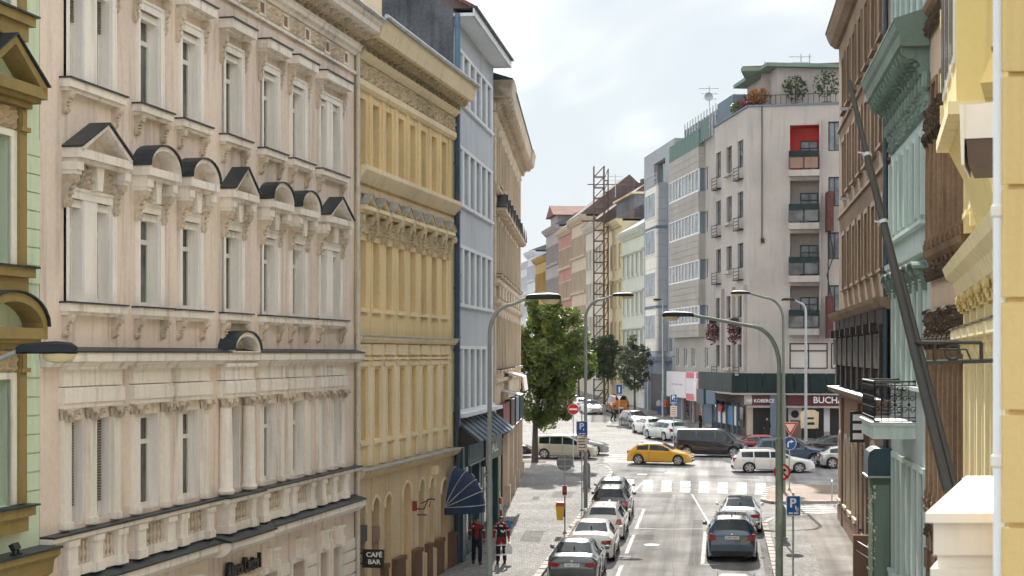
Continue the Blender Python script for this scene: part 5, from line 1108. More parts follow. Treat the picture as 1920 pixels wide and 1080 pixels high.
for q in range(6): x = BX0+(BX1-BX0)*q/5; m.tube([(x,-BW,26.8),(x,-BW,27.95)], .04, 5)
F.p(m, 'bay_rail', 'galv')
F.p(MB().box(0,L,.3,.5,G3,9.0).box(0,L,.0,.02,8.6,9.1), 'ground_floor_wall', 'slate'); F.p(MB().box(3,10.5,.2,.28,G3+.1,7.2), 'garage_door', 'black'); F.p(MB().box(11.5,15.5,.2,.28,G3+.1,6.5), 'entrance', 'black')
for u in (.4, 2.4, 11, 15.9): F.p(MB().box(u-.3,u+.3,-.1,.3,G3,9), 'pier', 'greystone')
for i in range(12):
    x = 12+15.0*i/12; F.p(MB().box(x+.05,x+1.2,2.0,2.06,30.0,32.4), 'glass_screen', 'glassbright'); F.p(MB().box(x-.05,x+.05,1.9,2.0,29.9,33.0), 'screen_post', 'galv')
F.p(MB().box(27,33,1.8,12,29,32.7).box(12,27,4.2,12,30,32.2), 'roof_plant_box', 'slate')

# ---- far row of old houses
def old_house(label, xa, xb, zt, wallm, trimm, rows, nb, roofm, g, rh=3.0, w=1.1, band=(), cap=True, gwall=None, name='apartment_building'):
    F = Fac(name, label, fp_(xa), fp_(xb)-FDIR*.04, gz(DF((xa+xb)/2))); L = F.L; z0 = F.zb
    BU = [L*(i+.5)/nb for i in range(nb)]
    m = MB(); wall(m, 0, L, z0, zt, [(u-w/2, u+w/2, a, b) for u in BU for a, b in rows], .3, ends=12); F.p(m, 'wall', wallm)
    for a, b in rows:
        kk = rustic_window(w, b-a, .2, sm=trimm, st=.2, sw=.1, sill=trimm, sillw=.2, trans=0, mull=False)
        for u in BU: F.put(kk, u, a)
    for z in band: m = MB(); mould(m, 0, L, [(.3,z+.2),(.28,z),(.08,z-.15)]); F.p(m, 'string_course', trimm)
    m = MB(); mould(m, 0, L, [(.8,zt+.25),(.72,zt),(.5,zt-.25),(.15,zt-.6)]); F.p(m, 'cornice', trimm)
    if nb <= 7:
        mm = MB(); corbel(mm, 0, 0, .3, .5, .55, False); me = mm.mesh('modillion', trimm)
        for i in range(nb*2): link('modillion', me, F.o, (L*(i+.5)/(nb*2), 0, zt-.2-F.zb))
    m = MB(); m.prism([(-.85,zt+.25),(6,zt+.25+rh),(12,zt+.25)], 'x', 0, L); F.p(m, 'roof', roofm)
    if gwall: F.p(MB().box(0,L,-.08,.02,*gwall[0]), 'painted_band', gwall[1])
    return F
def rowset(zt, n, h, p, top=1.3): return [(zt-top-h-p*i, zt-top-p*i) for i in range(n)]
h1 = old_house('white and mint old house with skylit pale roof next to the office block', 1167, 1208, 23.2, 'f_mint', 'f_mint', rowset(23.2, 4, 2.5, 4.4, 2.4), 5, 'f_white', 0, 4.0, band=(20.9, 16.4, 12.2, 8))
h2 = old_house('cream yellow old house with dark flat dormer storey behind the mast', 1129, 1167, 25.2, 'f_cream', 'f_cream', rowset(25.2, 4, 2.8, 4.7, 2.6), 5, 'roofbrown', 0, 3.5, band=(18.2, 8.0))
h2.p(MB().box(2,h2.L,1.5,8,25.6,28.4), 'attic_storey', 'roofgrey'); h2.p(MB().box(1.6,h2.L+.3,1.1,8,28.4,28.65), 'attic_roof', 'ochretan')
h3 = old_house('pale plain old house partly hidden by the brown lattice mast', 1099, 1129, 26.2, 'f_pale', 'f_pale', rowset(26.2, 4, 2.4, 4.5, 3), 5, 'roofbrown', 0, 5)
h4 = old_house('tall beige old house with slim windows left of the lattice mast', 1072, 1099, 28.2, 'f_beige', 'f_beige', rowset(28.2, 4, 2.7, 4.9, 2.4), 6, 'roofbrown', 0, 5.5, band=(22.8, 17.8, 12.8))
h5 = old_house('old house with deep pink-red upper storeys in the far row', 1048, 1072, 27.6, 'f_pink', 'f_beige', rowset(27.6, 4, 2.6, 5.0, 2.6), 6, 'roofgrey', 0, 4.5, band=(22.0, 17.4, 12.5))
h6 = old_house('mauve-grey old house topped by a small tiled roof tower', 1024, 1048, 29.0, 'f_grey', 'f_grey', rowset(29, 4, 2.7, 5.2, 2.6), 6, 'roofgrey', 0, 3.5, band=(23.3, 18, 13))
h6.p(MB().box(2,h6.L-6,.5,8,29.2,31.2), 'tower_storey', 'f_grey'); h6.p(MB().prism([(1,31.2),(h6.L/2-2,33.0),(h6.L-5,31.2)], 'y', -.2, 9), 'tower_roof', 'rooftile')
h7 = old_house('dark ochre old house with gilded relief in the far row', 1004, 1024, 25.2, 'f_ochre', 'f_ochre', rowset(25.2, 3, 3.0, 5.4, 2.4), 6, 'roofgrey', 0, 2.5, band=(19, 14))
h8 = old_house('pale white house with long attic at the far end of the row', 989, 1004, 27.0, 'f_white', 'f_white', rowset(27, 4, 2.4, 4.8, 2.2), 6, 'roofgrey', 0, 2.5, band=(22, 17))
h9 = old_house('hazy white house closing the view down the street', 950, 989, 25.5, 'f_white', 'f_white', rowset(25.5, 4, 2.4, 4.8, 2.2), 14, 'f_white', 0, 3.0, band=(20,))
# chimneys as parts of the roofs
for hh, us in ((h1,(3,9,12)),(h2,(4,11)),(h3,(3,8,14)),(h4,(4,13)),(h5,(6,)),(h6,(16,))):
    for u in us: hh.p(MB().box(u-.5,u+.5,6.2,7.2,26,32.2 if hh is not h1 else 29.6).box(u-.6,u+.6,6.1,7.3,31.9 if hh is not h1 else 29.4,32.4 if hh is not h1 else 29.8), 'chimney', 'roofbrown')
# lattice hoist masts
def mast(x, ytop, d, w, lab, n, mat='mast'):
    b = pl(x, d); z0 = gz(d); zt = at(x, ytop, d).z; t = thing('lattice_mast', lab, 'mast', (b.x, b.y, z0)); H = zt-z0
    for sx in (-1, 1):
        for sy in (-1, 1): part(MB().box(sx*w/2-.06,sx*w/2+.06,sy*w/2-.06,sy*w/2+.06,0,H), 'mast_leg', mat, t)
    st = H/n; br = MB()
    for sy in (-1, 1):
        br.box(-w/2,w/2,sy*w/2-.04,sy*w/2+.04,-.05,.05); br.tube([(-w/2,sy*w/2,0),(w/2,sy*w/2,st)], .04, 4)
        br.box(sy*w/2-.04,sy*w/2+.04,-w/2,w/2,-.05,.05); br.tube([(sy*w/2,-w/2,0),(sy*w/2,w/2,st)], .04, 4)
    me = br.mesh('mast_bracing', mat)
    for i in range(n): link('mast_bracing', me, t, (0,0,i*st))
    return t, H
t, H = mast(1123, 312, 196, 1.25, 'brown steel lattice hoist mast standing in front of the far houses', 22)
part(MB().box(-1.2,1.6,-1.0,1.0,4.0,6.6), 'hoarding_box', 'hoarding', t); part(MB().box(-2.2,4.6,-.1,.1,22,22.15).box(-1.4,3.6,-.1,.1,26.5,26.6), 'mast_tie', 'mast', t)
t, H = mast(1136, 317, 197, .55, 'thin twin-rail hoist mast right of the lattice mast', 20)
# end-of-view trees and sky-blue far blocks
# ================================================================ vehicles
tyre_me = MB().lathe([(.24,-.1),(.3,-.105),(.325,-.08),(.33,0),(.325,.08),(.3,.105),(.24,.1)], 24, (0,0,0), 'y', False).mesh('tyre', 'tyre', True)
rm = MB().lathe([(.222,-.07),(.222,-.1),(.25,-.1),(.25,.1),(.222,.1),(.222,.07)], 20, (0,0,0), 'y', False)
hub_me = MB().lathe([(.02,-.06),(.235,-.06),(.235,.06),(.02,.06)], 18, (0,0,0), 'y').mesh('hub_disc', 'clothgrey')
for k in range(5):
    a = 2*math.pi*k/5; c, s_ = math.cos(a), math.sin(a)
    for yy in (-.105, .065): rm.add([(c*.02-s_*.05,yy,s_*.02+c*.05),(c*.23-s_*.045,yy,s_*.23+c*.045),(c*.23+s_*.045,yy,s_*.23-c*.045),(c*.02+s_*.05,yy,s_*.02-c*.05),(c*.02-s_*.05,yy+.04,s_*.02+c*.05),(c*.23-s_*.045,yy+.04,s_*.23+c*.045),(c*.23+s_*.045,yy+.04,s_*.23-c*.045),(c*.02+s_*.05,yy+.04,s_*.02-c*.05)], [(0,1,2,3),(7,6,5,4),(0,4,5,1),(2,6,7,3)])
rim_me = rm.mesh('rim', 'rim', True)
TYPES = {  # top outline and belt along t (0 rear .. 1 front); glass ranges; wheels
 'sedan': dict(L=4.62, W=1.82, H=1.44, top=[(0,.66),(.012,.93),(.04,1.06),(.15,1.1),(.31,1.40),(.42,1.44),(.54,1.42),(.72,1.03),(.92,.83),(.985,.68),(1,.5)], belt=[(0,.66),(.012,.9),(.2,.95),(.7,.9),(.95,.74),(1,.48)], ws=(.555,.71), rw=(.165,.30), sides=[(.24,.42),(.435,.665)], wh=(.19,.80)),
 'estate': dict(L=4.66, W=1.82, H=1.48, top=[(0,.62),(.01,.95),(.035,1.1),(.09,1.43),(.25,1.47),(.45,1.48),(.55,1.45),(.72,1.04),(.92,.84),(.985,.68),(1,.5)], belt=[(0,.6),(.012,.88),(.1,.96),(.7,.9),(.95,.74),(1,.48)], ws=(.56,.71), rw=(.038,.086), sides=[(.1,.24),(.255,.44),(.455,.67)], wh=(.19,.80)),
 'hatch': dict(L=4.15, W=1.74, H=1.40, top=[(0,.6),(.012,.88),(.05,1.0),(.16,1.3),(.32,1.39),(.46,1.40),(.54,1.36),(.72,.98),(.9,.82),(.98,.66),(1,.48)], belt=[(0,.58),(.012,.84),(.12,.93),(.7,.88),(.95,.72),(1,.46)], ws=(.55,.71), rw=(.055,.155), sides=[(.15,.33),(.35,.67)], wh=(.18,.80)),
 'suv': dict(L=4.45, W=1.86, H=1.62, top=[(0,.66),(.01,1.02),(.035,1.14),(.1,1.55),(.25,1.61),(.45,1.62),(.55,1.58),(.72,1.14),(.92,.98),(.985,.78),(1,.55)], belt=[(0,.64),(.012,.98),(.1,1.06),(.7,1.0),(.95,.86),(1,.53)], ws=(.56,.71), rw=(.04,.095), sides=[(.11,.24),(.255,.44),(.455,.67)], wh=(.19,.80)),
 'mpv': dict(L=4.3, W=1.8, H=1.62, top=[(0,.62),(.01,.95),(.03,1.1),(.08,1.56),(.25,1.61),(.48,1.62),(.58,1.56),(.82,1.0),(.94,.84),(.985,.7),(1,.5)], belt=[(0,.6),(.012,.9),(.1,.98),(.8,.9),(.95,.76),(1,.48)], ws=(.595,.80), rw=(.032,.076), sides=[(.1,.26),(.275,.46),(.475,.72)], wh=(.18,.82)),
 'van': dict(L=4.95, W=1.92, H=1.95, top=[(0,.55),(.006,1.0),(.02,1.4),(.045,1.9),(.2,1.94),(.6,1.95),(.7,1.9),(.85,1.22),(.96,1.0),(.99,.75),(1,.5)], belt=[(0,.54),(.006,.95),(.06,1.1),(.8,1.06),(.95,.9),(1,.48)], ws=(.71,.845), rw=(.022,.042), sides=[(.06,.3),(.315,.56),(.575,.78)], wh=(.18,.83)),
}
def interp(P, t):
    for (a, b), (c, d) in zip(P[:-1], P[1:]):
        if a <= t <= c: return b+(d-b)*(t-a)/(c-a) if c > a else d
    return P[-1][1]
PLAN = [(0,.84),(.015,.9),(.06,.96),(.2,1),(.78,1),(.92,.96),(.975,.86),(1,.66)]
def car(name, label, typ, mat, pos, head, scale=1., cat='car', plate=None, rails=False, roofglass=False, black_trim=True, group='cars on the street'):
    T = TYPES[typ]; L, W = T['L'], T['W']; rwh = .33 if typ not in ('suv','van') else .36
    t_ = thing(name, label, cat, (pos[0], pos[1], gz(pos[1])+.005), math.atan2(head[1], head[0]), group); t_.scale = scale if isinstance(scale, tuple) else (scale,)*3
    pitch = math.atan(SLOPE*Vector((head[0], head[1])).normalized().y); t_.rotation_euler = (0, -pitch, math.atan2(head[1], head[0]))
    X = lambda t: (t-.5)*L
    def sec(t):
        hw = W/2*interp(PLAN, t); belt = interp(T['belt'], t); top = interp(T['top'], t); k = max(0, min(1, (top-belt)/.42)); rw = hw*(.9-.24*k); return hw, belt, top, rw, k
    key = ('carbody', typ)
    ts = sorted({0,.006,.012,.022,.035,.05,.075,.1,*[i/40 for i in range(5, 39)],.985,1,*[p[0] for p in T['top']],*[w+s*q*rwh*1.12/L for w in T['wh'] for s in (-1,1) for q in (0,.35,.6,.8,.93,1,1.02)]})
    b = MB(); n = 15; rows = []
    for t in ts:
        hw, belt, top, rw, k = sec(t); zb = .2 if .03 < t < .97 else .28
        for w in T['wh']:
            d = abs(X(t)-X(w)); ar = rwh*1.12
            if d < ar: zb = max(zb, rwh+math.sqrt(ar*ar-d*d)*1.0)
        mid = max(zb+.05, min(belt-.06, .58)); mid2 = max(mid+.02, min(belt-.02, .8))
        half = [(0,max(.2,min(zb,.3))),(hw*.8,zb-.0 if zb > .3 else .2),(hw*.965,zb),(hw*.99,zb+.04),(hw,mid),(hw*.995,mid2),(hw*.97,belt),(rw,top-.07*k-.012),(rw*.86,top-.012),(rw*.5,top+.005),(0,top+.012)]
        ring = half+[(-y, z) for y, z in half[1:-1]][::-1]; n = len(ring); rows.append([(X(t), y, z) for y, z in ring])
    b.v = [p for r in rows for p in r]; nr = len(rows)
    b.f = [(i*n+j, i*n+(j+1) % n, (i+1)*n+(j+1) % n, (i+1)*n+j) for i in range(nr-1) for j in range(n)]+[tuple(range(n)), tuple((nr-1)*n+j for j in range(n))[::-1]]
    body = part(b, 'body', mat, t_); body.data.polygons.foreach_set('use_smooth', [True]*len(body.data.polygons)); body.data.set_sharp_from_angle(angle=R(38))
    def patch(tr, kind, nm, y0=0, m='carglass'):
        g = MB(); vs = []; nt = 6
        for i in range(nt):
            t = tr[0]+(tr[1]-tr[0])*i/(nt-1); hw, belt, top, rw, k = sec(t)
            if kind == 'w':
                for j in range(7):
                    f = -1+2*j/6; y = f*rw*.88; af = abs(f*.88)
                    z = (top+.012-(.007*af/.5 if af < .5 else .007+.017*(af-.5)/.36))
                    vs.append((X(t), y, z+.014))
            else:
                ya, za, yb, zb_ = hw*.97, belt, rw, top-.07*k-.012
                for j in range(4):
                    f = .1+.8*j/3; vs.append((X(t), y0*(ya+(yb-ya)*f+.012), za+(zb_-za)*f))
        w = 7 if kind == 'w' else 4
        g.add(vs, [(i*w+j, i*w+j+1, (i+1)*w+j+1, (i+1)*w+j) for i in range(nt-1) for j in range(w-1)])
        return part(g, nm, m, t_, smooth=True)
    patch(T['ws'], 'w', 'windscreen'); patch(T['rw'], 'w', 'rear_window')
    for s in (-1, 1):
        for tr in T['sides']: patch(tr, 's', 'side_window', s)
    if roofglass: patch((.3,.5), 'w', 'roof_glass')
    # wheels
    for w in T['wh']:
        for s in (-1, 1):
            wo_ = link('wheel', tyre_me, t_, (X(w), s*(W/2-.1), rwh), (0, 0, 0), (rwh/.33,)*3); link('rim', rim_me, wo_); link('hub_disc', hub_me, wo_)
            a = MB(); a.lathe([(rwh*1.08,-.02),(rwh*1.02,.0),(.1,.0),(.1,-.02)], 18, (0,0,0), 'y'); part(a, 'wheel_well', 'black', t_, (X(w), s*(W/2-.24), rwh*1.05))
    hwr, hwf = W/2*.84, W/2*.66; zt = interp(T['top'], .02); zl = (.78 if typ in ('sedan','hatch') else .84 if typ != 'suv' else .92)
    for s in (-1, 1):
        if typ in ('estate','suv','mpv','van'): lp = MB().prism([(s*hwr*.72,zl-.1),(s*hwr*1.05,zl-.13),(s*hwr*1.06,zl+.13),(s*hwr*.82,zl+.12)], 'x', -L/2-.012, -L/2+.16)
        else: lp = MB().prism([(s*hwr*.55,zl-.02),(s*hwr*.75,zl-.07),(s*hwr*1.05,zl-.06),(s*hwr*1.06,zl+.1),(s*hwr*.6,zl+.07)], 'x', -L/2-.012, -L/2+.16)
        part(lp, 'tail_light', 'tail', t_)
        x_ = L/2; part(MB().prism([(x_-.42,s*W/2*.95),(x_-.1,s*W/2*.8),(x_-.02,s*W/2*.5),(x_-.1,s*W/2*.45),(x_-.4,s*W/2*.72)], 'z', zl-.2, zl-.06), 'headlight', 'headlamp', t_)
        part(MB().lathe([(.02,-.09),(.07,-.07),(.085,.0),(.07,.07),(.02,.09)], 8, (0,0,0), 'y'), 'mirror', mat if typ != 'van' else 'plastic', t_, (X(T['ws'][1])-.12, s*(W/2+.09), interp(T['belt'], .68)+.08), True)
        for (a_, b_) in T['sides'][-2:]: part(MB().box(X(a_)+.04,X(a_)+.2,s*(W/2*.99),s*(W/2*.99+.025),interp(T['belt'], a_)-.12,interp(T['belt'], a_)-.08), 'door_handle', mat, t_)
        for (a_, b_) in T['sides'][-2:]: part(MB().box(X(a_)-.015,X(a_)-.003,s*(W/2*.992),s*(W/2*1.001+.004),.32,interp(T['belt'], a_)-.02), 'door_seam', 'black', t_)
        part(MB().box(X(T['wh'][0])+rwh*1.15,X(T['wh'][1])-rwh*1.15,s*W/2*.95,s*(W/2*.985),.19,.28), 'sill_trim', 'plastic', t_)
        if rails:
            zz = interp(T['top'], .35); part(MB().tube([(X(.14),s*W*.31,zz-.04),(X(.2),s*W*.31,zz+.04),(X(.48),s*W*.31,zz+.045),(X(.53),s*W*.31,zz-.04)], .02, 6), 'roof_rail', 'chrome', t_)
    part(MB().box(-L/2-.02,-L/2+.2,-hwr*.96,hwr*.96,.24,.42), 'rear_bumper', 'plastic', t_); part(MB().box(L/2-.12,L/2+.0,-hwf*.95,hwf*.95,.24,.36), 'front_bumper', 'plastic', t_); part(MB().box(L/2-.06,L/2+.012,-.42,.42,.44,.56), 'grille', 'black', t_)
    pz = zl+.0 if typ in ('sedan','hatch','suv') else zl-.2
    po = part(MB().box(-L/2-.03,-L/2-.008,-.26,.26,pz-.06,pz+.06), 'number_plate', 'signwhite', t_); part(MB().box(L/2-.005,L/2+.02,-.26,.26,.36,.45), 'number_plate', 'signwhite', t_)
    if plate: text(plate, 'plate_number', .11, .001, 'textblack', po, (-L/2-.033,0,pz), (R(90),0,R(-90)), .95)
    part(MB().box(-L/2-.02,-L/2+.01,-.04,.04,pz+.1,pz+.17), 'badge', 'chrome', t_)
    part(MB().lathe([(.012,0),(.03,.02),(.03,.05),(.004,.12)], 6), 'aerial', 'black', t_, (X(.2),0,interp(T['top'], .2)))
    return t_
SD = Vector((.128, .99))
def by_rear(px, py, z, L, fwd=0.):  # centre of a car whose rear-window top edge is seen at px,py
    d = (9.3-z)*3000/(py-610); x = (px-960)/3000*d; return (x+SD.x*(L/2-1.1), d+SD.y*(L/2-1.1))
GL, GR = 'cars parked along the left kerb', 'cars parked along the right kerb'
car('parked_car', 'dark grey-green saloon parked nearest the camera on the left', 'sedan', 'c_green', by_rear(1078,1022,1.36,4.6), SD, 1.03, plate='1AA 1079', group=GL)
car('parked_car', 'white saloon parked directly ahead of the grey-green saloon', 'sedan', 'c_white', by_rear(1110,984,1.36,4.6), SD, 1.03, group=GL)
car('parked_car', 'white estate with roof rails, third in the left parked row', 'estate', 'c_white', by_rear(1133,948,1.42,4.6), SD, 1.0, rails=True, group=GL)
car('parked_car', 'black estate with roof rails parked fourth in the left row', 'suv', 'c_black', by_rear(1146,914,1.55,4.4), SD, 1.0, rails=True, group=GL)
car('parked_car', 'silver-roofed dark car at the head of the left parked row', 'suv', 'c_grey', by_rear(1148,897,1.55,4.4), SD, .97, group=GL)
car('parked_car', 'dark blue crossover parked on the right near the parking sign', 'suv', 'c_blue', by_rear(1372,975,1.52,4.4), SD, 1.06, plate='5AM 7605', rails=True, roofglass=True, group=GR)
car('parked_car', 'silver-white saloon parked ahead of the dark blue crossover', 'sedan', 'c_silver', by_rear(1388,939.5,1.36,4.6), SD, 1.03, group=GR, roofglass=True)
car('parked_car', 'silver car whose roof just shows at the bottom edge', 'estate', 'c_silver', (7.05, 50.4), SD, 1.0, rails=True, group=GR)
GX = 'cars at the crossing'
car('yellow_car', 'yellow three-door hatchback driving across the junction', 'hatch', 'c_yellow', (9.98,107.0), (1,-.30), 1.04, group=GX)
car('estate_car', 'white estate driving across behind the no-right-turn sign', 'estate', 'c_white', (16.55,101.5), (1,-.04), (1.1,1.04,.98), rails=True, group=GX)
car('black_van', 'long black passenger van behind the yellow hatchback', 'van', 'c_black', (14.1,113.4), (1,-.22), 1.02, 'van', group=GX)
car('dark_suv', 'dark blue off-roader with silver wheels beyond the white estate', 'suv', 'c_blue', (18.6,106.6), (1,-.12), 1.12, group=GX)
car('red_car', 'dark red car half hidden behind the lamp post and off-roader', 'hatch', 'c_red', (18.4,114.8), (1,-.1), 1.05, group=GX)
car('dark_car', 'black car at the far right of the junction behind the off-roader', 'sedan', 'c_black', (23.3,113.0), (1,-.1), 1.08, group=GX)
car('silver_car', 'silver car half hidden by the brown corner building', 'hatch', 'c_silver', (22.2,104.5), (1,-.05), 1.05, group=GX)
car('beige_minivan', 'beige people carrier waiting behind the street tree', 'mpv', 'c_beige', (3.75,112.0), (1,-.14), 1.03, group=GX)
car('grey_car', 'grey saloon nose peeking out beyond the beige people carrier', 'sedan', 'c_grey', (4.6,115.2), (1,-.10), 1.02, group=GX)
car('dark_car', 'dark car showing left of the tree trunk', 'sedan', 'c_dark', (-.9,113.6), (1,-.1), 1.0, group=GX)
GC = 'cars parked by the billboard corner'
car('parked_estate', 'pale silver estate with red tail lights parked under the billboards', 'estate', 'c_mintsilver', (12.5,130.2), (-.36,.93), 1.08, rails=True, group=GC)
car('parked_car', 'white hatchback parked in front of the pale silver estate', 'hatch', 'c_white', (11.7,137.5), (-.25,.96), 1.05, group=GC)
car('parked_car', 'black car farthest up the row under the billboards', 'estate', 'c_dark', (11.2,145.5), (.22,-.97), 1.05, group=GC)
GF = 'cars in the far street'
car('delivery_van', 'white delivery van seen from behind left of the tree trunk fork', 'van', 'c_white', (3.2,158), (-.1,1), 1.0, 'van', group=GF)
car('far_car', 'white saloon with sun glint in the far street', 'sedan', 'c_white', (8.35,168.5), (.15,-1), 1.0, group=GF)
car('orange_van', 'orange van parked beneath the far dark tree', 'van', 'c_orange', (11.2,170.5), (-.1,1), 1.0, 'van', group=GF)
car('far_car', 'red car parked in the far street left of the white saloon', 'hatch', 'c_red', (6.9,183), (-.1,1), 1.0, group=GF)
car('far_car', 'dark red estate farthest along the far street', 'estate', 'c_red', (5.7,196), (.1,-1), 1.0, group=GF)
car('far_car', 'white hatchback between the red car and the glinting saloon', 'hatch', 'c_white', (7.6,175.5), (-.1,1), 1.0, group=GF)
car('far_car', 'grey estate in the far street beyond the delivery van', 'estate', 'c_grey', (4.4,190), (-.1,1), 1.0, group=GF)
# ================================================================ street lamps
def lamp(label, x, d, z_head, arm_x, mat='lampgrey', r0=.11, r1=.055, headL=1.05, arm_y=0., rise=.5, thick=2.6):
    b = pl(x, d); t = thing('street_lamp', label, 'street lamp', (b.x, b.y, gz(d)+.1), 0, 'tall curved-arm street lamps')
    H = z_head-gz(d)-.1; s = 1 if arm_x > 0 else -1; A = max(.3, abs(arm_x)-headL*.87)
    part(MB().tube([(0,0,0),(0,0,thick)], r0, 14), 'pole_base', mat, t, smooth=True); part(MB().tube([(0,0,thick),(0,0,thick+.08)], [r0*1.12, r1*1.3], 14), 'pole_collar', mat, t, smooth=True)
    top = H-rise; rad = min(1.0, A*.55); pts = [(0,0,thick),(0,0,top-rad*.9)]
    for k in range(1, 9):
        q = math.pi/2*k/8; pts.append((s*rad*(1-math.cos(q)), arm_y*rad*(1-math.cos(q))/A, top-rad*.9+(rad*.9+rise*.55)*math.sin(q)))
    pts.append((s*(A-.1), arm_y, H-.02)); n = len(pts)
    part(MB().tube(pts, [r1*1.25]+[r1]*(n-4)+[r1*.9,r1*.8,r1*.75], 12), 'pole', mat, t, smooth=True)
    hd = MB(); x0 = s*(A-.15); pr = [(0,.06,.05),(.1,.11,.09),(.35,.14,.115),(.7,.16,.13),(.95,.13,.11),(1.05,.06,.05)]
    rings = []
    for f, hw, hh in pr:
        f = f*headL/1.05; rings.append([(x0+s*f, arm_y+y, H+z) for y, z in ((-hw,-.04),(-hw*.8,hh*.7),(0,hh),(hw*.8,hh*.7),(hw,-.04),(hw*.7,-.07),(-hw*.7,-.07))])
    hd.v = [p for g in rings for p in g]; m_ = 7; hd.f = [(i*m_+k, i*m_+(k+1) % m_, (i+1)*m_+(k+1) % m_, (i+1)*m_+k) for i in range(len(rings)-1) for k in range(m_)]+[tuple(range(m_)), tuple((len(rings)-1)*m_+k for k in range(m_))]
    ho = part(hd, 'lamp_head', 'lamphead', t, smooth=True)
    gl = MB(); cx = x0+s*.74*headL/1.05
    rr_ = [(1.0,-.065),(.95,-.13),(.75,-.19),(.4,-.21)]; vs = []
    for f, z in rr_:
        for k in range(12): q = 2*math.pi*k/12; vs.append((cx+.27*f*math.cos(q), arm_y+.115*f*math.sin(q), H+z))
    gl.add(vs, [(i*12+k, i*12+(k+1) % 12, (i+1)*12+(k+1) % 12, (i+1)*12+k) for i in range(3) for k in range(12)]+[tuple(36+k for k in range(12))]); part(gl, 'lamp_lens', 'lampglass', ho, smooth=True)
    return t
lamp('street lamp head reaching in from the left edge before the beige building', -105, 25.2, at(0,655,25.2).z, 2.12, headL=.95)
lamp('street lamp whose grey pole rises beside the two workers', 918, 48, at(0,557,48).z, 2.15, r0=.085, r1=.06, thick=4.4)
lamp('street lamp at the left corner carrying the parking signs', 1098, 80, at(0,553,80).z, 2.4, r0=.1, r1=.07)
lamp('greenish street lamp nearest on the right, arm reaching left over the road', 1461, 56, at(0,590,56).z, -4.1, 'lampgreen', .135, .075, 1.1, rise=.9, thick=5.2)
lamp('second street lamp on the right just behind the greenish one', 1469, 88, at(0,549,88).z, -2.9, 'lampgreen', .12, .08, rise=.6)
lamp('pale slim street lamp in front of the carpet shop', 1511, 124, at(0,562,124).z, -1.9, 'galv', .12, .09)
lamp('thin far street lamp in front of the office block', 1243, 159, at(0,562,159).z, -.5, 'galv', .12, .08, .8, rise=.2)

# ================================================================ signs
def post(name, label, x, d, H, r=.035, cat='road sign', mat='galv', base=True):
    b = pl(x, d); t = thing(name, label, cat, (b.x, b.y, gz(d)+.1)); part(MB().tube([(0,0,0),(0,0,H)], r, 10), 'post', mat, t, smooth=True)
    if base: part(MB().lathe([(.1,0),(.1,.04),(r*1.6,.12),(r*1.2,.14)], 10), 'post_foot', 'signback', t)
    return t
def disc(r, n=28, y0=-.02, y1=.0, c=(0,0,0)): return MB().lathe([(.001,y0),(r,y0),(r,y1),(.001,y1)], n, c, 'y')
def rrect(w, h, r, y0, y1, cx=0, cz=0):
    pts = []
    for (sx, sz, a0) in ((1,1,0),(-1,1,90),(-1,-1,180),(1,-1,270)):
        for k in range(4): q = R(a0+30*k); pts.append((cx+sx*(w/2-r)+r*math.cos(q), cz+sz*(h/2-r)+r*math.sin(q)))
    return MB().prism(pts, 'y', y0, y1)
def psign(t, z, w, h, sub=False, foot=True):
    p = part(rrect(w, h, .05, -.07, -.045), 'sign_plate', 'signwhite', t, (0,0,z)); part(rrect(w-.04, h-.04, .04, -.076, -.071), 'sign_face', 'signblue', p)
    text('P', 'letter', h*.62, .001, 'signwhite', p, (-.02,-.079,h*.12), (R(90),0,0), 1.05, .012)
    if foot: part(MB().box(-.16,-.02,-.079,-.0765,-h*.4,-h*.33).box(.02,.17,-.079,-.0765,-h*.4,-h*.33).box(.06,.1,-.079,-.0765,-.12,-.0), 'sign_symbol', 'signwhite', p)
    return p
def plate_text(t, z, w, h, lines, mat='signwhite'):
    p = part(rrect(w, h, .03, -.065, -.045), 'supplementary_plate', mat, t, (0,0,z))
    for i in range(lines): part(MB().box(-w*.36,w*(.3 if i % 2 else .36),-.068,-.0655,h*(.34-.68*i/max(1,lines-1))-.02,h*(.34-.68*i/max(1,lines-1))+.02), 'plate_line', 'textblack', p)
# no entry
t = post('no_entry_sign', 'red no entry sign on a thin post by the left corner', 1075, 104, 4.15)
p = part(disc(.36, y0=-.06, y1=-.04), 'sign_plate', 'signwhite', t, (0,0,3.75)); part(disc(.34, y0=-.066, y1=-.061), 'sign_face', 'signred', p); part(MB().box(-.26,.26,-.072,-.067,-.055,.055), 'sign_bar', 'signwhite', p)
# parking signs on the corner lamp
t = post('parking_sign', 'blue parking sign with two cream plates at the left corner lamp', 1091, 79, 4.9, .03)
psign(t, 9.3-(803-664)/3000*79-gz(79)-.1, .56, .72); plate_text(t, 9.3-(828-664)/3000*79-gz(79)-.1, .5, .42, 3, 'signcream'); plate_text(t, 9.3-(842-664)/3000*79-gz(79)-.1, .48, .24, 2, 'signcream')
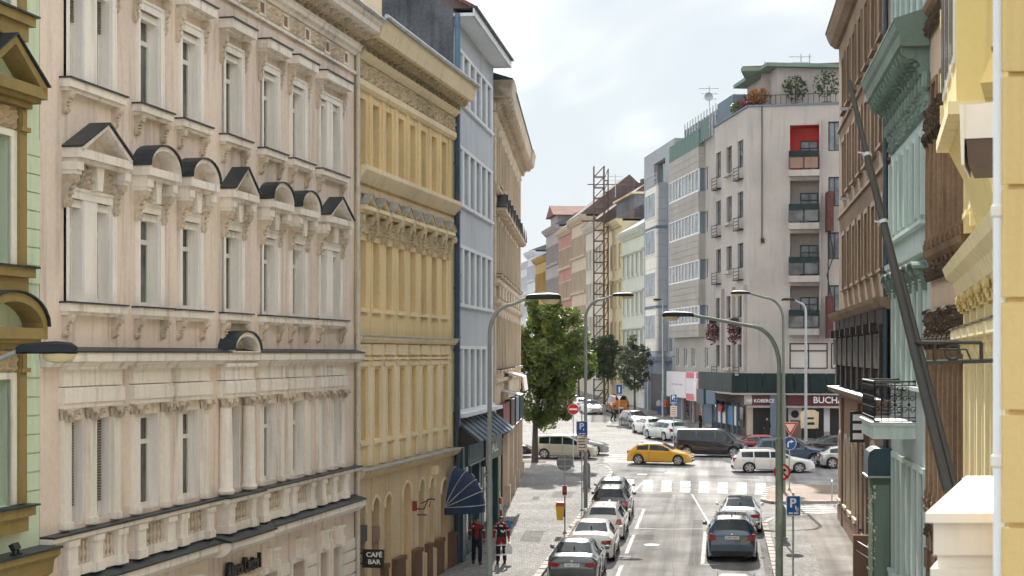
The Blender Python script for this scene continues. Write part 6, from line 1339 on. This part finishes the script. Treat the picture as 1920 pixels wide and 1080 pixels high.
# round sign seen from behind with waste bin
t = post('round_sign_back', 'grey back of a round road sign on the left pavement', 1059, 70.4, 3.45)
part(disc(.36, y0=.04, y1=.06), 'sign_plate', 'signback', t, (0,0,3.15)); part(MB().box(-.3,.3,.0,.04,2.98,3.02).box(-.3,.3,.0,.04,3.28,3.32), 'sign_rib', 'galv', t)
tb = thing('waste_bin', 'yellow waste bin with red lid hung on the round sign\'s post', 'waste bin', tuple(pl(1050.5,70.3)+Vector((0,-.05,gz(70.3)+.75))))
part(MB().prism([(-.15,0),(.13,0),(.17,.62),(-.2,.62)], 'y', -.14, .14), 'bin_body', 'binyellow', tb); part(MB().prism([(-.21,.62),(.18,.62),(.15,.78),(-.16,.8)], 'y', -.16, .16), 'bin_lid', 'binred', tb); part(MB().box(.13,.22,-.03,.03,.15,.5), 'bin_bracket', 'iron', tb)
tb = thing('bag_dispenser', 'small red dispenser box above the yellow waste bin', 'dispenser', tuple(pl(1058.5,70.3)+Vector((0,0,gz(70.3)+1.85)))); part(MB().box(-.1,.1,-.12,-.04,0,.42), 'box', 'redsign', tb); part(MB().box(-.08,.08,-.13,-.118,.06,.12), 'slot', 'black', tb)
# parking meters
def meter(label, x, d, mat):
    b = pl(x, d); t = thing('parking_meter', label, 'parking meter', (b.x, b.y, gz(d)+.12), 0, 'parking ticket machines')
    pts = [(-.2,.08),(.2,.08)]+[(.2*math.cos(q), 1.2+.3*math.sin(q)) for q in [math.pi*k/10 for k in range(11)]]; part(MB().prism(pts, 'y', -.14, .14), 'meter_body', mat, t); part(MB().box(-.26,.26,-.2,.2,0,.08), 'plinth', 'concrete', t)
    part(MB().box(-.13,.13,-.15,-.141,.85,1.2), 'meter_panel', 'signback', t)
meter('grey rounded parking meter on the left kerb below the parking signs', 1100, 90, 'signback'); meter('dark rounded parking meter behind the greenish lamp post', 1464, 68.8, 'tealgreen')
# no right turn
t = post('no_right_turn_sign', 'round red-bordered no right turn sign behind the greenish lamp post', 1466, 68.2, 3.4)
p = part(disc(.36, y0=-.06, y1=-.04), 'sign_plate', 'signred', t, (0,0,2.95)); part(disc(.27, y0=-.066, y1=-.061), 'sign_face', 'signcream', p)
part(MB().box(-.12,-.06,-.072,-.067,-.18,.08).box(-.12,.08,-.072,-.067,.05,.11), 'sign_arrow', 'black', p); part(MB().prism([(.06,.0),(.2,.08),(.06,.17)], 'y', -.072, -.067), 'arrow_head', 'black', p); part(MB().prism([(-.22,.17),(-.17,.22),(.22,-.17),(.17,-.22)], 'y', -.078, -.073), 'sign_slash', 'signred', p)
# give way + turn right
t = post('give_way_sign', 'red-bordered give way triangle above a blue turn-right disc', 1480, 89, 4.1)
z = 9.3-(803-664)/3000*89-gz(89)-.1
def tri(s, y0, y1): return MB().prism([(-s*.5,s*.29),(s*.5,s*.29),(0,-s*.577)], 'y', y0, y1)
p = part(tri(.92, -.06, -.04), 'sign_plate', 'signwhite', t, (0.04,0,z+.08)); part(tri(.86, -.064, -.061), 'sign_face', 'signred', p); part(tri(.55, -.07, -.065), 'sign_centre', 'signcream', p)
z = 9.3-(831-664)/3000*89-gz(89)-.1
p = part(disc(.38, y0=-.06, y1=-.04), 'sign_plate', 'signwhite', t, (0,0,z)); part(disc(.355, y0=-.066, y1=-.061), 'sign_face', 'signblue', p)
part(MB().strip([(-.12,-.22),(-.12,.0),(-.08,.09),(.0,.13),(.08,.13)], .075, 'y', -.072, -.067), 'sign_arrow', 'signwhite', p); part(MB().prism([(.07,-.0),(.24,.1),(.07,.2)], 'y', -.072, -.067), 'arrow_head', 'signwhite', p)
# right parking sign
t = post('parking_sign', 'blue parking sign on a tall grey post on the right pavement', 1487, 55.5, 3.4, .035)
z = 9.3-(948-664)/3000*55.5-gz(55.5)-.1; p = psign(t, z, .5, .7); part(MB().box(.08,.18,-.0785,-.0765,-.2,-.06), 'sign_symbol', 'galv', p)
t = post('parking_sign', 'small blue parking sign with plate beside the silver estate', 1263, 126.5, 4.1, .04); z = 9.3-(748-664)/3000*126.5-gz(126.5)-.1; psign(t, z, .5, .75); plate_text(t, 9.3-(771-664)/3000*126.5-gz(126.5)-.1, .52, .85, 5, 'signcream')
t = post('one_way_sign', 'blue rectangular sign with white bar on the far traffic island', 1161, 150, 4.0, .04); z = 9.3-(730-664)/3000*150-gz(150)-.1; p = part(rrect(.55,.85,.05,-.07,-.045), 'sign_plate', 'signblue', t, (0,0,z)); part(MB().box(-.06,.06,-.075,-.071,-.28,.24), 'sign_symbol', 'signwhite', p); part(tri(.5,-.068,-.045), 'lower_sign', 'signwhite', t, (0,0,z-.75))
t = post('white_plate_sign', 'white rectangular plate on a far post beside the dark tree', 1112, 172, 4.2, .04); plate_text(t, 3.8, .55, .6, 2)
# striped barrier post with bag, by the shopfront
b = Vector((-.42, 72.5, gz(72.5))); t = thing('barrier_post', 'leaning red and white striped barrier post by the teal shopfront', 'post', (b.x, b.y, b.z+.12))
for i in range(5): part(MB().tube([(-.05-.02*i,0,.25+.28*i),(-.07-.02*i,0,.53+.28*i)], .045, 8), 'stripe', 'signred' if i % 2 else 'signwhite', t)
part(MB().lathe([(.2,0),(.2,.1),(.06,.18),(.05,.3)], 10), 'barrier_foot', 'plastic', t)
bb = Vector((-.2, 72.2, gz(72.2))); o = part(leaves(60, 0, 0, .2, .18, .14, .2, .12, 8), 'plastic_bag', 'skyad', None, (bb.x, bb.y, bb.z+.12)); tag(o, 'crumpled blue plastic bag beside the striped barrier post', 'bag')
# railings on the right corner
b = G(1560, 948); t = thing('guard_rail', 'grey tubular guard rail at the right corner by the brown building', 'railing', (b.x, b.y, b.z+.12))
for x in (0, 1.2): part(MB().tube([(x*.2,x,0),(x*.2,x,1.1)], .03, 8), 'rail_post', 'galv', t)
for z in (.55, 1.1): part(MB().tube([(0,0,z),(.24,1.2,z)], .028, 8), 'rail', 'galv', t)
# a-board
b = G(1545, 838); t = thing('shop_board', 'green and yellow sandwich board outside the carpet shop', 'sign board', (b.x, b.y+6, gz(b.y+6)+.12)); part(MB().prism([(-.7,0),(.7,0),(.75,1.3),(.4,1.5),(-.4,1.5),(-.75,1.25)], 'y', -.05, .05), 'board', 'ochretan', t, (0,0,.9)); part(MB().box(-.6,-.5,-.05,.3,0,.95).box(.5,.6,-.05,.3,0,.95), 'board_leg', 'iron', t); part(MB().box(-.4,.4,-.07,-.051,.3,.5).box(-.3,.35,-.07,-.051,.75,.9), 'board_print', 'darkgreen', t, (0,0,.9))
# ================================================================ trees
def tree(label, px, d, trunk_h, cx, cz, rx, ry, rz_, n, size, mat, seed, lean=0., r0=.17, top_bias=0., name='street_tree'):
    b = pl(px, d); t = thing(name, label, 'tree', (b.x, b.y, gz(d)+.1)); r = random.Random(seed)
    tr = MB(); tr.tube([(0,0,-.1),(lean*.2,0,trunk_h*.5),(lean*.5,0,trunk_h),(cx*.8,0,cz),(cx,0,cz+rz_*.6)], [r0*1.25,r0,r0*.85,r0*.5,r0*.15], 10)
    part(tr, 'trunk', 'bark', t, smooth=True); limbs = []
    for i in range(11):
        a = 2*math.pi*i/11+r.uniform(-.3,.3); el = r.uniform(.35,1.1); z0 = trunk_h*r.uniform(.75,1.0)+(cz-trunk_h)*r.uniform(0,.9); L_ = r.uniform(.6,.9)
        p0 = Vector((lean*.5+(cx-lean*.5)*.4,0,z0)); p1 = p0+Vector((math.cos(a)*rx*.45*L_, math.sin(a)*ry*.45*L_, .5*L_*rz_*math.sin(el)*.6)); p2 = p0+Vector((math.cos(a)*rx*.85*L_, math.sin(a)*ry*.85*L_, rz_*.75*L_*math.sin(el)))
        part(MB().tube([p0,p1,p2], [r0*.45,r0*.28,r0*.08], 6), 'limb', 'bark', t, smooth=True)
    cl = []
    for i in range(95):
        while True:
            v = Vector((r.uniform(-1,1), r.uniform(-1,1), r.uniform(-1,1)))
            if .25 < v.length <= 1: break
        sh = 1-.55*max(0, v.z)**1.5*top_bias-.15*max(0,-v.z)
        cl.append((Vector((cx+v.x*rx*sh, v.y*ry*sh, cz+v.z*rz_)), r.uniform(.45,.95)*min(rx, ry)*.34))
    m = MB()
    for i in range(n):
        c, cr = cl[r.randrange(len(cl))]; v = Vector((r.gauss(0,1), r.gauss(0,1), r.gauss(0,1))); v.normalize(); v *= cr*(r.random()**.4)
        p = c+v; u = Vector((r.gauss(0,1), r.gauss(0,1), r.gauss(0,.8))).normalized(); w_ = u.cross(Vector((r.gauss(0,1), r.gauss(0,1), r.gauss(0,1)))).normalized(); s = size*r.uniform(.55,1.25); dn = Vector((0,0,-s*.25))
        m.add([p-u*s, p+w_*s*.45+dn, p+u*s+dn*.6, p-w_*s*.45+dn], [(0,1,2),(0,2,3)])
    part(m, 'crown', mat, t); return t
tree('big leafy green street tree at the left corner', 1003, 107.5, 3.0, .85, 7.05, 3.0, 2.7, 4.7, 26000, .165, 'leaf', 5, .05, .2, 1.0)
tree('dark round street tree in front of the far hoarding', 1133, 186, 3.4, 0, 5.6, 2.2, 2.0, 2.7, 8000, .17, 'leafdark', 6, 0, .13, .4)
tree('pale sunlit street tree before the white and mint house', 1190, 163, 3.0, -.1, 5.4, 1.8, 1.7, 2.8, 4200, .16, 'leafpale', 7, 0, .11, .4)
tree('small far tree partly hidden behind the big street tree', 1085, 205, 3.0, 0, 5.2, 2.3, 2.0, 2.6, 3500, .2, 'leafdark', 9, 0, .12, .4)
# ================================================================ people (one continuous skinned body each)
def person(label, x, d, H, face, J, zones, hair='hair', sw=0., far=False, bag=None):
    """J overrides joints; zones(z, p) -> material index; body faces local -y"""
    b = pl(x, d); t = thing('person', label, 'person', (b.x, b.y, gz(d)+.12), face, 'people on foot')
    j = dict(pel=(0,0,.98), sp=(0,.01,1.2), ch=(0,.01,1.4), nk=(0,.0,1.53), hd=(0,-.02,1.66), ht=(0,-.01,1.755),
             sl=(.19,.01,1.45), el=(.27,.03,1.18), wl=(.29,-.06,.95), hl=(.29,-.09,.86), sr=(-.19,.01,1.45), er=(-.27,.03,1.18), wr=(-.29,-.06,.95), hr=(-.29,-.09,.86),
             tl=(.1,0,.9), kl=(.115,-.04-sw,.5), al=(.12,.03-sw*.6,.1), fl=(.13,-.14-sw*.6,.04), tr=(-.1,0,.9), kr=(-.115,-.02+sw*.6,.5), ar=(-.12,.06+sw,.11), fr=(-.13,-.1+sw,.04))
    j.update(J)
    rad = dict(pel=(.17,.13), sp=(.17,.125), ch=(.185,.13), nk=(.06,.062), hd=(.082,.102), ht=(.062,.072), sl=(.085,.085), el=(.064,.064), wl=(.05,.046), hl=(.036,.02), tl=(.115,.115), kl=(.088,.09), al=(.072,.078), fl=(.05,.04))
    for k in list(rad):
        if k[-1] == 'l' and k not in ('pel',): rad[k[:-1]+'r'] = rad[k]
    names = list(j); E_ = [('pel','sp'),('sp','ch'),('ch','nk'),('nk','hd'),('hd','ht'),('ch','sl'),('sl','el'),('el','wl'),('wl','hl'),('ch','sr'),('sr','er'),('er','wr'),('wr','hr'),('pel','tl'),('tl','kl'),('kl','al'),('al','fl'),('pel','tr'),('tr','kr'),('kr','ar'),('ar','fr')]
    V = [Vector(j[n]) for n in names]; RD_ = [rad[n] for n in names]; ED = [(names.index(a), names.index(b_)) for a, b_ in E_]
    if not far:
        for s in ('l', 'r'):
            h = Vector(j['h'+s]); wv = Vector(j['w'+s]); dv = (h-wv).normalized(); sd = Vector((0,1,0)); sd = (sd-dv*sd.dot(dv)).normalized(); inn = Vector((-1 if s == 'l' else 1,0,0)); hi = names.index('h'+s)
            for q, ln in ((-1.5,.075),(-.5,.088),(.5,.082),(1.5,.066)):
                a = len(V); V += [h+sd*q*.019+dv*ln*.5, h+sd*q*.02+dv*ln+inn*.02]; RD_ += [(.0095,.0095),(.008,.008)]; ED += [(hi,a),(a,a+1)]
            a = len(V); V += [wv+(h-wv)*.45-sd*.045, wv+(h-wv)*1.0-sd*.062]; RD_ += [(.012,.012),(.0095,.0095)]; ED += [(names.index('w'+s),a),(a,a+1)]
        hd = Vector(j['hd']); a = len(V); V += [hd+Vector((0,-.105,-.012))]; RD_ += [(.015,.02)]; ED += [(names.index('hd'),a)]
        for sx in (-1, 1): a = len(V); V += [hd+Vector((sx*.092,.01,.0))]; RD_ += [(.012,.026)]; ED += [(names.index('hd'),a)]
    me = bpy.data.meshes.new('body'); me.from_pydata(V, ED, []); o = bpy.data.objects.new('body', me); COL.objects.link(o)
    md = o.modifiers.new('Skin', 'SKIN'); md.branch_smoothing = .3; md.use_smooth_shade = True
    for i, r_ in enumerate(RD_): me.skin_vertices[0].data[i].radius = r_; me.skin_vertices[0].data[i].use_root = (i == 0)
    sb = o.modifiers.new('Sub', 'SUBSURF'); sb.levels = 2; sb.render_levels = 2
    bpy.context.view_layer.update(); dg = bpy.context.evaluated_depsgraph_get(); m2 = bpy.data.meshes.new_from_object(o.evaluated_get(dg)); bpy.data.objects.remove(o); bpy.data.meshes.remove(me)
    m2.materials.clear()
    for mn in zones['mats']: m2.materials.append(MATS[mn])
    for pgn in m2.polygons: pgn.material_index = zones['fn'](pgn.center); pgn.use_smooth = True
    m2.name = 'body'; s_ = H/1.78; bo = link('body', m2, t); t.scale = (s_,)*3
    hp = Vector(j['hd']); hm = MB(); vs = []; n1, n2 = 7, 14
    for a in range(n1+1):
        th = math.pi*.5*a/n1*1.12
        for k in range(n2):
            q = 2*math.pi*k/n2; f = math.sin(q); dpth = 1. if f > -.2 else .72
            tt = th*dpth; vs.append((hp.x+.098*math.sin(tt)*math.cos(q), hp.y+.012+.112*math.sin(tt)*math.sin(q), hp.z+.012+.108*math.cos(tt)))
    hm.add(vs, [(a*n2+k, a*n2+(k+1) % n2, (a+1)*n2+(k+1) % n2, (a+1)*n2+k) for a in range(n1) for k in range(n2)]); part(hm, 'hair', hair, t, smooth=True)
    if not far:
        for sx in (-1, 1): part(MB().lathe([(.002,-.008),(.011,-.004),(.011,.004),(.002,.008)], 8, (0,0,0), 'y'), 'eye', 'hair', t, (hp.x+sx*.033, hp.y-.087, hp.z+.018))
        part(MB().box(-.024,.024,-.004,.004,-.004,.004), 'mouth', 'redsign', t, (hp.x, hp.y-.092, hp.z-.048))
    for s in ('l', 'r'):
        p = Vector(j['f'+s]); part(MB().lathe([(.03,-.05),(.05,-.04),(.055,.1),(.045,.22),(.02,.25)], 10, (0,0,0), 'y'), 'shoe', 'shoe', t, (p.x, p.y-.06, .05), True, (R(0),0,0))
    if bag:
        p = Vector(j['hr' if bag[1] == 'r' else 'hl'])
        bt = tag(part(MB().prism([(-.13,-.42),(.12,-.44),(.15,-.2),(.05,-.02),(-.04,-.02),(-.14,-.2)], 'y', -.05, .05), 'carrier_bag', bag[0], None), bag[2], 'bag')
        bt.matrix_world = Matrix.Translation((b.x, b.y, gz(d)+.12)) @ Matrix.Rotation(face, 4, 'Z') @ Matrix.Scale(s_, 4) @ Matrix.Translation(p+Vector((0,-.02,-.06)))
    return t
# red jacket worker with open jacket, dark trousers
def zA(c):
    ax = abs(c.x)
    if c.z > 1.535: return 3
    if c.z > .9 and ax > .215 and c.z < .965: return 3
    if ax > .2 and c.z > .93: return 2 if 1.27 < c.z < 1.31 else 0
    if c.z > .98: 
        if ax < .07 and c.y < 0: return 0
        return 2 if (1.42 < c.z < 1.45 and ax > .08) else (0 if c.z > 1.36 else 1)
    return 1
person('worker in open red and black jacket walking in front of the teal shopfront', 894, 61.6, 1.80, R(4), dict(wr=(-.17,-.2,1.1), hr=(-.1,-.24,1.14), er=(-.28,-.02,1.15)), dict(mats=['jacketred','navycloth','reflect','skin'], fn=zA), sw=.13)
def zB(c):
    ax = abs(c.x)
    if c.z > 1.535: return 3
    if ax > .215 and .84 < c.z < .955: return 3
    if ax > .2 and c.z > .93: return 2 if (1.25 < c.z < 1.285 or 1.4 < c.z < 1.425) else 0
    if c.z > 1.0: return 2 if (1.2 < c.z < 1.245 or 1.405 < c.z < 1.435) else (0 if c.z > 1.45 else 1)
    if c.z > .72: return 0
    if .68 < c.z <= .72 or .3 < c.z < .345: return 2
    return 1
person('worker in red and navy reflective suit walking with a white bag', 940, 61.8, 1.80, R(-3), dict(), dict(mats=['jacketred','navycloth','reflect','skin'], fn=zB), sw=-.14, bag=('bagwhite','l','white plastic carrier bag held by the worker in the reflective suit'))
def zone(top, bot, skin=3):
    def f(c):
        if c.z > 1.535 or (abs(c.x) > .22 and c.z < .95 and c.z > .8): return 2
        return 0 if c.z > .95 else 1
    return dict(mats=[top, bot, 'skin'], fn=f)
person('far pedestrian in grey walking across with a blue bag near the traffic island', 1150, 153, 1.75, R(80), dict(), zone('clothgrey','navycloth'), sw=.18, far=True, bag=('signblue','l','blue shopping bag carried by the far pedestrian'))
person('far pedestrian in red top by the office block entrance', 1248, 163, 1.8, R(-20), dict(), zone('binred','clothgrey'), far=True)
person('far pedestrian in pale top beside the one in red', 1236, 164, 1.75, R(20), dict(), zone('f_white','clothblue'), far=True)
person('pedestrian in black standing outside the carpet shop', 1438, 128.6, 1.8, R(15), dict(), zone('navycloth','navycloth'), far=True)
person('red-haired pedestrian in black coat passing the billboard shop', 1313, 137.5, 1.7, R(60), dict(), zone('navycloth','navycloth'), 'redhair', far=True)

# ================================================================ thin summer haze
hm = bpy.data.materials.new('haze'); hm.use_nodes = True; t_ = hm.node_tree; t_.nodes.clear(); o_ = t_.nodes.new('ShaderNodeOutputMaterial'); v_ = t_.nodes.new('ShaderNodeVolumePrincipled')
v_.inputs['Color'].default_value = (.9, .94, 1, 1); v_.inputs['Density'].default_value = .00007; v_.inputs['Anisotropy'].default_value = .0; t_.links.new(v_.outputs[0], o_.inputs['Volume'])
MATS['haze'] = hm
hz = part(MB().box(-120,120,-30,430,-2.5,40), 'haze', 'haze', None); hz['kind'] = 'stuff'
